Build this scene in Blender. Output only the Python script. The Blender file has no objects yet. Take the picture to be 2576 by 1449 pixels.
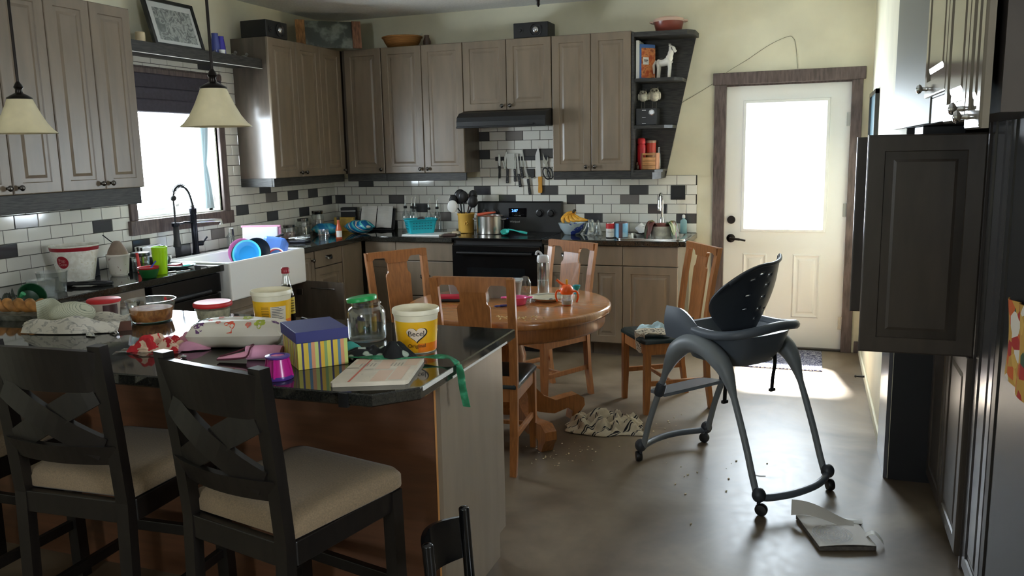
import bpy, bmesh, math, random
from mathutils import Matrix, Vector
PI = math.pi
random.seed(7)
SC = bpy.context.scene
COL = SC.collection

# ------------------------------------------------------------------ camera
cam_d = bpy.data.cameras.new('camera')
cam = bpy.data.objects.new('camera', cam_d)
COL.objects.link(cam)
SC.camera = cam
yaw, pitch, roll = 0.3477, -0.1644, -0.0209
cy, sy, cp, sp = math.cos(yaw), math.sin(yaw), math.cos(pitch), math.sin(pitch)
fw = Vector((-sy * cp, cy * cp, sp))
rt = Vector((cy, sy, 0))
up = rt.cross(fw)
rt2 = rt * math.cos(roll) + up * math.sin(roll)
up2 = up * math.cos(roll) - rt * math.sin(roll)
m = Matrix((rt2, up2, -fw)).transposed().to_4x4()
m.translation = Vector((4.2052, -6.7909, 1.6029))
cam.matrix_world = m
cam_d.sensor_width = 36.0
cam_d.lens = 2088.0 / 2576.0 * 36.0
cam_d.clip_start = 0.05

# ------------------------------------------------------------------ world, light, exposure
W = bpy.data.worlds.new('overcast_sky')
SC.world = W
W.use_nodes = True
wn = W.node_tree.nodes
wn['Background'].inputs[0].default_value = (0.84, 0.925, 1.0, 1)
wn['Background'].inputs[1].default_value = 15.0
SC.view_settings.view_transform = 'Standard'
SC.view_settings.look = 'None'
SC.view_settings.gamma = 1.0
SC.view_settings.use_curve_mapping = False
SC.view_settings.exposure = 1.4
SC.cycles.max_bounces = 10
SC.cycles.diffuse_bounces = 5
SC.cycles.glossy_bounces = 5
SC.cycles.transmission_bounces = 8
SC.cycles.transparent_max_bounces = 16
SC.cycles.caustics_reflective = False
SC.cycles.caustics_refractive = False
SC.cycles.sample_clamp_indirect = 6.0


def window_light(name, loc, rot, sx, sy_, portal=True, power=0, col=(1, 1, 1)):
    l = bpy.data.lights.new(name, 'AREA')
    l.shape = 'RECTANGLE'
    l.size, l.size_y = sx, sy_
    l.energy = power
    l.color = col
    if portal:
        l.cycles.is_portal = True
    o = bpy.data.objects.new(name, l)
    COL.objects.link(o)
    o.location = loc
    o.rotation_euler = rot
    return o


# daylight sampled through the openings of the room
window_light('daylight_sink_window', (-0.16, -2.02, 1.62), (0, -PI / 2, 0), 0.95, 0.9)
window_light('daylight_door_glass', (4.0, 0.17, 1.44), (-PI / 2, 0, 0), 0.6, 1.0)
window_light('fill_side_window', (6.62, -6.3, 1.65), (0, PI / 2, 0), 0.7, 0.8)  # assumed window out of view, sized as weak fill
window_light('fill_rear_window', (2.6, -9.62, 1.65), (PI / 2, 0, 0), 0.8, 0.7)  # unseen window added behind the camera as weak fill


sun_d = bpy.data.lights.new('sun', 'SUN')
sun_d.energy = 85.0
sun_d.angle = math.radians(7.0)
sun_d.color = (1.0, 0.96, 0.9)
sun = bpy.data.objects.new('sun', sun_d)
COL.objects.link(sun)
sun.rotation_euler = Vector((0.06, -0.66, -1.0)).to_track_quat('-Z', 'Y').to_euler()


# ------------------------------------------------------------------ materials
def lin(c):
    c = c / 255.0
    return c / 12.92 if c <= 0.04045 else ((c + 0.055) / 1.055) ** 2.4


def rgb(c):
    return (lin(c[0]), lin(c[1]), lin(c[2]), 1)


MATS = {}


def mat(name, col, rough=0.5, metal=0.0, var=0.0, scale=8.0, stretch=(1, 1, 1), bump=0.0, coat=0.0, col2=None,
        spec=0.5, detail=4.0, sheen=0.0, coord='Object'):
    """plain or mottled principled material; colours in sRGB 0-255"""
    if name in MATS:
        return MATS[name]
    M = bpy.data.materials.new(name)
    M.use_nodes = True
    nt = M.node_tree
    b = nt.nodes['Principled BSDF']
    b.inputs['Base Color'].default_value = rgb(col)
    b.inputs['Roughness'].default_value = rough
    b.inputs['Metallic'].default_value = metal
    b.inputs['Specular IOR Level'].default_value = spec
    if coat:
        b.inputs['Coat Weight'].default_value = coat
        b.inputs['Coat Roughness'].default_value = 0.12
    if sheen:
        b.inputs['Sheen Weight'].default_value = sheen
    if var or col2 or bump:
        tc = nt.nodes.new('ShaderNodeTexCoord')
        mp = nt.nodes.new('ShaderNodeMapping')
        mp.inputs['Scale'].default_value = stretch
        nz = nt.nodes.new('ShaderNodeTexNoise')
        nz.inputs['Scale'].default_value = scale
        nz.inputs['Detail'].default_value = detail
        nt.links.new(tc.outputs[coord], mp.inputs[0])
        nt.links.new(mp.outputs[0], nz.inputs['Vector'])
        if var or col2:
            cr = nt.nodes.new('ShaderNodeValToRGB')
            if col2 is None:
                a = [max(0, x * (1 - var)) for x in col]
                c2 = [min(255, x * (1 + var)) for x in col]
            else:
                a, c2 = col, col2
            cr.color_ramp.elements[0].position = 0.33
            cr.color_ramp.elements[1].position = 0.67
            cr.color_ramp.elements[0].color = rgb(a)
            cr.color_ramp.elements[1].color = rgb(c2)
            nt.links.new(nz.outputs['Fac'], cr.inputs[0])
            nt.links.new(cr.outputs[0], b.inputs['Base Color'])
        if bump:
            bp = nt.nodes.new('ShaderNodeBump')
            bp.inputs['Strength'].default_value = bump
            bp.inputs['Distance'].default_value = 0.004
            nt.links.new(nz.outputs['Fac'], bp.inputs['Height'])
            nt.links.new(bp.outputs[0], b.inputs['Normal'])
    MATS[name] = M
    return M


def glass(name, col=(255, 255, 255), rough=0.02, clear=0.8):
    """thin clear wall: mostly see-through with a glossy sheen"""
    if name in MATS:
        return MATS[name]
    M = bpy.data.materials.new(name)
    M.use_nodes = True
    nt = M.node_tree
    nt.nodes.clear()
    out = nt.nodes.new('ShaderNodeOutputMaterial')
    tr = nt.nodes.new('ShaderNodeBsdfTransparent')
    tr.inputs[0].default_value = rgb(col)
    if clear >= 0.85:
        gl = nt.nodes.new('ShaderNodeBsdfGlossy')
        gl.inputs['Color'].default_value = rgb(col)
    else:
        gl = nt.nodes.new('ShaderNodeBsdfPrincipled')
        gl.inputs['Base Color'].default_value = rgb(col)
    gl.inputs['Roughness'].default_value = rough
    fr = nt.nodes.new('ShaderNodeLayerWeight')
    pw = nt.nodes.new('ShaderNodeMath')
    pw.operation = 'POWER'
    pw.inputs[1].default_value = 4.0
    ad = nt.nodes.new('ShaderNodeMath')
    ad.operation = 'MULTIPLY_ADD'
    ad.inputs[1].default_value = 0.75
    ad.inputs[2].default_value = 1.02 - clear
    ad.use_clamp = True
    mx = nt.nodes.new('ShaderNodeMixShader')
    nt.links.new(fr.outputs['Facing'], pw.inputs[0])
    nt.links.new(pw.outputs[0], ad.inputs[0])
    nt.links.new(ad.outputs[0], mx.inputs[0])
    nt.links.new(tr.outputs[0], mx.inputs[1])
    nt.links.new(gl.outputs[0], mx.inputs[2])
    nt.links.new(mx.outputs[0], out.inputs[0])
    MATS[name] = M
    return M


def emit(name, col, s):
    if name in MATS:
        return MATS[name]
    M = mat(name, (5, 5, 8), 0.3)
    b = M.node_tree.nodes['Principled BSDF']
    b.inputs['Emission Color'].default_value = rgb(col)
    b.inputs['Emission Strength'].default_value = s
    return M


def ramp_mat(name, kind, stops, rough=0.6, scale=10.0, stretch=(1, 1, 1), rot=(0, 0, 0), distort=0.0, interp='CONSTANT',
             bump=0.0, coord='Object', loc=(0, 0, 0)):
    """patterned material: wave / voronoi / checker mapped through a colour ramp"""
    if name in MATS:
        return MATS[name]
    M = bpy.data.materials.new(name)
    M.use_nodes = True
    nt = M.node_tree
    b = nt.nodes['Principled BSDF']
    b.inputs['Roughness'].default_value = rough
    tc = nt.nodes.new('ShaderNodeTexCoord')
    mp = nt.nodes.new('ShaderNodeMapping')
    mp.inputs['Scale'].default_value = stretch
    mp.inputs['Rotation'].default_value = rot
    mp.inputs['Location'].default_value = loc
    nt.links.new(tc.outputs[coord], mp.inputs[0])
    if kind == 'wave':
        t = nt.nodes.new('ShaderNodeTexWave')
        t.wave_profile = 'SAW'
        t.inputs['Distortion'].default_value = distort
        t.inputs['Scale'].default_value = scale
        o = t.outputs['Fac']
    elif kind == 'voronoi':
        t = nt.nodes.new('ShaderNodeTexVoronoi')
        t.inputs['Scale'].default_value = scale
        o = t.outputs['Distance']
    elif kind == 'cells':
        t = nt.nodes.new('ShaderNodeTexVoronoi')
        t.inputs['Scale'].default_value = scale
        sx = nt.nodes.new('ShaderNodeSeparateColor')
        nt.links.new(t.outputs['Color'], sx.inputs[0])
        o = sx.outputs[0]
    else:
        t = nt.nodes.new('ShaderNodeTexNoise')
        t.inputs['Scale'].default_value = scale
        t.inputs['Detail'].default_value = 5
        t.inputs['Distortion'].default_value = distort
        o = t.outputs['Fac']
    nt.links.new(mp.outputs[0], t.inputs['Vector'])
    cr = nt.nodes.new('ShaderNodeValToRGB')
    cr.color_ramp.interpolation = interp
    el = cr.color_ramp.elements
    while len(el) < len(stops):
        el.new(0.5)
    for e, (p, c) in zip(el, stops):
        e.position = p
        e.color = rgb(c)
    nt.links.new(o, cr.inputs[0])
    nt.links.new(cr.outputs[0], b.inputs['Base Color'])
    if bump:
        bp = nt.nodes.new('ShaderNodeBump')
        bp.inputs['Strength'].default_value = bump
        bp.inputs['Distance'].default_value = 0.004
        nt.links.new(o, bp.inputs['Height'])
        nt.links.new(bp.outputs[0], b.inputs['Normal'])
    MATS[name] = M
    return M


WALL = mat('wall_paint', (224, 219, 194), 0.7, var=0.03, scale=3, bump=0.05)
CEIL = mat('ceiling_texture', (232, 232, 228), 0.9, var=0.03, scale=60, bump=0.35)
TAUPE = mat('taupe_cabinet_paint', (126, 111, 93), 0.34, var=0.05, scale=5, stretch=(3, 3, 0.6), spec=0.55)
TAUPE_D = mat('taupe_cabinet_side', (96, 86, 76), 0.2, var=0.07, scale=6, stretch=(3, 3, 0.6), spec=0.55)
DARKWOOD = mat('dark_stained_board', (44, 42, 39), 0.5, var=0.4, scale=14, stretch=(1, 1, 9), bump=0.2)
DARKWOOD_H = mat('dark_stained_rail', (42, 41, 38), 0.5, var=0.45, scale=9, stretch=(1.5, 1.5, 14), bump=0.3)
CASING = mat('brown_grey_casing', (92, 78, 74), 0.5, var=0.18, scale=10, stretch=(6, 6, 1), bump=0.15)
ESPRESSO = mat('espresso_wood', (22, 18, 15), 0.36, var=0.2, scale=8, stretch=(5, 5, 1), spec=0.5)
OAK = mat('honey_oak', (160, 103, 56), 0.36, var=0.09, scale=9, stretch=(10, 10, 1), bump=0.03, coat=0.15)
OAK_T = mat('honey_oak_top', (178, 118, 64), 0.22, var=0.09, scale=7, stretch=(1.2, 14, 1), coat=0.4)
PLY = mat('red_brown_panel', (92, 58, 36), 0.45, var=0.08, scale=7, stretch=(0.6, 1, 6))
GRANITE = mat('dark_laminate_stone', (31, 31, 28), 0.05, col2=(46, 45, 40), scale=170, detail=8, spec=0.6)
BLACK = mat('black_enamel', (14, 14, 15), 0.16, spec=0.6)
BLACKM = mat('black_matte', (20, 20, 21), 0.5)
BLACKP = mat('black_plastic', (24, 24, 26), 0.35)
CHROME = mat('chrome', (225, 226, 228), 0.1, metal=1)
STEEL = mat('brushed_steel', (190, 188, 182), 0.25, metal=1)
BRONZE = mat('dark_bronze', (38, 33, 30), 0.3, metal=0.8)
PEWTER = mat('dark_pewter', (96, 92, 88), 0.25, metal=1)
WHITE = mat('white_gloss', (240, 240, 236), 0.18)
WHITEM = mat('white_matte', (232, 230, 224), 0.6)
DOORW = mat('white_door_paint', (246, 246, 241), 0.35)
FIRECLAY = mat('white_fireclay', (244, 243, 238), 0.12, spec=0.6)
PAPER = mat('cream_paper', (226, 214, 194), 0.8, var=0.03, scale=20)
CLEAR = glass('clear_glass', (250, 252, 252), 0.03, 0.9)
CLEARP = glass('clear_plastic', (244, 246, 246), 0.1, 0.88)
MILKY = glass('milky_plastic', (206, 208, 204), 0.25, 0.5)
PANE = glass('window_pane', (252, 254, 255), 0.02, 0.985)


# ------------------------------------------------------------------ geometry builder
class B:
    """collects shapes into one mesh; M is the current transform, mi the current material slot"""

    def __init__(s):
        s.v, s.f, s.k, s.M, s.mi, s.sm = [], [], [], Matrix(), 0, []

    def at(s, loc=(0, 0, 0), rz=0, rx=0, ry=0, sc=(1, 1, 1)):
        s.M = Matrix.Translation(loc) @ Matrix.Rotation(rz, 4, 'Z') @ Matrix.Rotation(ry, 4, 'Y') @ Matrix.Rotation(rx, 4, 'X') @ Matrix.Diagonal((*sc, 1))
        return s

    def add(s, vs, fs, smooth=False):
        n = len(s.v)
        s.v += [s.M @ Vector(v) for v in vs]
        for f in fs:
            s.f.append([i + n for i in f])
            s.k.append(s.mi)
            s.sm.append(smooth)
        return s

    def box(s, x0, x1, y0, y1, z0, z1, bev=0.0, seg=2):
        if bev <= 0:
            vs = [(x, y, z) for z in (z0, z1) for y in (y0, y1) for x in (x0, x1)]
            return s.add(vs, [(0, 2, 3, 1), (4, 5, 7, 6), (0, 1, 5, 4), (2, 6, 7, 3), (0, 4, 6, 2), (1, 3, 7, 5)])
        bm = bmesh.new()
        bmesh.ops.create_cube(bm, size=1)
        for v in bm.verts:
            v.co = Vector(((x0 + x1) / 2 + v.co.x * (x1 - x0), (y0 + y1) / 2 + v.co.y * (y1 - y0), (z0 + z1) / 2 + v.co.z * (z1 - z0)))
        bmesh.ops.bevel(bm, geom=list(bm.edges), offset=min(bev, 0.49 * min(abs(x1 - x0), abs(y1 - y0), abs(z1 - z0))), segments=seg, affect='EDGES', profile=0.5)
        return s.bm(bm)

    def bm(s, bm, smooth=False):
        bm.verts.index_update()
        s.add([v.co.copy() for v in bm.verts], [[v.index for v in f.verts] for f in bm.faces], smooth)
        bm.free()
        return s

    def ring(s, rows, closed=True, cap0=True, cap1=True, smooth=True):
        """rows of equal-length loops joined into a skin"""
        n = len(rows[0])
        vs = [p for r in rows for p in r]
        fs = []
        for i in range(len(rows) - 1):
            for j in range(n if closed else n - 1):
                a, b = i * n + j, i * n + (j + 1) % n
                fs.append((a, b, b + n, a + n))
        if closed and cap0:
            fs.append(tuple(range(n - 1, -1, -1)))
        if closed and cap1:
            fs.append(tuple(range((len(rows) - 1) * n, len(rows) * n)))
        return s.add(vs, fs, smooth)

    def lathe(s, prof, n=32, cap0=True, cap1=True, smooth=True, sx=1.0, sy=1.0):
        rows = [[(r * sx * math.cos(2 * PI * j / n), r * sy * math.sin(2 * PI * j / n), z) for j in range(n)] for r, z in prof]
        return s.ring(rows, True, cap0, cap1, smooth)

    def cup(s, prof, t=0.003, n=32, sx=1.0, sy=1.0):
        """open vessel: outer profile bottom-up, wall thickness t"""
        inner = [(max(0.0005, r - t), max(z, prof[0][1] + t)) for r, z in reversed(prof)]
        return s.lathe(list(prof) + inner, n, True, True, True, sx, sy)

    def tube(s, pts, r, n=8, cap=True, closed=False):
        pts = [Vector(p) for p in pts]
        rs = r if isinstance(r, (list, tuple)) else [r] * len(pts)
        rows, prev = [], None
        N = len(pts)
        for i, p in enumerate(pts):
            if closed:
                t = pts[(i + 1) % N] - pts[i - 1]
            else:
                t = pts[min(i + 1, N - 1)] - pts[max(i - 1, 0)]
            t = t.normalized() if t.length > 1e-9 else Vector((0, 0, 1))
            if prev is None:
                a = Vector((0, 0, 1)) if abs(t.z) < 0.9 else Vector((1, 0, 0))
                u = t.cross(a).normalized()
            else:
                u = (prev - t * prev.dot(t))
                u = u.normalized() if u.length > 1e-6 else t.orthogonal().normalized()
            prev = u
            w = t.cross(u)
            rows.append([p + (u * math.cos(2 * PI * j / n) + w * math.sin(2 * PI * j / n)) * rs[i] for j in range(n)])
        if closed:
            rows.append(rows[0])
        return s.ring(rows, True, cap and not closed, cap and not closed, True)

    def cyl(s, p0, p1, r0, r1=None, n=20):
        return s.tube([p0, p1], [r0, r0 if r1 is None else r1], n)

    def prism(s, poly, a0, a1, axis='y', smooth=False):
        """extrude a 2-D outline along an axis"""
        def P(u, w, a):
            return {'y': (u, a, w), 'x': (a, u, w), 'z': (u, w, a)}[axis]
        n = len(poly)
        vs = [P(u, w, a0) for u, w in poly] + [P(u, w, a1) for u, w in poly]
        fs = [tuple(range(n)), tuple(range(2 * n - 1, n - 1, -1))]
        s.add(vs, fs, False)
        k = len(s.v) - 2 * n
        for i in range(n):
            j = (i + 1) % n
            s.f.append([k + i, k + i + n, k + j + n, k + j])
            s.k.append(s.mi)
            s.sm.append(smooth)
        return s

    def sphere(s, c, r, n=16, m=10, sc=(1, 1, 1)):
        rows = []
        for i in range(m + 1):
            a = -PI / 2 + PI * i / m
            rr = max(math.cos(a), 0.002)
            rows.append([(c[0] + r * sc[0] * rr * math.cos(2 * PI * j / n), c[1] + r * sc[1] * rr * math.sin(2 * PI * j / n), c[2] + r * sc[2] * math.sin(a)) for j in range(n)])
        return s.ring(rows)

    def grid(s, fn, nu, nv, thick=0.0, smooth=True):
        """parametric sheet fn(u,v) -> point, optional thickness"""
        vs = [Vector(fn(i / nu, j / nv)) for j in range(nv + 1) for i in range(nu + 1)]
        q = lambda i, j: j * (nu + 1) + i
        fs = [(q(i, j), q(i + 1, j), q(i + 1, j + 1), q(i, j + 1)) for j in range(nv) for i in range(nu)]
        if thick:
            nr = [Vector((0, 0, 0)) for _ in vs]
            for f in fs:
                nn = (vs[f[2]] - vs[f[0]]).cross(vs[f[3]] - vs[f[1]])
                for k in f:
                    nr[k] += nn
            nr = [x.normalized() if x.length > 0 else Vector((0, 0, 1)) for x in nr]
            n = len(vs)
            lo = [v - nr[i] * thick for i, v in enumerate(vs)]
            fs2 = [tuple(k + n for k in reversed(f)) for f in fs]
            rim = [q(i, 0) for i in range(nu)] + [q(nu, j) for j in range(nv)] + [q(i, nv) for i in range(nu, 0, -1)] + [q(0, j) for j in range(nv, 0, -1)]
            fs3 = [(rim[i], rim[i] + n, rim[(i + 1) % len(rim)] + n, rim[(i + 1) % len(rim)]) for i in range(len(rim))]
            return s.add(vs + lo, fs + fs2 + fs3, smooth)
        return s.add(vs, fs, smooth)

    def text(s, body, size, place, depth=0.0):
        """flat lettering; place(x, y) -> 3-D point"""
        cu = bpy.data.curves.new('lettering', 'FONT')
        cu.body = body
        cu.size = size
        cu.align_x = 'CENTER'
        cu.align_y = 'CENTER'
        cu.resolution_u = 3
        o = bpy.data.objects.new('lettering', cu)
        COL.objects.link(o)
        dg = bpy.context.evaluated_depsgraph_get()
        me = bpy.data.meshes.new_from_object(o.evaluated_get(dg))
        vs = [place(v.co.x, v.co.y) for v in me.vertices]
        fs = [tuple(p.vertices) for p in me.polygons]
        bpy.data.objects.remove(o)
        bpy.data.meshes.remove(me)
        bpy.data.curves.remove(cu)
        return s.add(vs, fs)

    def mesh(s, name):
        me = bpy.data.meshes.new(name)
        me.from_pydata([tuple(v) for v in s.v], [], s.f)
        me.polygons.foreach_set('material_index', s.k)
        me.polygons.foreach_set('use_smooth', s.sm)
        bm = bmesh.new()
        bm.from_mesh(me)
        bmesh.ops.recalc_face_normals(bm, faces=bm.faces)
        bm.to_mesh(me)
        bm.free()
        me.update()
        return me


def P(name, b, mats, parent=None, label=None, stuff=False):
    """link builder b as ONE mesh object, a part of parent"""
    me = b.mesh(name)
    for M in (mats if isinstance(mats, (list, tuple)) else [mats]):
        me.materials.append(M)
    o = bpy.data.objects.new(name, me)
    COL.objects.link(o)
    if parent is not None:
        o.parent = parent
    if label:
        o['label'] = label
    if stuff:
        o['kind'] = 'stuff'
    if any(s_ for s_ in b.sm) and not all(b.sm):
        md = o.modifiers.new('edge_split', 'EDGE_SPLIT')
        md.split_angle = math.radians(40)
    elif all(b.sm):
        md = o.modifiers.new('edge_split', 'EDGE_SPLIT')
        md.split_angle = math.radians(50)
    return o


def tag(o, label, cat, group=None, loc=None, rz=None):
    o['label'] = label
    o['category'] = cat
    if group:
        o['group'] = group
    if loc is not None:
        o.location = loc
    if rz is not None:
        o.rotation_euler = (0, 0, rz)
    return o


def T(name, label, cat, loc=(0, 0, 0), rz=0, group=None):
    o = bpy.data.objects.new(name, None)
    o.empty_display_size = 0.05
    COL.objects.link(o)
    return tag(o, label, cat, group, loc, rz)


def S(name, b, mats, label, cat, loc=(0, 0, 0), rz=0, group=None):
    """a thing that is one mesh"""
    return tag(P(name, b, mats), label, cat, group, loc, rz)


def ST(name, b, mats, parent=None):
    o = P(name, b, mats, parent)
    if parent is None:
        o['kind'] = 'structure'
    return o


def dup(root, label, loc=None, rz=None):
    r = root.copy()
    COL.objects.link(r)
    r['label'] = label
    if loc is not None:
        r.location = loc
    if rz is not None:
        r.rotation_euler = (0, 0, rz)
    for ch in list(root.children):
        c = ch.copy()
        COL.objects.link(c)
        c.parent = r
        for g in list(ch.children):
            d = g.copy()
            COL.objects.link(d)
            d.parent = c
    return r


def bez(pts, n=8):
    """smooth polyline through points (Catmull-Rom)"""
    pts = [Vector(p) for p in pts]
    out = []
    for i in range(len(pts) - 1):
        p0, p1, p2, p3 = pts[max(i - 1, 0)], pts[i], pts[i + 1], pts[min(i + 2, len(pts) - 1)]
        for k in range(n):
            t = k / n
            out.append(0.5 * ((2 * p1) + (p2 - p0) * t + (2 * p0 - 5 * p1 + 4 * p2 - p3) * t * t + (3 * p1 - p0 - 3 * p2 + p3) * t ** 3))
    out.append(pts[-1])
    return out

# ================================================================== THE ROOM
ZC = 2.78
# ---- polished concrete floor
FM = bpy.data.materials.new('stained_concrete')
FM.use_nodes = True
nt = FM.node_tree
bs = nt.nodes['Principled BSDF']
tc = nt.nodes.new('ShaderNodeTexCoord')
n1 = nt.nodes.new('ShaderNodeTexNoise')
n1.inputs['Scale'].default_value = 1.6
n1.inputs['Detail'].default_value = 7
n1.inputs['Distortion'].default_value = 0.6
n2 = nt.nodes.new('ShaderNodeTexNoise')
n2.inputs['Scale'].default_value = 22
n2.inputs['Detail'].default_value = 6
cr = nt.nodes.new('ShaderNodeValToRGB')
cr.color_ramp.elements[0].position = 0.36
cr.color_ramp.elements[1].position = 0.66
cr.color_ramp.elements[0].color = rgb((92, 76, 56))
cr.color_ramp.elements[1].color = rgb((146, 129, 107))
mixc = nt.nodes.new('ShaderNodeMix')
mixc.data_type = 'RGBA'
mixc.blend_type = 'MULTIPLY'
mixc.inputs[0].default_value = 0.35
nt.links.new(tc.outputs['Object'], n1.inputs['Vector'])
nt.links.new(tc.outputs['Object'], n2.inputs['Vector'])
nt.links.new(n1.outputs['Fac'], cr.inputs[0])
nt.links.new(cr.outputs[0], mixc.inputs[6])
nt.links.new(n2.outputs['Fac'], mixc.inputs[7])
nt.links.new(mixc.outputs[2], bs.inputs['Base Color'])
rr = nt.nodes.new('ShaderNodeMapRange')
rr.inputs[3].default_value = 0.36
rr.inputs[4].default_value = 0.5
nt.links.new(n2.outputs['Fac'], rr.inputs[0])
nt.links.new(rr.outputs[0], bs.inputs['Roughness'])
bs.inputs['Specular IOR Level'].default_value = 0.7

ST('floor', B().box(-0.3, 6.9, -9.8, 0.3, -0.1, 0), FM)
ST('ceiling', B().box(-0.3, 6.9, -9.8, 0.3, ZC, ZC + 0.12), CEIL)

# ---- back wall with the door opening, left wall with the sink window
DX0, DX1, DH = 3.546, 4.46, 2.055
b = B().box(-0.2, DX0 - 0.02, 0, 0.18, 0, ZC).box(DX1 + 0.02, 4.8, 0, 0.18, 0, ZC).box(DX0 - 0.02, DX1 + 0.02, 0, 0.18, DH + 0.02, ZC)
wall_back = ST('wall_back', b, WALL)
WY0, WY1, WZ0, WZ1 = -2.46, -1.59, 1.195, 2.13
b = B().box(-0.2, 0, -9.8, WY0, 0, ZC).box(-0.2, 0, WY1, 0.18, 0, ZC).box(-0.2, 0, WY0, WY1, 0, WZ0).box(-0.2, 0, WY0, WY1, WZ1, ZC)
wall_left = ST('wall_left', b, WALL)
RX = 4.595
wall_right = ST('wall_right', B().box(RX, RX + 0.85, -2.6, 0.18, 0, ZC).box(5.32, 5.45, -4.6, -2.6, 0, ZC).box(5.32, 6.9, -4.72, -4.6, 0, ZC)
                .box(6.7, 6.9, -9.8, -6.75, 0, ZC).box(6.7, 6.9, -5.85, -4.72, 0, ZC).box(6.7, 6.9, -6.75, -5.85, 0, 1.25).box(6.7, 6.9, -6.75, -5.85, 2.05, ZC), WALL)
ST('wall_front', B().box(-0.2, 2.2, -9.8, -9.6, 0, ZC).box(3.0, 6.9, -9.8, -9.6, 0, ZC).box(2.2, 3.0, -9.8, -9.6, 0, 1.3).box(2.2, 3.0, -9.8, -9.6, 2.0, ZC), WALL)
ST('baseboard_right', B().box(RX - 0.013, RX, -2.19, -0.02, 0, 0.06, 0.004), WALL)
ST('baseboard_back', B().box(3.3, 3.45, -0.014, 0, 0, 0.09, 0.004).box(4.55, 4.59, -0.014, 0, 0, 0.09, 0.004), CASING)

# ---- subway tiles: every tile a raised pillow over dark grout
PH, PV, TX, TY, CZ = 0.1534, 0.0772, 1.5655, -3.3597, 0.914
TILE_W = mat('white_tile', (236, 234, 224), 0.07, spec=0.6)
TILE_D = mat('charcoal_tile', (74, 74, 77), 0.1, spec=0.6)
TILE_G = mat('taupe_tile', (128, 122, 119), 0.1, spec=0.6)
GROUT = mat('dark_grout', (70, 68, 62), 0.9)
backD = {(5, -9): 1, (3, -7): 1, (4, -1): 1, (2, -5): 1, (1, -4): 2, (3, -3): 1, (0, -7): 1, (3, 0): 1, (4, 3): 1, (3, 4): 1, (3, 7): 2, (4, 8): 1,
         (2, 9): 1, (1, 5): 1, (1, 10): 1, (10, -1): 1, (10, 1): 2, (8, -1): 1, (8, 2): 1, (8, 3): 1, (3, -11): 1}
leftD = {(5, 2): 1, (4, 0): 1, (3, 3): 1, (2, -1): 1, (5, 14): 1, (4, 15): 2, (3, 12): 1, (2, 15): 1, (0, 8): 1, (1, 5): 1, (1, 10): 2, (4, 17): 1,
         (4, 19): 1, (2, 18): 1, (17, 10): 1, (3, 20): 1}


def tile(b, put, u0, u1, z0, z1, d=0.006, c=0.0022):
    if u1 - u0 < 0.012 or z1 - z0 < 0.008:
        return
    vs = [put(u0, 0, z0), put(u1, 0, z0), put(u1, 0, z1), put(u0, 0, z1),
          put(u0, d - c, z0), put(u1, d - c, z0), put(u1, d - c, z1), put(u0, d - c, z1),
          put(u0 + c, d, z0 + c), put(u1 - c, d, z0 + c), put(u1 - c, d, z1 - c), put(u0 + c, d, z1 - c)]
    fs = [(8, 9, 10, 11)] + [(i, (i + 1) % 4, 4 + (i + 1) % 4, 4 + i) for i in range(4)] + [(4 + i, 4 + (i + 1) % 4, 8 + (i + 1) % 4, 8 + i) for i in range(4)]
    b.add(vs, fs)


def tiles(put, origin, regions, dark, lo, hi):
    b = B()
    g = 0.0018
    for r in range(0, 18):
        for c in range(lo, hi):
            u0 = origin + (c + (0.5 if r % 2 else 0)) * PH
            z0 = CZ + r * PV
            for (a0, a1, r0, r1) in regions:
                if r0 <= r < r1:
                    x0, x1 = max(u0, a0), min(u0 + PH, a1)
                    if x1 - x0 > 0.01:
                        b.mi = dark.get((r, c), 0)
                        tile(b, put, x0 + (g if x0 == u0 else 0.001), x1 - (g if x1 == u0 + PH else 0.001), z0 + g, z0 + PV - g)
    b.mi = 3
    for (a0, a1, r0, r1) in regions:
        z0, z1 = CZ + r0 * PV, CZ + r1 * PV
        vs = [put(a0, 0.002, z0), put(a1, 0.002, z0), put(a1, 0.002, z1), put(a0, 0.002, z1)]
        b.add(vs, [(0, 1, 2, 3)])
    return b


bk = tiles(lambda u, d, z: (u, -d, z), TX, [(0.0, 3.338, 0, 6), (1.47, 2.24, 6, 13)], backD, -13, 14)
ST('tile_backsplash', bk, [TILE_W, TILE_D, TILE_G, GROUT], wall_back)
WIN = (WY0 - 0.06, WY1 + 0.065)
lf = tiles(lambda u, d, z: (d, u, z), TY, [(-4.8, WIN[0], 0, 6), (WIN[0], WIN[1], 0, 3), (WIN[1], 0.0, 0, 6), (-2.69, WIN[0], 6, 18), (WIN[1], -1.33, 6, 18), (WIN[0], WIN[1], 16, 18)],
           leftD, -10, 24)
ST('tile_backsplash', lf, [TILE_W, TILE_D, TILE_G, GROUT], wall_left)

# ---- sink window
wf = B()
for (y0, y1, z0, z1) in ((WIN[0], WY0, WZ0, WZ1 + 0.06), (WY1, WIN[1], WZ0, WZ1 + 0.06), (WIN[0], WIN[1], WZ1, WZ1 + 0.075)):
    wf.box(-0.02, 0.022, y0, y1, z0, z1, 0.004)
wf.box(-0.02, 0.034, WIN[0] - 0.02, WIN[1] + 0.02, WZ0 - 0.095, WZ0, 0.004)
window = ST('window_1', wf, CASING)
sf = B()
for (y0, y1, z0, z1) in ((WY0, WY0 + 0.05, WZ0, WZ1), (WY1 - 0.05, WY1, WZ0, WZ1), (WY0, WY1, WZ0, WZ0 + 0.06), (WY0, WY1, WZ1 - 0.05, WZ1)):
    sf.box(-0.15, -0.09, y0, y1, z0, z1, 0.006)
sf.box(-0.2, -0.02, WY0, WY1, WZ0 - 0.01, WZ0 + 0.008)
sf.box(-0.2, -0.02, WY0, WY0 + 0.006, WZ0, WZ1).box(-0.2, -0.02, WY1 - 0.006, WY1, WZ0, WZ1)
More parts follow.
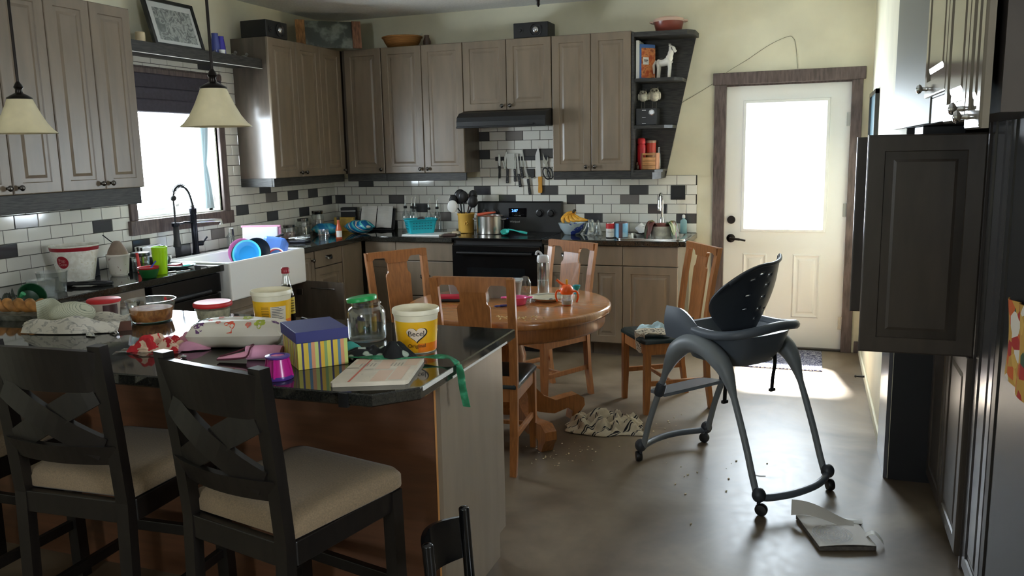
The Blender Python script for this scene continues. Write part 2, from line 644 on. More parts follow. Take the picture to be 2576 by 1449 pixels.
P('window_sash', sf, WHITE, window)
P('window_pane', B().box(-0.125, -0.12, WY0 + 0.045, WY1 - 0.045, WZ0 + 0.05, WZ1 - 0.04), PANE, window)
P('latch', B().box(-0.09, -0.06, -2.02, -1.98, WZ0 + 0.06, WZ0 + 0.08, 0.004).tube([(-0.075, -2.0, WZ0 + 0.075), (-0.05, -1.95, WZ0 + 0.095)], 0.006), WHITE, window)

bl = T('window_blind', 'dark purple-grey folded fabric blind at the top of the sink window', 'blind', (0.02, (WY0 + WY1) / 2, 1.9))
bd = mat('dark_blind_fabric', (58, 53, 62), 0.7, var=0.08, scale=40)
hw = (WY1 - WY0) / 2 + 0.03
for i, (z0, z1, d) in enumerate(((0.16, 0.26, 0.03), (0.075, 0.165, 0.045), (0.0, 0.09, 0.055))):
    P('fold', B().box(0.004, d, -hw, hw - i * 0.02, z0, z1, 0.012, 3), bd, bl)
P('headrail', B().box(0.0, 0.035, -hw, hw, 0.255, 0.29, 0.004), CASING, bl)
cb = T('blind_cord', 'loose white cord hanging with a pull at the right of the sink window', 'cord', (0.012, -1.67, 1.27))
P('cord', B().tube(bez([(0, 0.0, 0.64), (0.005, 0.012, 0.45), (0, -0.01, 0.3), (0.004, 0.014, 0.12), (0, -0.02, 0.05)]), 0.0028, 6), WHITEM, cb)
P('pull', B().lathe([(0.003, 0), (0.007, 0.01), (0.004, 0.045)], 10), WHITE, cb).location = (0, -0.022, 0.0)
sh = B()
sh.grid(lambda u, v: (0.0 + 0.008 * math.sin(u * 16), -0.06 + 0.1 * u * (0.45 + 0.55 * abs(2 * v - 1) ** 0.7), 0.66 * v), 16, 12, 0.001)
S('sheer_curtain', sh, glass('sheer_fabric', (196, 206, 208), 0.7, 0.3), 'narrow sheer white curtain gathered at the right side of the sink window', 'curtain', (-0.05, -1.66, 1.22))

# ---- exterior door
GX0, GX1, GZ0, GZ1 = 3.708, 4.285, 0.955, 1.918
db = B()
db.box(DX0, GX0, 0.03, 0.075, 0.012, DH).box(GX1, DX1, 0.03, 0.075, 0.012, DH).box(GX0, GX1, 0.03, 0.075, 0.012, GZ0).box(GX0, GX1, 0.03, 0.075, GZ1, DH)


def frame_ring(b, x0, x1, z0, z1, prof, y=0.0):
    """moulding around a rectangle on a plane facing -y; prof = (inset, depth) pairs"""
    rows = []
    for ins, d in prof:
        rows.append([(x0 + ins, y - d, z0 + ins), (x1 - ins, y - d, z0 + ins), (x1 - ins, y - d, z1 - ins), (x0 + ins, y - d, z1 - ins)])
    b.ring(rows, True, False, False, False)


frame_ring(db, GX0 - 0.03, GX1 + 0.03, GZ0 - 0.03, GZ1 + 0.03, [(0, 0), (0.006, 0.016), (0.024, 0.018), (0.034, 0.004), (0.036, -0.02)], 0.03)
for px0, px1 in ((3.70, 3.885), (4.08, 4.285)):
    frame_ring(db, px0, px1, 0.25, 0.755, [(0, 0), (0.01, 0.009), (0.022, 0.002), (0.034, -0.002), (0.05, 0.006), (0.07, 0.008)], 0.03)
    db.add([(px0 + 0.07, 0.022, 0.32), (px1 - 0.07, 0.022, 0.32), (px1 - 0.07, 0.022, 0.685), (px0 + 0.07, 0.022, 0.685)], [(0, 1, 2, 3)])
door = ST('door_1', db, DOORW)
P('door_glass', B().box(GX0, GX1, 0.05, 0.056, GZ0, GZ1), PANE, door)
for z in (0.22, 1.1, 1.78):
    P('hinge', B().cyl((DX1 + 0.004, 0.022, z - 0.05), (DX1 + 0.004, 0.022, z + 0.05), 0.007).box(DX1 - 0.03, DX1 + 0.004, 0.027, 0.031, z - 0.05, z + 0.05), STEEL, door)
P('deadbolt', B().at((3.606, 0.03, 1.02), rx=PI / 2).lathe([(0.032, 0), (0.032, 0.012), (0.026, 0.02)], 24).lathe([(0.008, 0.02), (0.007, 0.034)], 12), BRONZE, door)
h = P('door_handle', B().at((3.606, 0.03, 0.873), rx=PI / 2).lathe([(0.034, 0), (0.034, 0.008), (0.022, 0.016), (0.012, 0.02), (0.011, 0.05)], 24)
      .at().tube(bez([(3.606, -0.02, 0.873), (3.64, -0.024, 0.872), (3.68, -0.024, 0.868), (3.722, -0.02, 0.86)]), [0.011] * 8 + [0.010] * 8 + [0.008] * 8 + [0.007], 10), BRONZE, door)
c = B().box(3.462, 3.552, -0.022, 0.03, 0, 2.068, 0.003).box(4.456, 4.532, -0.022, 0.03, 0, 2.068, 0.003)
c.box(3.45, 4.548, -0.03, 0.02, 2.068, 2.158, 0.004)
c.box(3.5, 4.5, 0.02, 0.19, 2.056, 2.08)
c.box(3.525, 3.545, 0.03, 0.18, 0, 2.06).box(4.461, 4.481, 0.03, 0.18, 0, 2.06)
ST('trim_1', c, CASING)
ST('trim_2', B().box(3.535, 4.47, -0.01, 0.17, 0, 0.014, 0.003), mat('threshold', (70, 66, 62), 0.35, metal=0.6))
# plain frames of two unseen assumed windows behind the camera, added as weak fill
def plain_frame(b, u0, u1, z0, z1, put):
    for (a0, a1, c0, c1) in ((u0, u0 + 0.05, z0, z1), (u1 - 0.05, u1, z0, z1), (u0, u1, z0, z0 + 0.05), (u0, u1, z1 - 0.05, z1)):
        put(b, a0, a1, c0, c1)
    return b


ST('fill_window_side', plain_frame(B(), -6.75, -5.85, 1.25, 2.05, lambda b, a0, a1, c0, c1: b.box(6.7, 6.76, a0, a1, c0, c1)), WHITE)
ST('fill_window_rear', plain_frame(B(), 2.2, 3.0, 1.3, 2.0, lambda b, a0, a1, c0, c1: b.box(a0, a1, -9.7, -9.64, c0, c1)), WHITE)

# ================================================================== FITTED CABINETS
def door_panel(b, x0, x1, z0, z1, th=0.02, rail=0.058, y=0.0):
    """raised-panel door in the xz plane, front at y-th"""
    w = min(rail, (x1 - x0) * 0.22, (z1 - z0) * 0.3)
    b.box(x0, x1, y - th + 0.006, y, z0, z1)
    f = y - th
    rows = []
    for ins, d in ((0, -0.006), (0.003, -0.001), (0.006, 0), (w, 0), (w + 0.006, -0.009), (w + 0.014, -0.009), (w + 0.04, -0.001)):
        rows.append([(x0 + ins, f - d, z0 + ins), (x1 - ins, f - d, z0 + ins), (x1 - ins, f - d, z1 - ins), (x0 + ins, f - d, z1 - ins)])
    b.ring(rows, True, False, True, False)
    return b


def slab_panel(b, x0, x1, z0, z1, th=0.02, y=0.0):
    return b.box(x0, x1, y - th, y, z0, z1, 0.003)


def knob_mesh(x, z, y=-0.02):
    return B().at((x, y, z), rx=PI / 2).lathe([(0.008, -0.001), (0.006, 0.008), (0.006, 0.013), (0.014, 0.018), (0.016, 0.024), (0.012, 0.03), (0.003, 0.032)], 16)


def cup_pull(x, z, y=-0.02):
    b = B()
    b.grid(lambda u, v: (x + 0.045 * math.cos(PI * u), y - 0.024 * math.sin(PI * u) * math.sin(v * PI / 2) - 0.001, z + 0.017 - 0.034 * (1 - math.cos(v * PI / 2)) * (0.4 + 0.6 * math.sin(PI * u))), 14, 6, 0.002)
    return b


def cabinet(name, label, cat, loc, rz, w, h, d, doors, side=TAUPE_D, front=TAUPE, rail=None, toe=0.0, group=None, z0=0.0):
    """doors: (x0, x1, z0, z1, kind, knob) with kind door/drawer/flat; knob = (x, z) or None"""
    t = T(name, label, cat, loc, rz, group)
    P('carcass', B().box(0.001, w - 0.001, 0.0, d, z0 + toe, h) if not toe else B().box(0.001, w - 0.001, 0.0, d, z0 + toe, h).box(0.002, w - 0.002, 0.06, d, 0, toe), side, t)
    for q in doors:
        x0, x1, a0, a1, kind, kn = q[:6]
        b = B()
        if kind == 'door':
            door_panel(b, x0 + 0.0015, x1 - 0.0015, a0, a1)
        else:
            slab_panel(b, x0 + 0.0015, x1 - 0.0015, a0 + 0.0015, a1 - 0.0015)
        o = P('drawer' if kind == 'drawer' else 'door', b, q[6] if len(q) > 6 else front, t)
        if kn:
            if kind == 'drawer':
                P('cup_pull', cup_pull(*kn), PEWTER, o)
            else:
                P('knob', knob_mesh(*kn), PEWTER, o)
    if rail:
        P('light_rail', rail, DARKWOOD_H, t)
    return t


F = 0.335
ZB, ZT = 1.427, 2.48
HU = ZT - ZB
# ---- upper cabinets on the back wall
g = 'taupe upper cabinets'
DW = 0.381
XH = 1.472
dpt = F - 0.02


def upper_doors(ws, h, knobs):
    out, x = [], 0
    for w_, k in zip(ws, knobs):
        out.append((x, x + w_, 0.0, h, 'door', (x + (w_ - 0.035 if k == 'r' else 0.035), 0.035)))
        x += w_
    return out


cabinet('upper_cabinet', 'taupe two-door upper cabinet left of the range hood', 'cabinet', (0.725, -F + 0.02, ZB), 0, XH - 0.725, HU, dpt,
        upper_doors((0.375, XH - 0.725 - 0.375), HU, 'rl'), rail=B().box(0, XH - 0.725, 0.0, 0.02, -0.066, 0.0, 0.003), group=g)
cabinet('upper_cabinet', 'short taupe two-door upper cabinet directly above the range hood', 'cabinet', (XH + 0.002, -F + 0.02, 1.925), 0, 0.758, ZT - 1.925, dpt,
        upper_doors((0.379, 0.379), ZT - 1.925, 'rl'), group=g)
cabinet('upper_cabinet', 'taupe two-door upper cabinet between the range hood and the open corner shelf', 'cabinet', (XH + 0.763, -F + 0.02, ZB), 0, 0.633, HU, dpt,
        upper_doors((0.3165, 0.3165), HU, 'rl'), rail=B().box(0, 0.633, 0.0, 0.02, -0.066, 0.0, 0.003), group=g)
# blind corner cabinet with a single door facing the room
cabinet('upper_cabinet', 'narrow single-door taupe upper cabinet in the back left corner', 'cabinet', (F + 0.002, -F + 0.02, ZB), 0, 0.386, HU, dpt,
        [(0.03, 0.384, 0.0, HU, 'door', (0.355, 0.035))], rail=B().box(0, 0.386, 0.0, 0.02, -0.066, 0.0, 0.003), group=g)
# ---- upper cabinets on the left wall
Y1 = 1.362
wl = Y1 - F
cabinet('upper_cabinet', 'taupe upper cabinet right of the sink window with its glossy dark end panel', 'cabinet', (F - 0.02, -Y1, ZB), PI / 2, Y1 - 0.004, HU, dpt,
        upper_doors((0.36, 0.34, wl - 0.70), HU, 'rlr'), rail=B().box(0, Y1 - F, 0.0, 0.02, -0.066, 0.0, 0.003).box(0.0, 0.02, 0.02, dpt, -0.066, 0.0, 0.003), group=g)
Y2 = 2.708
cabinet('upper_cabinet', 'taupe three-door upper cabinet left of the sink window behind the hanging lamp', 'cabinet', (F - 0.02, -Y2 - 1.206, ZB), PI / 2, 1.206, HU, dpt,
        [(i * 0.3015, (i + 1) * 0.3015, 0.0, HU, 'door', (i * 0.3015 + (0.2665 if i % 2 == 0 else 0.035), 0.035)) for i in range(4)],
        rail=B().box(0, 1.19, 0.0, 0.02, -0.1, 0.0, 0.003), group=g)

# ---- dark shelf bridging the window
sb = B().box(0.0, 0.27, -Y2 + 0.004, -Y1 - 0.004, 2.262, 2.3, 0.003)
sb.box(0.235, 0.275, -Y2 + 0.004, -Y1 + 0.1, 2.25, 2.318, 0.003)
sb.mi = 1
sb.box(0.268, 0.2765, -Y2 + 0.004, -Y1 + 0.1, 2.246, 2.2495)  # white line painted in as the highlight under the front lip
S('wall_shelf', sb, [DARKWOOD, WHITEM], 'dark wooden shelf bridging the two upper cabinets above the sink window', 'shelf')

# ---- open display shelf at the end of the back wall, tapering towards its foot
t = T('display_shelf', 'dark open display shelf with a slanted edge at the end of the upper cabinets', 'shelf', (2.872, 0, 0))
XT0, XB0 = 0.445, 0.215   # width at top, at foot


def sx_at(z):
    return XB0 + (XT0 - XB0) * (z - 1.36) / (2.46 - 1.36)


P('back_panel', B().prism([(0.0, 1.36), (sx_at(1.36), 1.36), (sx_at(2.46), 2.46), (0.0, 2.46)], -0.016, -0.004, 'y'), DARKWOOD, t)
P('side_panel', B().box(0.0, 0.018, -0.33, -0.004, 1.36, 2.47, 0.002), DARKWOOD, t)
for nm, z, th in (('shelf_board', 2.125, 0.024), ('shelf_board', 1.772, 0.024), ('shelf_board', 1.432, 0.02), ('top_board', 2.468, 0.034)):
    w_ = sx_at(z) - 0.004 + (0.02 if nm == 'top_board' else 0)
    P(nm, B().prism([(0.018, -0.016), (w_, -0.016), (w_, -0.22), (w_ - 0.05, -0.3), (0.018, -0.32)], z - th, z, 'z'), DARKWOOD_H, t)
P('light_rail', B().prism([(0.0, -0.016), (sx_at(1.36), -0.016), (sx_at(1.36), -0.23), (sx_at(1.36) - 0.05, -0.33), (0, -0.337), (0, -0.315), (sx_at(1.36) - 0.06, -0.31), (sx_at(1.36) - 0.02, -0.22), (sx_at(1.36) - 0.02, -0.03), (0, -0.03)], 1.36, 1.412, 'z'), DARKWOOD_H, t)

# ---- base cabinets, back wall
FB = 0.62
hB = 0.872
g2 = 'taupe base cabinets'
dB = FB - 0.02


def base(label, x0, x1, specs, loc=None, rz=0):
    return cabinet('base_cabinet', label, 'cabinet', loc or (x0, -FB + 0.02, 0), rz, x1 - x0, hB, dB - 0.004, specs, toe=0.1, group=g2)


base('taupe corner base cabinet with a blank panel left of the three drawers', 0.65, 0.94, [(0.0, 0.29, 0.715, 0.868, 'flat', None), (0.0, 0.29, 0.11, 0.711, 'door', None)])
base('taupe base cabinet of three wide drawers left of the black range', 0.941, 1.468, [(0.0, 0.527, 0.715, 0.868, 'drawer', None), (0.0, 0.527, 0.42, 0.711, 'drawer', (0.2635, 0.58)), (0.0, 0.527, 0.11, 0.416, 'drawer', (0.2635, 0.27))])
base('narrow taupe base cabinet right of the black range behind an oak chair', 2.24, 2.613, [(0.0, 0.373, 0.715, 0.868, 'drawer', (0.187, 0.79)), (0.0, 0.373, 0.11, 0.711, 'door', (0.06, 0.64))])
bsb = base('taupe base cabinet under the small bar sink', 2.614, 3.285, [(0.0, 0.254, 0.718, 0.868, 'flat', None), (0.254, 0.671, 0.718, 0.868, 'flat', None), (0.0, 0.254, 0.11, 0.714, 'door', None), (0.254, 0.671, 0.11, 0.714, 'door', None)])
old = [o for o in bsb.children if o.name.startswith('carcass')][0]
bpy.data.objects.remove(old)
wv = 0.671
P('carcass', B().box(0.001, 0.019, 0.0, 0.59, 0.1, hB).box(wv - 0.019, wv - 0.001, 0.0, 0.59, 0.1, hB).box(0.019, wv - 0.019, 0.57, 0.59, 0.1, hB)
  .box(0.019, wv - 0.019, 0.0, 0.57, 0.1, 0.118).box(0.019, wv - 0.019, 0.0, 0.018, 0.68, hB).box(0.002, wv - 0.002, 0.06, 0.59, 0, 0.1), TAUPE_D, bsb)
# ---- base cabinets, left wall (fronts face the room)
LX = FB
base('taupe base cabinet with drawer and pull-out between sink and corner', 0, 0.92, [(0.0, 0.2, 0.11, 0.868, 'door', (0.16, 0.80)), (0.205, 0.60, 0.735, 0.868, 'drawer', (0.4, 0.80)), (0.205, 0.60, 0.11, 0.73, 'door', None), (0.605, 0.92, 0.11, 0.868, 'flat', None)], (LX - 0.02, -1.545, 0), PI / 2)
sk = T('sink_base_cabinet', 'taupe sink base cabinet under the white apron sink with one door open', 'cabinet', (LX - 0.02, -2.43, 0), PI / 2, g2)
P('carcass', B().box(0, 0.88, 0.015, 0.57, 0.1, 0.12).box(0, 0.018, 0, 0.57, 0.1, 0.66).box(0.862, 0.88, 0, 0.57, 0.1, 0.66).box(0.0, 0.88, 0.55, 0.57, 0.1, 0.66).box(0, 0.88, 0.06, 0.5, 0, 0.1), TAUPE_D, sk)
o = P('door', door_panel(B(), 0.003, 0.44, 0.11, 0.655), TAUPE, sk)
P('knob', knob_mesh(0.40, 0.60), PEWTER, o)
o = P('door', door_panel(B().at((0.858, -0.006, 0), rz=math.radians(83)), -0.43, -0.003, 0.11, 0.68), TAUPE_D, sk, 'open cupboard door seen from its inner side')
P('knob', B().at((0.858, -0.006, 0), rz=math.radians(83)).box(-0.4, -0.39, -0.04, -0.02, 0.6, 0.62, 0.004), PEWTER, o)
P('hinge', B().at((0.858, -0.006, 0), rz=math.radians(83)).box(-0.06, -0.004, 0.0, 0.014, 0.57, 0.62, 0.004), STEEL, o)
P('towel_bar', B().at((0.858, -0.006, 0), rz=math.radians(83)).tube([(-0.36, 0.012, 0.63), (-0.14, 0.012, 0.63)], 0.004), PEWTER, o)
dw = T('dishwasher', 'black dishwasher under the counter left of the apron sink', 'dishwasher', (LX - 0.005, -3.07, 0), PI / 2)
P('body', B().box(0.004, 0.606, 0.0, 0.56, 0.1, 0.868), BLACKM, dw)
P('door', B().box(0.006, 0.604, -0.028, -0.001, 0.11, 0.74, 0.006), BLACK, dw)
P('control_panel', B().box(0.006, 0.604, -0.034, -0.001, 0.745, 0.866, 0.006), BLACK, dw)
P('handle', B().box(0.1, 0.5, -0.05, -0.034, 0.755, 0.775, 0.006), BLACKP, dw)
P('toe_kick', B().box(0.01, 0.6, 0.04, 0.06, 0.0, 0.1), BLACKM, dw)
base('taupe base cabinet at the left end where the counter meets the island', 0, 0.71, [(0.0, 0.36, 0.11, 0.868, 'door', None), (0.36, 0.71, 0.11, 0.868, 'door', (0.62, 0.8))], (LX - 0.02, -3.79, 0), PI / 2)

# ---- counters (dark polished laminate) and the peninsula top
CF = 0.655
ct = B()
th = 0.04
z0, z1 = CZ - th, CZ
ct.box(0.0, CF, -3.812, -2.432, z0, z1, 0.004).box(0.0, 0.13, -2.432, -1.573, z0, z1, 0.003).box(0.0, CF, -1.573, -CF, z0, z1, 0.004)
ct.box(0.0, XH, -CF, -0.0065, z0, z1, 0.004)
S('countertop', ct, GRANITE, 'dark polished L-shaped countertop along the left wall and up to the range', 'countertop')
c2 = B().box(2.236, 2.82, -CF, -0.0065, z0, z1, 0.004).box(2.82, 3.3, -CF, -0.56, z0, z1, 0.003).box(2.82, 3.3, -0.14, -0.0065, z0, z1, 0.003).box(3.3, 3.345, -CF, -0.0065, z0, z1, 0.004)
S('countertop', c2, GRANITE, 'dark polished countertop right of the range holding the bar sink', 'countertop')

isl = T('kitchen_island', 'long kitchen island with dark polished overhanging top and wood back panel', 'island', (0, 0, 0))
top = B()
poly = [(0.66, -3.806), (3.132, -3.806), (3.132, -4.645), (3.028, -4.752), (0.2, -4.79), (0.2, -3.82), (0.66, -3.82)]
rows = []
for z, ins in ((z0, 0.006), (z0 + 0.006, 0.0), (z1 - 0.004, 0.0), (z1, 0.004)):
    cx_, cy_ = 1.7, -4.3
    rows.append([(x + (ins if x < cx_ else -ins), y + (ins if y < cy_ else -ins), z) for x, y in poly])
top.ring(rows, True, True, True, False)
P('countertop', top, GRANITE, isl)
P('edge_core', B().box(3.1315, 3.1345, -4.63, -4.41, z1 - 0.014, z1 - 0.0005).box(3.1315, 3.1335, -4.41, -3.9, z0 + 0.004, z0 + 0.012), WHITEM, isl, 'pale strip of exposed board where the edge band is missing')
P('edge_clip', B().box(2.92, 2.95, -4.760, -4.745, z0 - 0.004, z1 - 0.001), BLACKM, isl)
P('back_panel', B().box(0.2, 3.062, -4.41, -4.39, 0.0, z0), PLY, isl)
P('edge_strip', B().box(3.062, 3.068, -4.412, -4.392, 0.0, z0), mat('raw_wood_edge', (200, 140, 80), 0.5), isl)
P('end_panel', B().prism([(-4.41, 0.0), (-3.90, 0.0), (-3.90, 0.1), (-3.83, 0.1), (-3.83, z0), (-4.41, z0)], 3.068, 3.084, 'x'), TAUPE, isl)
P('carcass', B().box(0.66, 3.062, -4.388, -3.85, 0.1, z0).box(0.66, 3.05, -4.388, -3.92, 0.0, 0.1), TAUPE_D, isl)
x = 0.72
for i in range(5):
    o = P('door', door_panel(B().at((x + 0.46, -3.85, 0), rz=PI), 0.0, 0.455, 0.11, 0.865), TAUPE, isl)
    P('knob', B().at((x + 0.46, -3.85, 0), rz=PI).at((x + (0.05 if i % 2 else 0.41), -3.83, 0.8), rx=-PI / 2).lathe([(0.006, 0), (0.006, 0.012), (0.015, 0.02), (0.01, 0.03), (0.002, 0.031)], 12), PEWTER, o)
    x += 0.464

# ---- apron sink with its black spring faucet
s_ = T('apron_sink', 'white fireclay apron-front sink under the window', 'sink', (0, 0, 0))
b = B()
X0, X1, Ya, Yb = 0.13, 0.695, -2.43, -1.575
zt, zl = 0.926, 0.672
b.box(X1 - 0.03, X1, Ya, Yb, zl, zt, 0.012, 3).box(X0, X0 + 0.09, Ya, Yb, zl + 0.02, zt, 0.01, 3)
b.box(X0, X1 - 0.01, Ya, Ya + 0.03, zl + 0.02, zt, 0.01, 3).box(X0, X1 - 0.01, Yb - 0.03, Yb, zl + 0.02, zt, 0.01, 3)
b.box(X0 + 0.02, X1 - 0.02, Ya + 0.02, Yb - 0.02, zl + 0.01, zl + 0.04)
P('basin', b, FIRECLAY, s_)
P('drain', B().at((0.42, -2.0, zl + 0.04)).lathe([(0.045, 0), (0.045, 0.004), (0.03, 0.005)], 20), STEEL, s_)
fa = T('kitchen_faucet', 'tall black spring faucet with pull-down sprayer behind the apron sink', 'faucet', (0.088, -2.02, CZ))
P('column', B().lathe([(0.028, 0), (0.028, 0.01), (0.022, 0.016), (0.021, 0.29), (0.024, 0.3), (0.024, 0.33), (0.016, 0.335)], 20), mat('gunmetal', (44, 46, 54), 0.25, metal=0.9), fa)
hose = bez([(0, 0, 0.33), (0.0, -0.005, 0.38), (0.005, -0.04, 0.45), (0.012, -0.11, 0.495), (0.02, -0.18, 0.475), (0.028, -0.212, 0.42), (0.03, -0.215, 0.34), (0.03, -0.215, 0.25)], 8)
P('hose', B().tube(hose, 0.007, 8), BLACKP, fa)
sp = []
N = 330
for i in range(N):
    tt = i / (N - 1) * (len(hose) - 1) * 0.66
    k = min(int(tt), len(hose) - 2)
    p = hose[k].lerp(hose[k + 1], tt - k)
    d = (hose[k + 1] - hose[k]).normalized()
    u = d.cross(Vector((1.0, 0.05, 0.05))).normalized()
    w_ = d.cross(u)
    a = i * 2 * PI / 10
    sp.append(p + (u * math.cos(a) + w_ * math.sin(a)) * 0.013)
P('spring', B().tube(sp, 0.0024, 5), BLACKP, fa)
P('sprayer', B().at((0.03, -0.215, -0.01)).lathe([(0.012, 0.26), (0.019, 0.25), (0.02, 0.15), (0.024, 0.12), (0.027, 0.095), (0.022, 0.09)], 16), BLACKM, fa)
P('hose_collar', B().sphere((0.028, -0.213, 0.415), 0.021), BLACKM, fa)
P('sprayer_arm', B().tube([(0, 0, 0.23), (0.015, -0.1, 0.24), (0.028, -0.192, 0.235)], 0.008).at((0.03, -0.215, 0.235)).lathe([(0.023, -0.012), (0.026, -0.012), (0.026, 0.012), (0.023, 0.012)], 16), mat('gunmetal', (44, 46, 54), 0.25), fa)
P('spout', B().tube([(0, 0, 0.235), (0.06, 0.10, 0.236), (0.1, 0.165, 0.234), (0.1, 0.165, 0.205)], [0.014, 0.013, 0.013, 0.015], 10), CHROME, fa)
P('lever', B().cyl((0, 0, 0.08), (0.02, 0.05, 0.08), 0.018).tube([(0.02, 0.05, 0.08), (0.03, 0.09, 0.12)], 0.006), mat('gunmetal', (44, 46, 54), 0.25), fa)

# ---- range, hood
rg = T('electric_range', 'black electric range with glass cooktop and rear control panel', 'stove', (XH + 0.003, -0.66, 0))
wR = 0.755
P('body', B().box(0, wR, 0.03, 0.63, 0.06, 0.9, 0.004), BLACKM, rg)
P('cooktop', B().box(-0.001, wR + 0.001, -0.012, 0.62, 0.9, 0.917, 0.004), BLACK, rg)
for (x, y, r) in ((0.2, 0.17, 0.1), (0.56, 0.17, 0.085), (0.2, 0.43, 0.08), (0.56, 0.43, 0.1)):
    P('burner', B().at((x, y, 0.9171)).lathe([(r, 0), (r, 0.0006), (r - 0.004, 0.0006)], 40), mat('burner_mark', (52, 50, 50), 0.25), rg)
o = P('oven_door', B().box(0.003, wR - 0.003, -0.015, 0.028, 0.26, 0.86, 0.008), BLACK, rg)
P('handle', B().cyl((0.06, -0.05, 0.8), (wR - 0.06, -0.05, 0.8), 0.012).cyl((0.09, -0.05, 0.8), (0.09, -0.014, 0.8), 0.009).cyl((wR - 0.09, -0.05, 0.8), (wR - 0.09, -0.014, 0.8), 0.009), BLACKP, o)
P('window', B().box(0.13, wR - 0.13, -0.0165, -0.014, 0.38, 0.68), mat('oven_glass', (22, 24, 26), 0.08), o)
P('storage_drawer', B().box(0.003, wR - 0.003, -0.012, 0.028, 0.07, 0.25, 0.006), BLACK, rg)
bg = P('control_panel', B().prism([(0.55, 0.917), (0.63, 0.917), (0.63, 1.168), (0.585, 1.172), (0.57, 1.16)], 0, wR, 'x'), BLACKP, rg)
kx = lambda z: 0.55 + 0.02 * (z - 0.917) / 0.243
for x in (0.075, 0.165, wR - 0.185, wR - 0.085):
    o = P('dial', B().at((x, kx(1.075) - 0.002, 1.075), rx=PI / 2).lathe([(0.034, 0), (0.034, 0.005), (0.025, 0.008), (0.022, 0.026), (0.005, 0.027)], 20), BLACKP, bg)
P('display', B().box(0.29, 0.45, kx(1.075) - 0.0035, kx(1.075) + 0.001, 1.04, 1.115), mat('display_glass', (10, 10, 14), 0.08), bg)
P('clock_digits', B().text('2:07', 0.032, lambda x, y: (0.345 + x, kx(1.09) - 0.006, 1.093 + y)), emit('blue_digits', (60, 110, 255), 5), bg)
P('brand_mark', B().text('Whirlpool', 0.022, lambda x, y: (0.345 + x, kx(1.0) - 0.001, 1.0 + y)), mat('white_print', (225, 225, 225), 0.5), bg)
P('button_print', B().text('- - - -   o o', 0.014, lambda x, y: (0.37 + x, kx(1.055) - 0.005, 1.053 + y)), mat('white_print', (225, 225, 225), 0.5), bg)
P('foot', B().box(0.03, wR - 0.03, 0.05, 0.6, 0.0, 0.06), BLACKM, rg)

hd = T('range_hood', 'black under-cabinet range hood above the stove', 'hood', (XH, 0, 0))
hp = []
b = B()
prof = [(-0.01, 1.80), (-0.01, 1.922), (-0.34, 1.922), (-0.44, 1.905), (-0.49, 1.87), (-0.5, 1.835), (-0.5, 1.795), (-0.485, 1.79)]
b.prism([(y, z) for y, z in prof], 0.004, 0.758, 'x')
P('canopy', b, BLACKM, hd)
P('front_lip', B().box(0.0, 0.762, -0.507, -0.49, 1.785, 1.80, 0.004), BLACKP, hd)
P('filter', B().box(0.06, 0.70, -0.44, -0.06, 1.792, 1.8), STEEL, hd)
P('switch', B().box(0.60, 0.66, -0.512, -0.5, 1.802, 1.812), BLACKP, hd)

# ================================================================== RIGHT SIDE: TALL CABINET WITH OPEN DOORS
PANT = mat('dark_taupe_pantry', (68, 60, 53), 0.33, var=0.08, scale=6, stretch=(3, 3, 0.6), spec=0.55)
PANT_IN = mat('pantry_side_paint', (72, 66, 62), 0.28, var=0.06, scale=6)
px_ = 4.78
tc_ = T('pantry_cabinet', 'tall dark cabinet on the right with its middle pair of doors standing open', 'cabinet', (0, 0, 0))
b = B().box(px_, 5.3, -2.63, -2.612, 0.0, 2.62).box(px_, 5.3, -3.468, -3.45, 0.0, 2.62).box(5.28, 5.3, -3.45, -2.63, 0.0, 2.62)
for z in (0.1, 0.825, 1.21, 1.625, 1.79, 2.6):
    b.box(px_ + 0.004, 5.28, -3.45, -2.63, z - 0.018, z)
b.box(px_ + 0.05, px_ + 0.06, -3.45, -2.63, 0, 0.09)
P('carcass', b, PANT_IN, tc_)
P('jog_shade_panel', B().box(4.597, 4.782, -2.611, -2.602, 0.0, 2.62), mat('shade_black', (26, 26, 28), 0.4), tc_)  # added dark sheet: shade of the wall jog put into its colour


def leaf(hx, hy, ang, w, z0, z1, M_, knob=None, label=None, flip=False):
    """door leaf hinged at (hx,hy), free edge pointing along ang"""
    bb = B().at((hx, hy, 0), rz=ang)
    door_panel(bb, 0, w, z0, z1)
    door_panel(bb.at((hx, hy, 0), rz=ang + PI), -w, 0, z0, z1, th=0.004)
    o = P('door', bb, M_, tc_, label)
    if knob:
        P('knob', B().at((hx, hy, 0), rz=ang).at((hx + math.cos(ang) * knob[0] + math.sin(ang) * 0.02, hy + math.sin(ang) * knob[0] - math.cos(ang) * 0.02, knob[1]), rz=ang).at(
            (hx + math.cos(ang) * knob[0] + math.sin(ang) * 0.02, hy + math.sin(ang) * knob[0] - math.cos(ang) * 0.02, knob[1]), rz=ang, rx=PI / 2).lathe(
            [(0.006, 0), (0.006, 0.012), (0.015, 0.02), (0.012, 0.03), (0.002, 0.031)], 14), CHROME, o)
    return o


# closed lower pair
for i in range(2):
    y = -2.615 - i * 0.425
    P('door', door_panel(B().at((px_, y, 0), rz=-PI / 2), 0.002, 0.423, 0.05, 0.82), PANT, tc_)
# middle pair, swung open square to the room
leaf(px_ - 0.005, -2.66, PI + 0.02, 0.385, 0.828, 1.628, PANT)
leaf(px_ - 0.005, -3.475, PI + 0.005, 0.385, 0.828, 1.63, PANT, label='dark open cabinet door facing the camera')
P('hinge_strip', B().box(4.438, 4.468, -2.688, -2.6815, 0.86, 1.6), mat('grey_strip', (150, 152, 150), 0.4, var=0.2, scale=40), tc_, 'light grey vertical strip on the far open door')
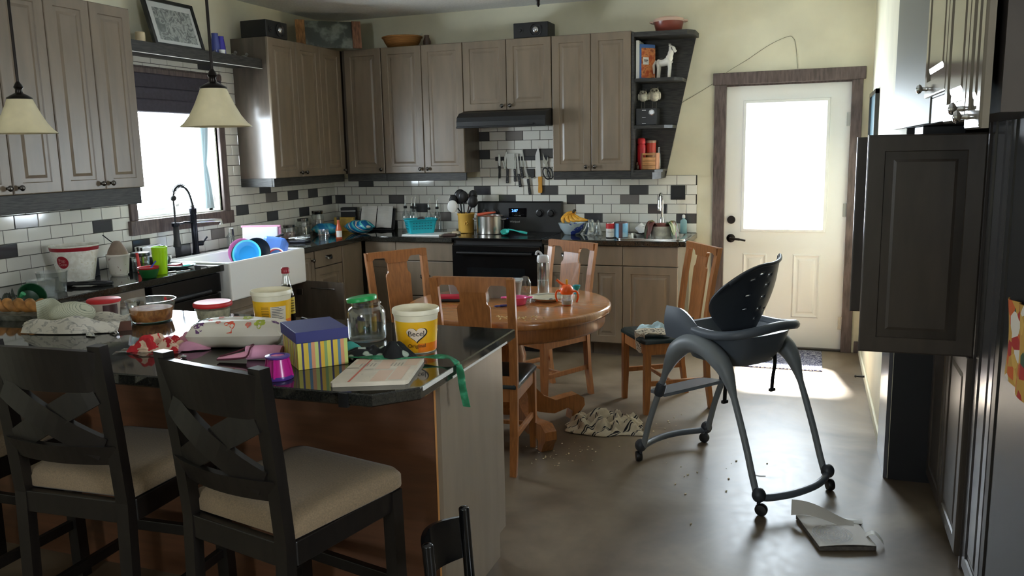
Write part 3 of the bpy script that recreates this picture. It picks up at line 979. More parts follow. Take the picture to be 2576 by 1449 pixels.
# upper cabinets above, flush with the wall face and seen at a grazing angle
UX, UZ = 4.57, 1.664
GLOSS = mat('glossy_taupe_front', (110, 102, 90), 0.13, var=0.04, scale=5, spec=0.6)
ru = T('wall_cabinet', 'run of upper cabinets on the right wall mirroring the bright door glass', 'cabinet', (UX, -2.22, 0), -PI / 2)
P('carcass', B().box(0.40, 2.44, 0.021, 0.203, UZ, 2.62), PANT_IN, ru)
P('end_panel', B().box(0.0, 1.385, 0.0, 0.02, UZ, 2.62, 0.002), mat('dull_grey_panel', (104, 104, 94), 0.5), ru)
for k, (x0, x1, zb_, kn) in enumerate(((1.39, 1.868, 1.745, 1.45), (1.872, 2.236, UZ - 0.012, 2.2), (2.24, 2.44, UZ - 0.034, 2.28))):
    o = P('door', door_panel(B(), x0, x1, zb_, 2.6, rail=0.05), GLOSS, ru)
    P('knob', knob_mesh(kn, zb_ + 0.03), CHROME, o)
P('gap_shade', B().box(1.39, 1.868, 0.004, 0.02, UZ, 1.744), mat('shade_black', (26, 26, 28), 0.4), ru)  # dark strip standing in for the shade in the gap below the door
dv = T('under_cabinet_box', 'flat black device mounted under the upper cabinet at the right', 'device', (4.6, -3.02, 1.629))
P('body', B().box(0.0, 0.15, -0.16, 0.12, 0.0, 0.034, 0.004), BLACKP, dv)
P('indicator', B().box(-0.0012, 0.0005, -0.06, -0.02, 0.012, 0.018), WHITE, dv)
S('side_panel', B().box(4.577, 4.5945, -2.6, -2.2, 0.0, 0.86, 0.002), mat('glossy_grey_panel', (96, 96, 102), 0.16), 'glossy grey panel standing against the right wall under the open cabinet door', 'panel')
tl = T('tall_cabinet', 'near-black tall cabinet at the right edge with a colourful apron hanging on it', 'cabinet', (0, 0, 0))
P('carcass', B().box(4.80, 5.3, -4.6, -3.5, 0.0, 2.7), mat('black_brown', (30, 27, 24), 0.4), tl)
P('door', door_panel(B().at((4.80, -3.505, 0), rz=-PI / 2), 0.0, 0.3, 0.03, 2.66), mat('dark_glossy_door', (62, 60, 60), 0.22), tl)
P('door', door_panel(B().at((4.80, -3.805, 0), rz=-PI / 2), 0.005, 0.78, 0.03, 2.66), mat('black_brown', (30, 27, 24), 0.4), tl)
APR = ramp_mat('apron_fruit_print', 'cells', [(0, (196, 150, 66)), (0.42, (214, 170, 84)), (0.62, (176, 48, 40)), (0.72, (60, 84, 60)), (0.8, (226, 216, 200)), (0.9, (206, 96, 40))], 0.8, 26, distort=1)
b = B()
b.grid(lambda u, v: (4.768 - 0.012 * abs(math.sin(u * 9)) - 0.006 * v, -4.03 - 0.4 * u - 0.03 * math.sin(v * 3.1), 0.90 + 0.035 * (1 - u) ** 3 * (1 - v) + (0.245 + 0.03 * u) * v), 20, 12, 0.004)
S('kitchen_apron', b, APR, 'folded apron with a yellow, red and green print hanging at the right edge', 'apron')
pf = T('picture_frame', 'black framed picture hanging on the right wall beside the door', 'picture', (RX, -0.47, 1.77))
P('frame', B().box(-0.025, -0.001, -0.32, -0.29, -0.18, 0.18).box(-0.025, -0.001, 0.29, 0.32, -0.18, 0.18).box(-0.025, -0.001, -0.32, 0.32, 0.15, 0.18).box(-0.025, -0.001, -0.32, 0.32, -0.18, -0.15), BLACK, pf)
P('print', B().box(-0.012, -0.002, -0.29, 0.29, -0.15, 0.15), mat('teal_print', (60, 96, 108), 0.3), pf)
S('picture_frame', B().box(-0.018, -0.001, -0.04, 0.04, -0.15, 0.06, 0.002), BLACKM, 'small thin dark frame on the right wall closest to the door casing', 'picture', (RX, -0.08, 1.78))

# ---- door mat, wall wire, ceiling light, outlet
MATM = ramp_mat('mat_pattern', 'noise', [(0, (38, 42, 74)), (0.46, (52, 56, 92)), (0.52, (206, 206, 212)), (0.58, (46, 50, 84)), (0.64, (210, 210, 214))], 0.95, 34, (1, 1.6, 1), distort=2.5, bump=0.4)
S('door_mat', B().box(3.70, 4.32, -0.66, -0.06, 0.0, 0.012, 0.005), MATM, 'navy and white patterned door mat in front of the white door', 'mat')
w = B().tube(bez([(3.19, -0.004, 1.937), (3.451, -0.004, 2.084), (3.56, -0.035, 2.165), (3.70, -0.004, 2.25), (3.86, -0.004, 2.35), (3.99, -0.004, 2.403), (4.03, -0.004, 2.39), (4.05, -0.004, 2.34), (4.07, -0.004, 2.165)], 6), 0.0017, 5)
S('wall_wire', w, mat('thin_wire', (120, 116, 96), 0.6), 'thin loose wire running across the wall above the white door', 'wire')
S('wall_outlet', B().box(3.129, 3.246, -0.012, -0.006, 1.182, 1.297, 0.002).box(3.155, 3.22, -0.014, -0.012, 1.2, 1.28, 0.001), mat('black_outlet', (20, 22, 24), 0.6), 'square black double outlet plate on the tiles above the bar sink', 'outlet')
cl = T('ceiling_light', 'ceiling light whose bronze finial dips into the top of the view', 'lamp', (2.54, -1.6, 2.49))
P('finial', B().lathe([(0.003, 0.0), (0.012, 0.012), (0.010, 0.03), (0.016, 0.04), (0.006, 0.05)], 14), BRONZE, cl)
P('bowl', B().lathe([(0.01, 0.048), (0.06, 0.054), (0.13, 0.09), (0.17, 0.15), (0.18, 0.2)], 32, False, False), mat('alabaster_glass', (214, 204, 172), 0.35), cl)
P('stem', B().cyl((0, 0, 0.05), (0, 0, 0.29), 0.008).at((0, 0, 0.262)).lathe([(0.065, 0), (0.07, 0.02), (0.07, 0.028)], 24), BRONZE, cl)

# ================================================================== PENDANTS
SHADE = mat('alabaster_shade', (226, 214, 176), 0.4, var=0.04, scale=12)
SHADE.node_tree.nodes['Principled BSDF'].inputs['Subsurface Weight'].default_value = 0.25
SHADE.node_tree.nodes['Principled BSDF'].inputs['Subsurface Radius'].default_value = (0.03, 0.03, 0.02)


def pendant(label, x, y):
    t = T('pendant_lamp', label, 'lamp', (x, y, 1.708), 0, 'pendant lamps over the island')
    P('lamp_shade', B().lathe([(0.124, 0.0), (0.108, 0.014), (0.088, 0.04), (0.068, 0.078), (0.052, 0.115), (0.044, 0.135), (0.04, 0.135), (0.05, 0.112), (0.065, 0.076), (0.085, 0.038), (0.105, 0.012), (0.121, 0.0)], 40, False, False), SHADE, t)
    P('cap', B().lathe([(0.047, 0.132), (0.046, 0.138), (0.026, 0.15), (0.014, 0.156), (0.012, 0.17), (0.018, 0.178), (0.012, 0.19), (0.006, 0.2)], 20), BRONZE, t)
    P('rod', B().cyl((0, 0, 0.19), (0, 0, ZC - 1.708 - 0.01), 0.0055, n=10), BRONZE, t)
    P('canopy', B().at((0, 0, ZC - 1.708)).lathe([(0.01, -0.04), (0.05, -0.025), (0.06, 0.0)], 24), BRONZE, t)


pendant('cream glass pendant lamp hanging at the left edge in front of the upper cabinet', 1.262, -4.3)
pendant('cream glass pendant lamp hanging in front of the sink window', 2.19, -4.3)

# ================================================================== ROUND TABLE AND OAK CHAIRS
tb = T('dining_table', 'round oak pedestal dining table with toys and dishes on it', 'table', (2.60, -2.42, 0), 0)
R_ = 0.58
P('tabletop', B().lathe([(R_ - 0.03, 0.70), (R_ - 0.006, 0.703), (R_, 0.712), (R_, 0.738), (R_ - 0.008, 0.748), (R_ - 0.02, 0.75), (0.001, 0.75)], 72), OAK_T, tb)
P('apron', B().lathe([(R_ - 0.055, 0.62), (R_ - 0.045, 0.625), (R_ - 0.035, 0.64), (R_ - 0.035, 0.702)], 72), OAK, tb)
P('pedestal', B().lathe([(0.12, 0.12), (0.13, 0.16), (0.085, 0.2), (0.075, 0.3), (0.095, 0.44), (0.07, 0.54), (0.09, 0.6), (0.16, 0.63)], 28), OAK, tb)
for k in range(4):
    a = PI / 4 + k * PI / 2 + 0.02
    prof = [(0.06, 0.30), (0.13, 0.25), (0.2, 0.175), (0.28, 0.135), (0.36, 0.145), (0.43, 0.15), (0.475, 0.12), (0.48, 0.075), (0.455, 0.045), (0.43, 0.0), (0.385, 0.0), (0.395, 0.05), (0.36, 0.075), (0.27, 0.055), (0.17, 0.08), (0.06, 0.13)]
    P('foot', B().at((0, 0, 0), rz=a).prism(prof, -0.035, 0.035, 'y', True), OAK, tb)

LEATHER = mat('dark_green_leather', (24, 38, 38), 0.3)


def oak_chair(label, loc, rz):
    t = T('dining_chair', label, 'chair', (loc[0], loc[1], 0), rz, 'oak chairs around the round table')
    w = 0.182
    for s in (-1, 1):
        P('leg', B().ring([[(s * w + dx * 0.019, 0.19 + dy * 0.019, z) for dx, dy in ((-1, -1), (1, -1), (1, 1), (-1, 1))] for z in (0.44, 0.2)] +
                          [[(s * w + dx * 0.015, 0.195 + dy * 0.015, 0) for dx, dy in ((-1, -1), (1, -1), (1, 1), (-1, 1))]], True, True, True, False), OAK, t)
        rows = []
        for z, y in ((0.0, -0.235), (0.2, -0.205), (0.44, -0.19), (0.6, -0.198), (0.8, -0.225), (1.0, -0.262)):
            hh = 0.02 if z > 0.1 else 0.017
            rows.append([(s * (w + 0.012 * max(0, z - 0.44) / 0.56) + dx * hh, y + dy * 0.014, z) for dx, dy in ((-1, -1), (1, -1), (1, 1), (-1, 1))])
        P('rear_post', B().ring(rows, True, True, True, False), OAK, t)
        P('stretcher', B().box(s * w - 0.009, s * w + 0.009, -0.2, 0.18, 0.175, 0.205, 0.003), OAK, t)
        P('seat_rail', B().box(s * w - 0.012, s * w + 0.012, -0.18, 0.185, 0.37, 0.445, 0.002), OAK, t)
    P('stretcher', B().box(-w, w, 0.02, 0.038, 0.18, 0.2, 0.003), OAK, t)
    P('seat_rail', B().box(-w, w, 0.178, 0.202, 0.37, 0.445, 0.002), OAK, t)
    P('seat_rail', B().box(-w, w, -0.2, -0.178, 0.37, 0.445, 0.002), OAK, t)
    b = B()
    rows = []
    for z, ins in ((0.44, 0.0), (0.455, 0.0), (0.468, 0.012), (0.473, 0.04)):
        hx, hy = 0.205 - ins, 0.215 - ins
        rows.append([(x, y, z) for x, y in ((-hx + 0.012, -hy), (hx - 0.012, -hy), (hx, -hy + 0.03), (hx, hy - 0.02), (hx - 0.02, hy), (-hx + 0.02, hy), (-hx, hy - 0.02), (-hx, -hy + 0.03))])
    b.at((0, 0.005, 0)).ring(rows, True, True, True, True)
    P('seat', b, LEATHER, t)

    def yb(z):
        return -0.19 - 0.075 * max(0, (z - 0.44) / 0.56) ** 1.4
    # crest rail with shaped shoulders meeting a wide splat
    rail = [(-0.207, 0.955), (-0.172, 0.955), (-0.165, 0.962), (-0.155, 0.965), (-0.095, 0.965), (-0.08, 0.955), (-0.072, 0.935), (-0.068, 0.93), (0.068, 0.93), (0.072, 0.935), (0.08, 0.955), (0.095, 0.965), (0.155, 0.965), (0.165, 0.962), (0.172, 0.955), (0.207, 0.955), (0.207, 0.998), (0.2, 1.004), (-0.2, 1.004), (-0.207, 0.998)]
    P('crest_rail', B().at((0, -0.248, 0)).prism(rail, -0.012, 0.012, 'y'), OAK, t)
    spl = [(-0.075, 0.49), (0.075, 0.49), (0.085, 0.845), (0.082, 0.858), (0.071, 0.868), (0.067, 0.88), (0.067, 0.935), (-0.067, 0.935), (-0.067, 0.88), (-0.071, 0.868), (-0.082, 0.858), (-0.085, 0.845)]
    bb = B()
    vs = [(x, yb(z) + 0.006, z) for x, z in spl] + [(x, yb(z) - 0.006, z) for x, z in spl]
    n = len(spl)
    bb.add(vs, [tuple(range(n)), tuple(range(2 * n - 1, n - 1, -1))] + [(i, i + n, (i + 1) % n + n, (i + 1) % n) for i in range(n)])
    P('splat', bb, OAK, t)
    P('back_rail', B().box(-w, w, -0.206, -0.184, 0.455, 0.5, 0.003), OAK, t)
    return t


ch = oak_chair('oak dining chair pushed in at the near side of the round table', (2.655, -2.885), math.radians(5.0))
dup(ch, 'oak dining chair at the far side of the table, before the taupe base cabinets', (2.60, -1.735, 0), math.radians(151.4))
dup(ch, 'oak dining chair beside the white door with baby cloths on its seat', (3.367, -1.696, 0), math.radians(123))
dup(ch, 'oak dining chair at the left side of the round table in front of the drawers', (1.99, -2.34, 0), math.radians(-123.5))

# ================================================================== BAR STOOLS
FAB = mat('tan_seat_fabric', (126, 107, 82), 0.85, var=0.08, scale=220, bump=0.15, sheen=0.1)


def stool(label, loc, rz):
    t = T('bar_stool', label, 'stool', (loc[0], loc[1], 0), rz, 'dark cross-back stools at the island')
    w = 0.205
    sq = ((-1, -1), (1, -1), (1, 1), (-1, 1))
    for s in (-1, 1):
        P('leg', B().ring([[(s * (w + (0.01 if z < 0.1 else 0)) + dx * 0.022, 0.205 + dy * 0.022, z) for dx, dy in sq] for z in (0.0, 0.58)], True, True, True, False), ESPRESSO, t)
        rows = [[(s * (w - 0.012) + dx * 0.022, y + dy * 0.017, z) for dx, dy in sq] for z, y in ((0.0, -0.25), (0.3, -0.225), (0.58, -0.215), (0.8, -0.232), (1.075, -0.262))]
        P('rear_post', B().ring(rows, True, True, True, False), ESPRESSO, t)
        P('stretcher', B().box(s * w - 0.012, s * w + 0.012, -0.22, 0.19, 0.2, 0.235, 0.003), ESPRESSO, t)
        P('seat_rail', B().box(s * w - 0.014, s * w + 0.014, -0.2, 0.2, 0.515, 0.585, 0.003), ESPRESSO, t)
    P('footrest', B().box(-w, w, 0.192, 0.218, 0.26, 0.3, 0.003), ESPRESSO, t)
    P('stretcher', B().box(-w, w, -0.235, -0.215, 0.2, 0.235, 0.003), ESPRESSO, t)
    P('seat_rail', B().box(-w, w, 0.193, 0.22, 0.515, 0.585, 0.003), ESPRESSO, t)
    P('seat_rail', B().box(-w, w, -0.23, -0.203, 0.515, 0.585, 0.003), ESPRESSO, t)
    rows = []
    for z, ins in ((0.583, 0.012), (0.592, 0.0), (0.625, 0.0), (0.642, 0.012), (0.65, 0.04), (0.654, 0.1)):
        hx, y0, y1, r = 0.235 - ins, -0.205 + ins, 0.245 - ins, 0.045
        loop = []
        for cx_, cy_, a0 in ((hx - r, y1 - r, 0), (-hx + r, y1 - r, 90), (-hx + 0.03, y0 + 0.01, 180), (hx - 0.03, y0 + 0.01, 270)):
            rr = r if cy_ > 0 else 0.01
            for k in range(5):
                a = math.radians(a0 + k * 22.5)
                loop.append((cx_ + rr * math.cos(a), cy_ + rr * math.sin(a), z))
        rows.append(loop)
    P('seat_cushion', B().ring(rows), FAB, t)

    def bow(u, zz, yy, h, th_=0.02, dep=0.035):
        pass
    for nm, zc_, hh, yb_ in (('top_rail', 0.995, 0.062, -0.252), ('lower_rail', 0.735, 0.032, -0.226)):
        b = B()
        N_ = 14
        rows = []
        for k in range(N_ + 1):
            u = -1 + 2 * k / N_
            y = yb_ - 0.035 * (1 - u * u) + (0.0 if nm == 'lower_rail' else 0.0)
            tilt = 0.012
            zt_ = hh + (0.012 * (1 - u * u) if nm == 'top_rail' else 0)
            rows.append([(u * w, y - 0.011 + tilt, zc_ - hh), (u * w, y + 0.011 + tilt, zc_ - hh), (u * w, y + 0.011 - tilt, zc_ + zt_), (u * w, y - 0.011 - tilt, zc_ + zt_)])
        b.ring(rows, True, True, True, False)
        P(nm, b, ESPRESSO, t)
    for s in (-1, 1):
        b = B()
        rows = []
        for k in range(11):
            v = k / 10
            x = s * (-0.165 + 0.33 * v)
            z = 0.755 + 0.18 * v
            y = -0.234 - 0.018 * v - 0.032 * (1 - (2 * v - 1) ** 2 * 0.8) + (0.003 * s)
            nx, nz = -0.48 * s, 0.88
            hw_ = 0.038
            rows.append([(x - nx * hw_, y - 0.009, z - nz * hw_), (x + nx * hw_, y - 0.009, z + nz * hw_), (x + nx * hw_, y + 0.009, z + nz * hw_), (x - nx * hw_, y + 0.009, z - nz * hw_)])
        b.ring(rows, True, True, True, False)
        P('cross_brace', b, ESPRESSO, t)
    return t


st = stool('dark cross-back bar stool with a tan seat, nearest to the island corner', (2.775, -4.80), math.radians(-12.5))
dup(st, 'dark cross-back bar stool with a tan seat, second from the island corner', (2.085, -4.76, 0), math.radians(3))
dup(st, 'dark bar stool cut off by the left edge of the photo', (1.37, -4.74, 0), math.radians(2))

kc = T('child_chair', "small black wooden child's chair in front of the island corner", 'chair', (3.41, -4.77, 0), 0)
for s in (-1, 1):
    P('rear_post', B().tube([(-0.13, s * 0.125, 0), (-0.135, s * 0.125, 0.28), (-0.15, s * 0.125, 0.55)], [0.014, 0.016, 0.016], 12).sphere((-0.15, s * 0.125, 0.55), 0.016, sc=(1, 1, 0.5)), BLACK, kc)
    P('leg', B().cyl((0.13, s * 0.125, 0), (0.13, s * 0.125, 0.27), 0.015), BLACK, kc)
    P('stretcher', B().cyl((-0.13, s * 0.125, 0.13), (0.13, s * 0.125, 0.13), 0.009), BLACK, kc)
P('seat', B().box(-0.15, 0.16, -0.15, 0.15, 0.268, 0.288, 0.006), BLACK, kc)
b = B()
b.grid(lambda u, v: (-0.145 - 0.05 * math.sin(PI * u) - 0.01 * v, -0.12 + 0.24 * u, 0.40 + 0.125 * v + 0.012 * math.sin(PI * u) * v), 16, 4, 0.012)
P('back_rail', b, BLACK, kc)

# ================================================================== HIGH CHAIR
GREY = mat('cool_grey_plastic', (92, 100, 110), 0.4)
GREY_L = mat('light_grey_plastic', (122, 128, 132), 0.45)
GREY_D = mat('charcoal_plastic', (52, 57, 64), 0.42)
hc = T('high_chair', 'grey plastic high chair on castors standing on the open floor', 'high chair', (3.871, -2.775, 0), math.atan2(0.795, 0.607))
# local +y = facing direction
side = [(0.37, 0.085), (0.352, 0.15), (0.318, 0.26), (0.262, 0.40), (0.205, 0.54), (0.14, 0.64), (0.06, 0.69), (-0.03, 0.69), (-0.11, 0.655), (-0.17, 0.60), (-0.222, 0.49), (-0.295, 0.30), (-0.345, 0.15), (-0.37, 0.085)]
for s in (-1, 1):
    pts = bez([(s * (0.225 + 0.012 * (0.7 - z)), y, z) for y, z in side], 4)
    rs = [0.0155 + 0.03 * max(0, min(1, (p.z - 0.50) / 0.14)) for p in pts]
    P('leg_frame', B().tube(pts, rs, 12), GREY_L, hc)
for s in (-1, 1):
    pts = bez([(-0.23, s * 0.372, 0.085), (-0.205, s * 0.4, 0.075), (-0.1, s * 0.435, 0.075), (0, s * 0.445, 0.076), (0.1, s * 0.435, 0.075), (0.205, s * 0.4, 0.075), (0.23, s * 0.372, 0.085)], 5)
    P('floor_bar', B().tube(pts, 0.017, 12), GREY, hc)
for sx in (-1, 1):
    for s in (-1, 1):
        o = P('castor', B().at((sx * 0.237, s * 0.385, 0)).sphere((0, 0, 0.09), 0.034, sc=(0.9, 0.9, 1.0)).cyl((0, 0, 0.04), (0, 0, 0.075), 0.008), GREY_D, hc)
        P('wheel', B().at((sx * 0.237, s * 0.40, 0.0275), rz=0.5 * sx * s, ry=PI / 2).lathe([(0.006, -0.017), (0.024, -0.015), (0.0275, -0.008), (0.0275, 0.008), (0.024, 0.015), (0.006, 0.017)], 20), BLACKP, o)
# seat shell: bowl under the rim
rows = []
for z, hx, y0, y1 in ((0.585, 0.10, -0.1, 0.1), (0.60, 0.155, -0.165, 0.17), (0.66, 0.185, -0.2, 0.2), (0.735, 0.205, -0.225, 0.22), (0.75, 0.21, -0.23, 0.225), (0.75, 0.185, -0.2, 0.2), (0.66, 0.16, -0.17, 0.17), (0.625, 0.12, -0.12, 0.12)):
    rows.append([((hx) * (abs(math.cos(a)) ** 0.55) * (1 if math.cos(a) > 0 else -1), (y0 + y1) / 2 + (y1 - y0) / 2 * (abs(math.sin(a)) ** 0.55) * (1 if math.sin(a) > 0 else -1), z) for a in [2 * PI * k / 40 for k in range(40)]])
P('seat', B().ring(rows), GREY, hc)
# arm ring sweeping round the back
pts = bez([(-0.2, 0.16, 0.775), (-0.215, 0.05, 0.755), (-0.22, -0.08, 0.75), (-0.2, -0.19, 0.765), (-0.12, -0.255, 0.785), (0, -0.27, 0.795), (0.12, -0.255, 0.785), (0.2, -0.19, 0.765), (0.22, -0.08, 0.75), (0.215, 0.05, 0.755), (0.2, 0.16, 0.775)], 5)
P('arm_ring', B().tube([(p.x, p.y, p.z) for p in pts], 0.022, 10), GREY, hc)
for s in (-1, 1):
    b = B()
    b.grid(lambda u, v: (s * (0.20 + 0.015 * math.sin(PI * v)), 0.02 + 0.2 * u, 0.70 + (0.055 + 0.085 * math.sin(min(1, u * 1.5) * PI / 2)) * v), 12, 6, 0.024)
    o = P('armrest', b, GREY, hc)
    for k in range(4):
        P('slot', B().box(s * 0.2 - 0.03, s * 0.2 + 0.03, 0.09 + 0.028 * k, 0.102 + 0.028 * k, 0.79, 0.802, 0.003), BLACKM, o)


def back(u, v):
    q = 2 * u - 1
    hwid = 0.115 + 0.085 * math.sin(min(1, v * 1.35) * PI / 2) - 0.02 * max(0, v - 0.7)
    top = 0.325 + (0.02 * q * q if q > 0 else -0.075 * q * q)
    wing = (0.10 * math.sin(PI * min(1, v * 0.9)) + 0.01 if q < 0 else 0.035 + 0.05 * v) * abs(q) ** 2.4
    return (q * hwid, -0.075 - 0.115 * v + wing, 0.735 + top * v * 1.02)


SLOT = []
NB, MB = 40, 34
b = B()
slots = [(0.33, 0.80), (0.33, 0.58), (0.33, 0.36), (0.62, 0.84), (0.60, 0.68), (0.62, 0.50), (0.60, 0.33), (0.61, 0.18), (0.45, 0.86), (0.78, 0.3)]
vs = [Vector(back(i / NB, j / MB)) for j in range(MB + 1) for i in range(NB + 1)]
q = lambda i, j: j * (NB + 1) + i
holes = set()
for (su, sv) in slots:
    i0, j0 = int(su * NB), int(sv * MB)
    for di in range(3):
        holes.add((i0 + di, j0))
fs = [(q(i, j), q(i + 1, j), q(i + 1, j + 1), q(i, j + 1)) for j in range(MB) for i in range(NB) if (i, j) not in holes]
b.add(vs, fs, True)
o = P('backrest', b, GREY_D, hc)
md = o.modifiers.new('thickness', 'SOLIDIFY')
md.thickness = 0.012
P('backrest_rim', B().tube([back(i / 24, 1.0) for i in range(25)] , 0.0085, 8), GREY_D, hc)
P('footrest', B().at((0, 0.265, 0.385), rx=math.radians(-6)).prism([(-0.215, -0.03), (0.215, -0.03), (0.19, 0.10), (0.15, 0.12), (-0.15, 0.12), (-0.19, 0.10)], -0.008, 0.008, 'z'), mat('footrest_plastic', (120, 128, 136), 0.2), hc)
for s in (-1, 1):
    P('clip', B().at((s * 0.229, 0.25, 0.425), rx=math.radians(22)).lathe([(0.022, -0.04), (0.026, -0.03), (0.026, 0.015), (0.021, 0.03)], 14), GREY_D, hc)
for (x, y, z1_, z0_) in ((-0.10, -0.06, 0.60, 0.41), (0.1, -0.17, 0.64, 0.46)):
    pts = [(x, y, z1_), (x + 0.003, y, (z1_ * 2 + z0_) / 3), (x - 0.002, y + 0.005, (z1_ + z0_ * 2) / 3), (x, y + 0.01, z0_)]
    b = B()
    rows = [[(p[0] - 0.011, p[1] - 0.002, p[2]), (p[0] + 0.011, p[1] - 0.002, p[2]), (p[0] + 0.011, p[1] + 0.002, p[2]), (p[0] - 0.011, p[1] + 0.002, p[2])] for p in bez(pts, 4)]
    b.ring(rows, True, True, True, False).box(x - 0.017, x + 0.017, y, y + 0.018, z0_ - 0.012, z0_ + 0.004, 0.004)
    P('strap', b, BLACKM, hc)

# ================================================================== SMALL THINGS
from mathutils import noise as NZ
CAMX, CAMY = 4.2052, -6.7909
TB = CZ + 0.0005   # top of the counters


def cam_ang(x, y):
    return math.atan2(CAMY - y, CAMX - x)


def vessel(name, label, cat, loc, prof, M_, t_=0.003, part='bowl', group=None, n=36, rz=0, **kw):
    t = T(name, label, cat, loc, rz, group)
    P(part, B().cup(prof, t_, n, **kw), M_, t)
    return t


def decal(prof_r, a0, a1, z0, z1, off=0.0008, n=20):
    """patch wrapped on a round wall"""
    return B().grid(lambda u, v: ((prof_r(z0 + (z1 - z0) * v) + off) * math.cos(a0 + (a1 - a0) * u), (prof_r(z0 + (z1 - z0) * v) + off) * math.sin(a0 + (a1 - a0) * u), z0 + (z1 - z0) * v), n, 4)


def wrap_text(b, body, size, prof_r, a, z, off=0.0016):
    return b.text(body, size, lambda x, y: ((prof_r(z + y) + off) * math.cos(a + x / prof_r(z)), (prof_r(z + y) + off) * math.sin(a + x / prof_r(z)), z + y))


def heap(sx, sy, h, seed, n=34, freq=3.0, edge=0.004, ragged=0.25):
    """crumpled cloth lying on a surface"""
    b = B()

    def fn(u, v):
        a, c = 2 * u - 1, 2 * v - 1
        # square to rounded outline
        x = a * math.sqrt(max(0, 1 - c * c * 0.45))
        y = c * math.sqrt(max(0, 1 - a * a * 0.45))
        rag = 1 + ragged * NZ.noise(Vector((a * 1.7 + seed, c * 1.7, seed * 0.7)))
        r = max(abs(a), abs(c))
        q1 = NZ.noise(Vector((a * freq * 0.5 + seed * 3.1, c * freq * 0.5, seed)))
        q2 = NZ.noise(Vector((a * freq * 0.6 + seed, c * freq * 0.6, seed * 2.0)))
        f1 = math.sin(freq * 2.1 * a + 4.0 * q1 + seed)
        f2 = math.sin(freq * 2.4 * c + 4.5 * q2 + seed * 1.3)
        z = h * (1 - r ** 2.6) * (0.48 + 0.27 * f1 + 0.25 * f2) + 0.12 * h * (1 - r ** 5) * abs(math.sin(freq * 4 * (a - c) + 5 * q1))
        return (x * sx * rag, y * sy * rag, max(edge, z + edge))
    b.grid(fn, n, n, 0.003)
    return b


RED = mat('red_plastic', (206, 44, 48), 0.5)
DRED = mat('dark_red', (150, 26, 40), 0.35)
LIME = mat('lime_plastic', (170, 226, 20), 0.3)
GREEN = mat('green_plastic', (34, 96, 46), 0.35)
TEAL = mat('teal_plastic', (28, 170, 186), 0.35)
BLUE = mat('bright_blue', (40, 150, 226), 0.3)
NAVY = mat('navy_lid', (46, 50, 116), 0.55)
PINK = mat('pink_plastic', (236, 98, 160), 0.35)
LPINK = mat('pale_pink_cloth', (222, 158, 184), 0.85)
MAG = mat('magenta_plastic', (206, 40, 150), 0.25)
PURPLE = mat('purple_plastic', (92, 60, 150), 0.3)
ORANGE = mat('orange_plastic', (255, 104, 28), 0.35)
YEL = mat('yellow_plastic', (240, 190, 40), 0.4)
SILV = mat('silver_foil', (205, 206, 208), 0.22, metal=1)

# ---------------------------------------------------------------- left counter
x, y = 0.215, -3.17
t = T('popcorn_bucket', 'big white bucket with red rim band and round dark red badge', 'bucket', (x, y, TB))
pr_ = [(0.09, 0), (0.092, 0.004), (0.13, 0.198), (0.134, 0.2), (0.134, 0.205)]
P('bucket', B().cup(pr_, 0.003, 44), ramp_mat('bucket_print', 'noise', [(0, (214, 208, 192)), (0.45, (228, 224, 210)), (0.6, (242, 240, 230)), (0.7, (220, 212, 190))], 0.5, 34, interp='LINEAR'), t)
rb = lambda z: 0.092 + 0.038 * (z - 0.004) / 0.194
P('rim_band', B().lathe([(rb(0.175) + 0.001, 0.175), (rb(0.196) + 0.0015, 0.196)], 44, False, False), DRED, t)
a = cam_ang(x, y) - 0.62
b = B()
rows = []
for f_ in (0.02, 0.35, 0.7, 1.0):
    rows.append([((rb(0.115 + f_ * 0.036 * math.sin(k * PI / 16)) + 0.0012) * math.cos(a + f_ * 0.034 * math.cos(k * PI / 16) / 0.11), (rb(0.115 + f_ * 0.036 * math.sin(k * PI / 16)) + 0.0012) * math.sin(a + f_ * 0.034 * math.cos(k * PI / 16) / 0.11), 0.115 + f_ * 0.036 * math.sin(k * PI / 16)) for k in range(32)])
b.ring(rows, True, False, False, True)
bd_ = P('badge', b, DRED, t)
P('badge_script', wrap_text(wrap_text(B(), 'Pop', 0.026, rb, a, 0.125, 0.002), 'Corn', 0.024, rb, a, 0.103, 0.002), mat('pale_script', (196, 160, 150), 0.6), bd_)

t = T('filter_cup', 'white printed paper cup with a grey-brown cone and a spoon handle rising out of it', 'cup', (0.325, -2.965, TB))
P('cup', B().cup([(0.045, 0), (0.047, 0.008), (0.052, 0.01), (0.064, 0.118), (0.067, 0.12), (0.067, 0.128)], 0.002), ramp_mat('cup_print', 'noise', [(0, (226, 220, 208)), (0.62, (226, 220, 208)), (0.66, (176, 150, 140))], 0.5, 40), t)
P('cone', B().lathe([(0.06, 0.118), (0.052, 0.15), (0.03, 0.19), (0.018, 0.205), (0.002, 0.207)], 24), mat('brown_paper', (140, 122, 106), 0.85, var=0.06, scale=20), t)
P('spoon_handle', B().tube([(0.0, 0.0, 0.18), (-0.02, -0.03, 0.21), (-0.05, -0.05, 0.245)], 0.0035, 6), mat('gunmetal', (44, 46, 54), 0.25), t)
S('tablet_case', B().at((0, 0, 0), rz=0.5).box(-0.008, 0.008, -0.05, 0.05, 0, 0.105, 0.004), mat('navy_black', (30, 32, 44), 0.4), 'small dark folder standing left of the white paper cup', 'folder', (0.20, -3.02, TB))
t = T('glass_canister', 'clear glass canister with a black lid beside the white paper cup', 'canister', (0.335, -2.80, TB))
P('jar', B().cup([(0.05, 0), (0.052, 0.003), (0.052, 0.095)], 0.003), CLEAR, t)
P('lid', B().lathe([(0.056, 0.095), (0.057, 0.1), (0.053, 0.117), (0.01, 0.122)], 28), BLACKP, t)
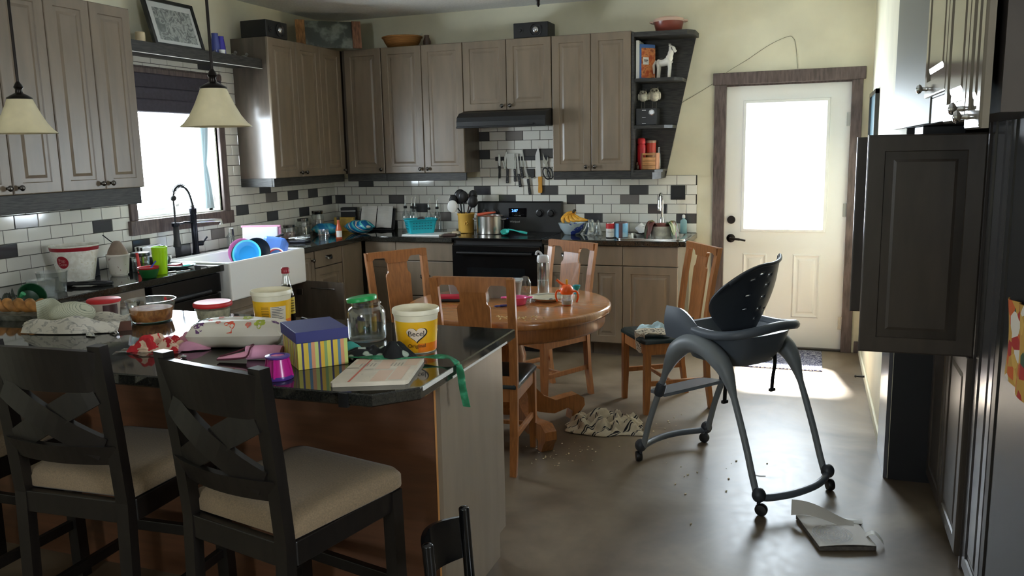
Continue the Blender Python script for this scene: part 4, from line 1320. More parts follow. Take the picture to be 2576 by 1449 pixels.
P('contents', B().lathe([(0.047, 0.004), (0.047, 0.05), (0.03, 0.06), (0.004, 0.062)], 20), mat('brown_grounds', (66, 58, 56), 0.9), t)
S('spatula', B().tube([(0, 0, 0.003), (-0.004, 0.004, 0.06), (-0.014, 0.006, 0.125)], [0.011, 0.009, 0.008], 10), RED, 'red handled utensil standing upright before the glass canister', 'utensil', (0.40, -2.885, TB))
t = T('patterned_tin', 'box with a black and white wave pattern leaning on the tiles under the window', 'box', (0.10, -2.47, TB))
P('body', B().at((0, 0, 0.04), ry=0.1).box(-0.045, 0.03, -0.1, 0.1, -0.04, 0.075, 0.004), ramp_mat('wave_print', 'wave', [(0, (236, 236, 236)), (0.5, (20, 20, 22))], 0.5, 9, (1, 1, 1.6), (0.6, 0, 0), 6), t)
t = vessel('mixing_bowl', 'dark steel bowl holding a white spoon behind the lime green cup', 'bowl', (0.29, -2.60, TB), [(0.04, 0), (0.05, 0.004), (0.075, 0.05), (0.08, 0.072)], STEEL, 0.002)
P('spoon', B().tube([(0.02, 0, 0.02), (0.0, 0.03, 0.07), (-0.02, 0.06, 0.1)], [0.006, 0.004, 0.005], 8), WHITE, t)
S('saucepan', B().cup([(0.055, 0), (0.058, 0.004), (0.06, 0.06), (0.062, 0.062)], 0.003).tube([(0.055, -0.02, 0.05), (0.12, -0.06, 0.06)], 0.007), BLACKM, 'small black pan on the counter between the canister and the sink', 'pan', (0.15, -2.72, TB))
S('lime_tumbler', B().cup([(0.033, 0), (0.035, 0.004), (0.0365, 0.035), (0.044, 0.12), (0.046, 0.165)], 0.002, 36), LIME, 'tall lime green plastic tumbler on the left counter', 'tumbler', (0.555, -2.875, TB))
t = T('snack_bowl', 'green bowl with a smaller red bowl and a blue spoon stacked inside', 'bowl', (0.60, -3.02, TB))
P('outer_bowl', B().cup([(0.034, 0), (0.04, 0.003), (0.058, 0.052), (0.059, 0.055)], 0.003), GREEN, t)
P('inner_bowl', B().at((0, 0, 0.012)).cup([(0.03, 0), (0.036, 0.003), (0.056, 0.05), (0.060, 0.054)], 0.003), RED, t)
P('spoon', B().tube([(0.0, 0.0, 0.04), (0.015, 0.02, 0.075), (0.02, 0.04, 0.095)], [0.007, 0.004, 0.004], 8), mat('blue_spoon', (66, 84, 190), 0.35), t)
t = T('dinner_plate', 'white plate with turquoise rim and a dark red spoon next to the apron sink', 'plate', (0.47, -2.63, TB))
P('plate', B().cup([(0.05, 0), (0.055, 0.004), (0.085, 0.014), (0.1, 0.022)], 0.003), mat('aqua_glaze', (190, 232, 232), 0.2), t)
P('lower_plate', B().cup([(0.045, -0.0), (0.05, 0.001), (0.09, 0.012)], 0.002), mat('dark_glaze', (54, 60, 70), 0.2), t)
o = P('food_blob', B().at((0.03, 0.03, 0.012), sc=(1, 0.8, 0.35)).sphere((0, 0, 0), 0.032), mat('turquoise_food', (60, 206, 200), 0.5), t)
P('spoon', B().tube([(-0.06, -0.05, 0.024), (0.0, -0.02, 0.02), (0.03, 0.0, 0.026)], [0.004, 0.005, 0.011], 8), DRED, t)
S('table_knife', B().box(-0.06, 0.03, -0.006, 0.006, 0, 0.003, 0.001).box(-0.11, -0.06, -0.007, 0.007, 0, 0.007, 0.003), STEEL, 'table knife lying by the plate on the counter edge', 'knife', (0.60, -2.72, TB), 1.2)
t = T('kitchen_tongs', 'black kitchen tongs lying on the left counter in front of the popcorn bucket', 'tongs', (0.47, -3.33, TB), 0.55)
for s in (-1, 1):
    P('arm', B().tube(bez([(-0.12, 0.012 * s, 0.012), (-0.07, 0.03 * s, 0.014), (0.02, 0.032 * s, 0.014), (0.08, 0.022 * s, 0.012), (0.12, 0.004 * s, 0.01)], 5), [0.011] * 5 + [0.006] * 5 + [0.009] * 5 + [0.009] * 6, 8), BLACKM, t)
for i, (x, y, w_, h_, lb) in enumerate(((0.46, -3.55, 0.075, 0.11, 'clear plastic tub standing on the left counter beside the tongs'), (0.53, -3.68, 0.07, 0.09, 'clear plastic tub at the left end of the counter, nearer to the island'))):
    S('plastic_tub', B().cup([(w_ * 0.8, 0), (w_ * 0.82, 0.003), (w_, h_ - 0.005), (w_ * 1.05, h_)], 0.0015, 4 if i else 28), CLEARP, lb, 'tub', (x, y, TB), 0.6)

# ---------------------------------------------------------------- around and in the apron sink
ZS = 0.712
t = T('dish_rack', 'white wire dish rack standing in the apron sink', 'rack', (0.42, -1.83, ZS + 0.0005))
for z in (0.006, 0.10):
    P('wire_loop', B().tube([(-0.22, -0.2, z), (0.22, -0.2, z), (0.22, 0.2, z), (-0.22, 0.2, z)], 0.004, 6, True, True), WHITE, t)
for k in range(8):
    P('wire', B().tube([(-0.22, -0.19 + 0.054 * k, 0.10), (-0.22, -0.19 + 0.054 * k, 0.006), (0.22, -0.19 + 0.054 * k, 0.006), (0.22, -0.19 + 0.054 * k, 0.10)], 0.0025, 5), WHITE, t)


def plate_up(name, label, cat, loc, r, M_, yaw_, lean, M2=None, depth=0.022):
    t = T(name, label, cat, loc, 0)
    bb = B().at((0, 0, r), rz=yaw_, rx=PI / 2 - lean)
    bb.cup([(r * 0.62, 0), (r * 0.66, 0.002), (r * 0.9, depth * 0.7), (r, depth)], 0.003, 40)
    P('plate', bb, M_, t)
    if M2:
        P('rim', B().at((0, 0, r), rz=yaw_, rx=PI / 2 - lean).lathe([(r * 0.9, depth * 0.7 + 0.004), (r * 1.0, depth + 0.001), (r * 1.006, depth), (r * 1.0, depth + 0.003), (r * 0.88, depth * 0.7 + 0.006)], 40, False, False), M2, t)
    return t


plate_up('toddler_plate', 'bright blue round plate propped up in the dish rack', 'plate', (0.50, -1.985, ZS + 0.11), 0.1, BLUE, 0.35, 0.25, mat('aqua_rim', (90, 214, 236), 0.3))
plate_up('toddler_plate', 'pink plate behind the blue plate in the dish rack', 'plate', (0.405, -1.915, ZS + 0.115), 0.098, mat('pink_plate', (240, 130, 205), 0.3), 0.35, 0.25)
plate_up('toddler_plate', 'dark green plate between the pink and the blue plates', 'plate', (0.45, -1.945, ZS + 0.105), 0.095, mat('dark_green_plate', (26, 84, 70), 0.3), 0.35, 0.25)
plate_up('black_lid', 'black pan lid behind the blue plate in the dish rack', 'lid', (0.51, -1.89, ZS + 0.115), 0.1, BLACKP, 0.35, 0.25)
t = T('cutting_board', 'white cutting board with a pink edge standing upright in the dish rack', 'board', (0.40, -1.70, ZS + 0.01))
P('board', B().at((0, 0, 0.2), rz=0.35, rx=-0.12).box(-0.13, 0.13, -0.008, 0.008, -0.19, 0.165, 0.006), WHITE, t)
P('pink_edge', B().at((0, 0, 0.2), rz=0.35, rx=-0.12).box(-0.14, 0.15, -0.006, 0.02, 0.16, 0.176, 0.004).box(0.128, 0.15, 0.0, 0.02, -0.02, 0.16, 0.004), LPINK, t)
t = T('blue_container', 'translucent blue plastic container upside down in the dish rack', 'container', (0.55, -1.76, ZS + 0.10))
P('body', B().at((0, 0, 0.1), rz=0.3, rx=-0.5, ry=0.15).box(-0.085, 0.085, -0.05, 0.07, -0.07, 0.11, 0.03, 3), glass('blue_clear', (120, 170, 240), 0.1, 0.45), t)
S('pan_handle', B().tube(bez([(-0.07, -0.05, 0.0), (-0.02, -0.01, 0.03), (0.07, 0.05, 0.075)], 5), [0.012] * 5 + [0.009] * 6, 8), BLACKP, 'black pan handle sticking up across the dishes in the sink', 'handle', (0.53, -1.74, ZS + 0.25))
plate_up('snack_cup', 'red bowl with a white rim leaning at the right end of the dish rack', 'bowl', (0.60, -1.80, ZS + 0.10), 0.065, RED, 0.5, 0.5, WHITE, 0.03)
t = T('soap_dispenser', 'clear dispenser bottle beside the black faucet', 'bottle', (0.07, -1.62, TB))
P('bottle', B().cup([(0.025, 0), (0.027, 0.003), (0.027, 0.09), (0.012, 0.11), (0.012, 0.12)], 0.002, 20), CLEAR, t)
P('pump', B().cyl((0, 0, 0.12), (0, 0, 0.145), 0.006).box(-0.004, 0.035, -0.006, 0.006, 0.145, 0.155, 0.003), WHITE, t)
t = T('sponge_dish', 'clear dish holding a green sponge and a brush behind the sink', 'dish', (0.075, -1.43, TB))
P('dish', B().cup([(0.03, 0), (0.032, 0.002), (0.045, 0.045)], 0.002, 24), CLEAR, t)
P('sponge', B().box(-0.028, 0.028, -0.02, 0.02, 0.004, 0.052, 0.006), mat('green_sponge', (150, 190, 96), 0.9), t)
P('brush', B().tube([(0, 0, 0.03), (0.02, 0.03, 0.08), (0.05, 0.06, 0.12)], [0.006, 0.005, 0.007], 8), BLACKM, t)
S('dish_brush', B().tube([(0, 0, 0.0), (0, 0, 0.14)], [0.01, 0.007], 10).sphere((0, 0, 0.015), 0.014), mat('grey_brush', (72, 74, 96), 0.4), 'dark bottle brush standing on the ledge at the right end of the window', 'brush', (0.05, -1.56, TB))

# ---------------------------------------------------------------- corner
def jar(label, x, y, r, h, fillc, fh):
    t = T('storage_jar', label, 'jar', (x, y, TB), 0, 'glass jars in the counter corner')
    P('jar', B().cup([(r * 0.96, 0), (r, 0.004), (r, h * 0.78), (r * 0.8, h * 0.86)], 0.003, 28), CLEAR, t)
    P('lid', B().lathe([(r * 0.82, h * 0.86), (r * 0.86, h * 0.87), (r * 0.86, h), (0.004, h)], 28), PEWTER, t)
    P('contents', B().lathe([(r * 0.92, 0.004), (r * 0.92, fh), (0.003, fh + 0.004)], 24), fillc, t)


jar('short glass jar of reddish beans nearest to the sink in the counter corner', 0.13, -0.95, 0.055, 0.115, mat('beans', (150, 104, 84), 0.8, var=0.25, scale=60), 0.055)
jar('middle glass jar with a metal lid in the counter corner', 0.115, -0.72, 0.055, 0.15, mat('grain', (120, 112, 98), 0.8, var=0.1, scale=80), 0.08)
jar('tallest glass jar with a metal lid farthest into the counter corner', 0.12, -0.50, 0.055, 0.2, mat('oats', (142, 128, 118), 0.8, var=0.1, scale=80), 0.12)
CH1 = ramp_mat('chip_bag_blue', 'noise', [(0, (26, 96, 150)), (0.45, (30, 120, 176)), (0.56, (70, 176, 186)), (0.64, (214, 156, 70)), (0.8, (30, 96, 120))], 0.25, 5, distort=1.5, interp='LINEAR')
CH2 = ramp_mat('chip_bag_teal', 'wave', [(0, (30, 116, 170)), (0.35, (60, 190, 206)), (0.5, (120, 214, 196)), (0.62, (30, 104, 160)), (0.8, (220, 210, 190))], 0.22, 6, (1, 1, 1), (0.3, 0.8, 0.4), 5)


def pouch(sx, sy, sz, seed):
    b = B()
    for side_ in (0,):
        rows = []
        for i in range(21):
            u = -1 + 2 * i / 20
            pin = max(0.06, 1 - abs(u) ** 3.2)
            row = []
            for j in range(20):
                a = 2 * PI * j / 20
                wob = 1 + 0.14 * NZ.noise(Vector((u * 2.5, math.cos(a) * 1.5 + seed, math.sin(a) * 1.5)))
                row.append((u * sx, math.cos(a) * sy * (0.6 + 0.4 * pin) * wob, sz + math.sin(a) * sz * pin * wob * 0.98))
            rows.append(row)
        b.ring(rows)
    return b


S('chip_bag', pouch(0.12, 0.065, 0.05, 2.0), CH1, 'crumpled blue and orange snack bag lying by the corner jars', 'bag', (0.25, -0.58, TB), 0.35)
S('chip_bag', pouch(0.145, 0.08, 0.06, 5.0), CH2, 'shiny blue and turquoise snack bag in front of the open cookbook', 'bag', (0.50, -0.44, TB), -0.25)
S('snack_box', B().box(-0.09, 0.09, -0.025, 0.025, 0, 0.125, 0.002), mat('yellow_carton', (196, 160, 66), 0.5, var=0.15, scale=14), 'yellow carton behind the snack bags in the corner', 'box', (0.24, -0.25, TB), 0.2)
t = T('tablet_stand', 'black box-shaped radio in the counter corner', 'radio', (0.22, -0.13, TB), 0.25)
P('body', B().box(-0.07, 0.07, -0.035, 0.035, 0, 0.205, 0.006), BLACKM, t)
P('trim', B().box(-0.07, 0.07, -0.037, -0.0345, 0.17, 0.176), WHITE, t)
t = T('cookbook', 'open cookbook on a black stand leaning against the back wall tiles', 'book', (0.50, -0.16, TB), 0.12)
TXT = mat('printed_page', (244, 242, 236), 0.8, var=0.02, scale=50, stretch=(0.3, 0.3, 3))
P('stand', B().at((0, 0.05, 0.1), rx=-0.35).box(-0.17, 0.17, 0.008, 0.018, -0.1, 0.1, 0.003).at().box(-0.17, 0.17, -0.03, 0.02, 0.0, 0.012, 0.003), BLACKM, t)
for s in (-1, 1):
    P('page', B().at((0, 0.045, 0.115), rx=-0.35, rz=0).grid(lambda u, v: (s * (0.004 + 0.145 * u), -0.004 - 0.018 * math.sin(PI * min(1, u * 1.3)) * 0.8, -0.1 + 0.2 * v), 12, 2, 0.006), TXT, t)
t = T('hot_sauce_bottle', 'orange-red hot sauce bottle with a black cap and white label', 'bottle', (0.575, -0.90, TB))
P('bottle', B().lathe([(0.024, 0), (0.026, 0.003), (0.026, 0.075), (0.022, 0.09), (0.012, 0.125), (0.010, 0.16)], 24), mat('hot_sauce', (200, 92, 56), 0.15), t)
P('cap', B().lathe([(0.012, 0.158), (0.013, 0.16), (0.012, 0.185), (0.002, 0.187)], 16), BLACKP, t)
P('label', decal(lambda z: 0.026, cam_ang(0.575, -0.9) - 0.9, cam_ang(0.575, -0.9) + 1.1, 0.018, 0.07), WHITEM, t)
t = T('glass_mug', 'clear glass mug left of the hot sauce bottle', 'mug', (0.49, -1.0, TB), -0.4)
P('mug', B().cup([(0.036, 0), (0.038, 0.006), (0.044, 0.085)], 0.004, 28), CLEAR, t)
P('handle', B().tube(bez([(0.041, 0, 0.07), (0.07, 0, 0.065), (0.075, 0, 0.03), (0.039, 0, 0.018)], 5), 0.005, 8), CLEAR, t)
t = T('clamshell_box', 'clear hinged plastic food box with a dark tray right of the dish rack', 'box', (0.38, -1.17, TB), 0.2)
P('tray', B().box(-0.07, 0.07, -0.055, 0.055, 0, 0.02, 0.006), mat('navy_black', (30, 32, 44), 0.4), t)
P('lid', B().at((0, 0, 0.022), ry=-0.1).box(-0.075, 0.075, -0.06, 0.06, 0, 0.03, 0.01), CLEARP, t)

# ---------------------------------------------------------------- back counter
for i, (x, y, h) in enumerate(((0.80, -0.14, 0.30), (0.87, -0.15, 0.30), (0.915, -0.18, 0.30), (1.02, -0.12, 0.28), (1.10, -0.12, 0.29))):
    t = T('oil_bottle', ('thin-necked clear bottle with black collar by the tiles, %s of the row' % ('leftmost', 'second from left', 'third from left', 'second from right', 'rightmost')[i]), 'bottle', (x, y, TB), 0, 'glass bottles by the back wall')
    P('bottle', B().cup([(0.032, 0), (0.034, 0.004), (0.034, h * 0.42), (0.026, h * 0.52), (0.011, h * 0.62), (0.009, h * 0.82)], 0.002, 20), CLEAR, t)
    P('collar', B().lathe([(0.0135, h * 0.66), (0.0155, h * 0.675), (0.0155, h * 0.72), (0.0125, h * 0.735)], 14), BLACKP, t)
    P('spout', B().tube([(0, 0, h * 0.82), (0.004, 0, h * 0.92), (0.01, 0, h)], [0.005, 0.003, 0.002], 8), STEEL, t)
S('marble_board', B().box(-0.17, 0.17, -0.13, 0.13, 0, 0.014, 0.003), WHITE, 'white rectangular board under the turquoise basket', 'board', (1.16, -0.47, TB), 0.02)
t = T('plastic_basket', 'turquoise perforated plastic basket on the white board', 'basket', (1.085, -0.43, TB + 0.0145), math.radians(38))
TQ = ramp_mat('basket_holes', 'noise', [(0, (30, 176, 190)), (1, (30, 176, 190))], 0.4, 4)


def rrect(hx, hy, r, z, n=5):
    out = []
    for cx_, cy_, a0 in ((hx - r, hy - r, 0), (-hx + r, hy - r, 90), (-hx + r, -hy + r, 180), (hx - r, -hy + r, 270)):
        for k in range(n):
            a = math.radians(a0 + 90 * k / (n - 1))
            out.append((cx_ + r * math.cos(a), cy_ + r * math.sin(a), z))
    return out


P('tub', B().ring([rrect(0.085, 0.06, 0.012, 0), rrect(0.105, 0.075, 0.015, 0.098), rrect(0.112, 0.082, 0.017, 0.1), rrect(0.112, 0.082, 0.017, 0.106), rrect(0.102, 0.072, 0.013, 0.106), rrect(0.082, 0.057, 0.01, 0.004)], True, True, True, False), TEAL, t)
HOLE = mat('basket_hole', (14, 96, 110), 0.6)
for zz in (0.035, 0.056, 0.077):
    b = B()
    ox = 0.085 + 0.02 * zz / 0.098
    oy = 0.06 + 0.015 * zz / 0.098
    for k in range(7):
        u = -0.062 + 0.0205 * k
        b.box(u - 0.006, u + 0.006, -oy - 0.0012, -oy + 0.002, zz - 0.003, zz + 0.003)
    for k in range(5):
        u = -0.04 + 0.02 * k
        b.box(-ox - 0.0012, -ox + 0.002, u - 0.006, u + 0.006, zz - 0.003, zz + 0.003)
    P('slot_row', b, HOLE, t)
t.scale = (1.2, 1.2, 1.12)
S('bag_clip', B().at((0, 0, 0), rz=0.3).prism([(-0.035, 0), (0.035, 0), (0.024, 0.025), (0.012, 0.032), (-0.012, 0.032), (-0.026, 0.026)], -0.03, 0.03, 'y'), BLACKP, 'black plastic lid sticking out of the turquoise basket', 'lid', (1.09, -0.42, TB + 0.115))
S('wallet', B().box(-0.055, 0.055, -0.035, 0.035, 0, 0.018, 0.006), mat('brown_leather', (74, 52, 46), 0.5), 'dark brown leather case lying at the right end of the white board', 'case', (1.395, -0.52, TB), 0.25)
S('paper_pad', B().box(-0.05, 0.04, -0.04, 0.04, 0, 0.03, 0.003), WHITEM, 'small white block between the turquoise basket and the yellow crock', 'pad', (1.30, -0.22, TB))
S('spoon_rest', B().lathe([(0.035, 0), (0.04, 0.004), (0.038, 0.02), (0.032, 0.026), (0.002, 0.026)], 24), mat('beige_ceramic', (190, 176, 150), 0.4), 'small round beige tub in front of the yellow crock', 'tub', (1.40, -0.40, TB))
t = T('utensil_crock', 'yellow ceramic crock with a flower emblem full of kitchen utensils', 'crock', (1.43, -0.25, TB))
P('crock', B().cup([(0.06, 0), (0.066, 0.004), (0.07, 0.15), (0.075, 0.156), (0.076, 0.166), (0.072, 0.17)], 0.006, 36), mat('yellow_ceramic', (226, 178, 84), 0.3), t)
a = cam_ang(1.43, -0.25)
b = B()
for k in range(5):
    q_ = k * 2 * PI / 5
    dx, dz = 0.012 * math.cos(q_), 0.012 * math.sin(q_)
    b.sphere(((0.069) * math.cos(a + dx / 0.069), 0.069 * math.sin(a + dx / 0.069), 0.085 + dz), 0.0085, 10, 6)
P('emblem', b, mat('yellow_ceramic', (226, 178, 84), 0.3), t)
UT = [('ladle', (-0.045, 0.0), (-0.06, 0.03), 0.30, BLACKP, 0.042), ('spatula', (-0.01, -0.02), (-0.01, -0.02), 0.30, BLACKP, 0.034), ('spoon', (0.03, 0.02), (0.05, 0.05), 0.31, BLACKP, 0.03),
      ('serving_spoon', (0.02, -0.02), (0.07, -0.01), 0.26, BLACKP, 0.035), ('white_spoon', (-0.05, -0.03), (-0.10, -0.05), 0.22, WHITE, 0.036), ('slotted_turner', (-0.05, 0.03), (-0.11, 0.0), 0.27, BLACKM, 0.03), ('wooden_spoon', (0.0, 0.03), (0.02, 0.06), 0.29, mat('dark_wood_spoon', (74, 50, 38), 0.6), 0.025)]
for nm, (x0, y0), (x1, y1), h, M_, r in UT:
    b = B().tube([(x0 * 0.3, y0 * 0.3, 0.02), (x0 * 0.8, y0 * 0.8, 0.15), (x1, y1, h - r)], 0.006, 8)
    b.at((x1, y1, h), rz=0.35, sc=(1.25, 0.35, 1.5)).sphere((0, 0, 0), r, 14, 10)
    S(nm, b, M_, '%s standing in the yellow crock' % {'ladle': 'big round black ladle', 'spatula': 'black oval spatula', 'spoon': 'black spoon leaning right', 'serving_spoon': 'wide black serving spoon', 'white_spoon': 'white plastic spoon', 'slotted_turner': 'black turner leaning far left', 'wooden_spoon': 'dark wooden spoon'}[nm], 'utensil', (1.43, -0.25, TB + 0.0065), 0, 'utensils in the crock')
# on the range
ZR = 0.9185
t = T('stock_pot', 'stainless steel pot without a lid on the left rear burner', 'pot', (1.675, -0.31, ZR))
P('pot', B().cup([(0.106, 0), (0.114, 0.004), (0.116, 0.148), (0.119, 0.15)], 0.002, 44), STEEL, t)
P('rim_food', B().at((0, 0, 0.138)).lathe([(0.112, 0), (0.06, 0.006), (0.002, 0.008)], 30), mat('stew', (150, 84, 60), 0.6, var=0.3, scale=40), t)
for s in (-1, 1):
    P('handle', B().tube(bez([(s * 0.115, -0.03, 0.12), (s * 0.145, -0.028, 0.122), (s * 0.145, 0.028, 0.122), (s * 0.115, 0.03, 0.12)], 5), 0.005, 8), STEEL, t)
S('red_spatula', B().tube([(-0.09, -0.03, 0.0), (-0.02, 0.0, 0.012), (0.05, 0.03, 0.02)], [0.015, 0.012, 0.006], 10), mat('terracotta_silicone', (206, 96, 70), 0.4), 'terracotta silicone spatula resting across the steel pot', 'spatula', (1.67, -0.33, ZR + 0.157))
t = T('turquoise_spoon', 'turquoise silicone ladle lying on the black cooktop', 'ladle', (1.93, -0.45, ZR), 0.2)
P('bowl', B().at((-0.07, -0.01, 0.036), rx=0.5).cup([(0.012, -0.03), (0.03, -0.018), (0.036, 0.0)], 0.003, 20), mat('turquoise_silicone', (60, 190, 180), 0.4), t)
P('handle', B().tube(bez([(-0.05, 0.01, 0.05), (0.0, 0.02, 0.04), (0.05, 0.02, 0.028), (0.11, 0.02, 0.016)], 5), [0.006] * 10 + [0.010] * 6, 8), mat('turquoise_silicone', (60, 190, 180), 0.4), t)
# right of the range
t = T('fruit_bowl', 'pale blue patterned bowl holding a bunch of bananas', 'bowl', (2.37, -0.24, TB))
P('bowl', B().cup([(0.06, 0), (0.066, 0.004), (0.1, 0.05), (0.118, 0.095)], 0.004, 36), ramp_mat('blue_bowl_print', 'noise', [(0, (190, 206, 210)), (0.55, (204, 216, 216)), (0.6, (60, 80, 170)), (0.68, (204, 216, 216))], 0.25, 9), t)
bn = T('banana_bunch', 'bunch of bananas in the pale blue fruit bowl', 'bananas', (2.37, -0.24, TB + 0.012))
SKIN = mat('banana_skin', (228, 168, 60), 0.45, var=0.1, scale=20)
for i in range(5):
    a = -0.9 + 0.42 * i
    pts = bez([(0.0 + 0.006 * i, 0.0, 0.165), (0.02 * math.cos(a) - 0.045, -0.02 + 0.018 * i, 0.155), (-0.07 + 0.036 * i, -0.045, 0.115), (-0.055 + 0.05 * i, -0.06, 0.085 + 0.006 * i)], 5)
    P('banana', B().tube(pts, [0.006, 0.008, 0.012, 0.015, 0.017, 0.018, 0.019, 0.019, 0.019, 0.0185, 0.018, 0.017, 0.015, 0.012, 0.008, 0.004], 8), SKIN, bn)
P('stem', B().tube([(0.005, 0.0, 0.162), (0.012, 0.002, 0.18), (0.028, 0.005, 0.187)], [0.012, 0.011, 0.008], 8), mat('banana_tip', (70, 56, 36), 0.7), bn)
S('plastic_bag', heap(0.075, 0.075, 0.13, 3.3, 22, 3), CLEARP, 'crumpled clear plastic bag between the fruit bowl and the cans', 'bag', (2.545, -0.26, TB))
t = T('tomato_can', 'small tin can with a red and white label right of the range', 'can', (2.735, -0.46, TB))
P('can', B().lathe([(0.031, 0), (0.0325, 0.002), (0.0325, 0.118), (0.031, 0.12), (0.028, 0.117), (0.001, 0.117)], 30), STEEL, t)
P('label', B().lathe([(0.033, 0.006), (0.033, 0.075)], 30, False, False), WHITEM, t)
P('red_band', B().lathe([(0.0332, 0.072), (0.0332, 0.112)], 30, False, False), RED, t)
P('label_print', wrap_text(B(), 'TOMATO', 0.013, lambda z: 0.033, cam_ang(2.735, -0.46), 0.045), mat('grey_print', (90, 90, 96), 0.6), t)
t = T('blue_can', 'larger can with a light blue label and brown stripe beside the bar sink', 'can', (2.815, -0.43, TB))
P('can', B().lathe([(0.05, 0), (0.052, 0.002), (0.052, 0.118), (0.05, 0.12), (0.047, 0.117), (0.001, 0.117)], 36), mat('brown_metal', (92, 70, 72), 0.35, metal=0.5), t)
P('label', B().lathe([(0.0526, 0.006), (0.0526, 0.112)], 36, False, False), ramp_mat('blue_label', 'noise', [(0, (90, 160, 214)), (0.5, (140, 200, 234)), (0.62, (190, 224, 240))], 0.4, 14, interp='LINEAR'), t)
P('stripe', decal(lambda z: 0.0528, cam_ang(2.815, -0.43) - 0.35, cam_ang(2.815, -0.43) + 0.2, 0.006, 0.112), mat('brown_stripe', (104, 78, 84), 0.5), t)
t = T('bar_sink', 'small white-rimmed steel bar sink in the right counter', 'sink', (3.06, -0.35, 0.80))
P('basin', B().ring([rrect(0.2, 0.17, 0.04, 0.0), rrect(0.23, 0.2, 0.05, 0.112), rrect(0.262, 0.23, 0.06, 0.1155), rrect(0.262, 0.23, 0.06, 0.122), rrect(0.225, 0.195, 0.045, 0.122), rrect(0.19, 0.16, 0.035, 0.004)], True, True, True, True), STEEL, t)
t = T('bar_faucet', 'chrome gooseneck faucet of the bar sink', 'faucet', (3.075, -0.09, TB + 0.0085))
P('base', B().lathe([(0.03, 0), (0.03, 0.012), (0.022, 0.02), (0.02, 0.1), (0.013, 0.125)], 22), CHROME, t)
P('neck', B().tube(bez([(0, 0, 0.12), (0, 0, 0.22), (0, -0.01, 0.275), (0, -0.055, 0.315), (0, -0.11, 0.295), (0, -0.125, 0.24)], 6), 0.011, 12), CHROME, t)
P('spray_head', B().tube([(0, -0.1245, 0.25), (0, -0.128, 0.215), (0, -0.13, 0.185)], [0.013, 0.016, 0.014], 12), CHROME, t)
P('lever', B().tube([(0.018, -0.01, 0.07), (0.05, -0.03, 0.09)], [0.008, 0.005], 8), CHROME, t)
t = T('compost_pot', 'white speckled pot heaped with wilting leaves standing in the bar sink', 'pot', (3.12, -0.38, 0.8045))
P('pot', B().cup([(0.062, 0), (0.066, 0.004), (0.086, 0.19), (0.088, 0.2)], 0.004, 34), mat('speckled_white', (222, 222, 208), 0.4, var=0.08, scale=30), t)
LEAF = [mat('leaf_olive', (110, 110, 50), 0.6), mat('leaf_red_brown', (104, 56, 46), 0.6), mat('leaf_green', (60, 78, 50), 0.6), mat('leaf_bright', (176, 196, 50), 0.6)]
random.seed(4)
for k in range(18):
    a = (-3.5 + 1.25 * k / 8 if k < 9 else -0.75 + 1.35 * (k - 9) / 8) + random.uniform(-0.08, 0.08)
    L = random.uniform(0.10, 0.19)
    M_ = LEAF[(0, 0, 1, 2, 1, 2, 2, 1, 1, 2, 0, 1, 2, 1, 2, 3, 2, 0)[k]]
    b = B()
    wv = random.uniform(0.016, 0.03)
    b.grid(lambda u, v: ((0.05 + 0.07 * math.sin(min(1, v * 1.4) * PI / 2) + 0.012 * v) * math.cos(a) - (u - 0.5) * 2 * wv * math.sin(PI * (0.12 + 0.83 * v)) * math.sin(a),
                         (0.05 + 0.07 * math.sin(min(1, v * 1.4) * PI / 2) + 0.012 * v) * math.sin(a) + (u - 0.5) * 2 * wv * math.sin(PI * (0.12 + 0.83 * v)) * math.cos(a),
                         0.205 + 0.028 * math.sin(PI * min(1, v * 1.6)) - L * max(0, v - 0.3) ** 1.2 + 0.006 * math.sin(u * 9 + k)), 6, 12, 0.001)
    P('leaf', b, M_, t)
P('leaf_litter', B().at((0, 0, 0.195)).lathe([(0.08, 0), (0.06, 0.022), (0.002, 0.03)], 18), LEAF[1], t)
t = T('dish_soap', 'clear dish soap bottle with aqua liquid right of the bar sink', 'bottle', (3.245, -0.075, TB))
P('bottle', B().lathe([(0.024, 0), (0.027, 0.004), (0.027, 0.085), (0.025, 0.105), (0.01, 0.118), (0.01, 0.128)], 22, sy=0.6), glass('pale_bottle', (190, 226, 230), 0.1, 0.5), t)
P('liquid', B().lathe([(0.022, 0.004), (0.0245, 0.006), (0.0245, 0.05), (0.002, 0.051)], 20, sy=0.55), mat('aqua_soap', (110, 206, 200), 0.2), t)
P('cap', B().lathe([(0.012, 0.126), (0.013, 0.128), (0.012, 0.146), (0.007, 0.152), (0.001, 0.153)], 16), WHITE, t)
t = T('white_mug', 'white mug tipped over a dark saucer between the blue can and the bar sink', 'mug', (2.935, -0.24, TB + 0.0085))
P('mug', B().at((0, 0, 0.042), ry=-0.7).cup([(0.03, -0.035), (0.034, -0.032), (0.036, 0.035)], 0.004, 24), WHITEM, t)
P('handle', B().at((0.02, -0.03, 0.04)).tube(bez([(0.0, -0.005, 0.025), (0.03, -0.02, 0.02), (0.03, -0.02, -0.015), (0.0, -0.005, -0.02)], 4), 0.006, 8), WHITEM, t)
P('saucer', B().lathe([(0.03, 0), (0.045, 0.006), (0.05, 0.012), (0.002, 0.008)], 24), BLACKM, t)

# ================================================================== ON THE ISLAND
def on_island(dx, dy):
    return (dx, dy, TB)


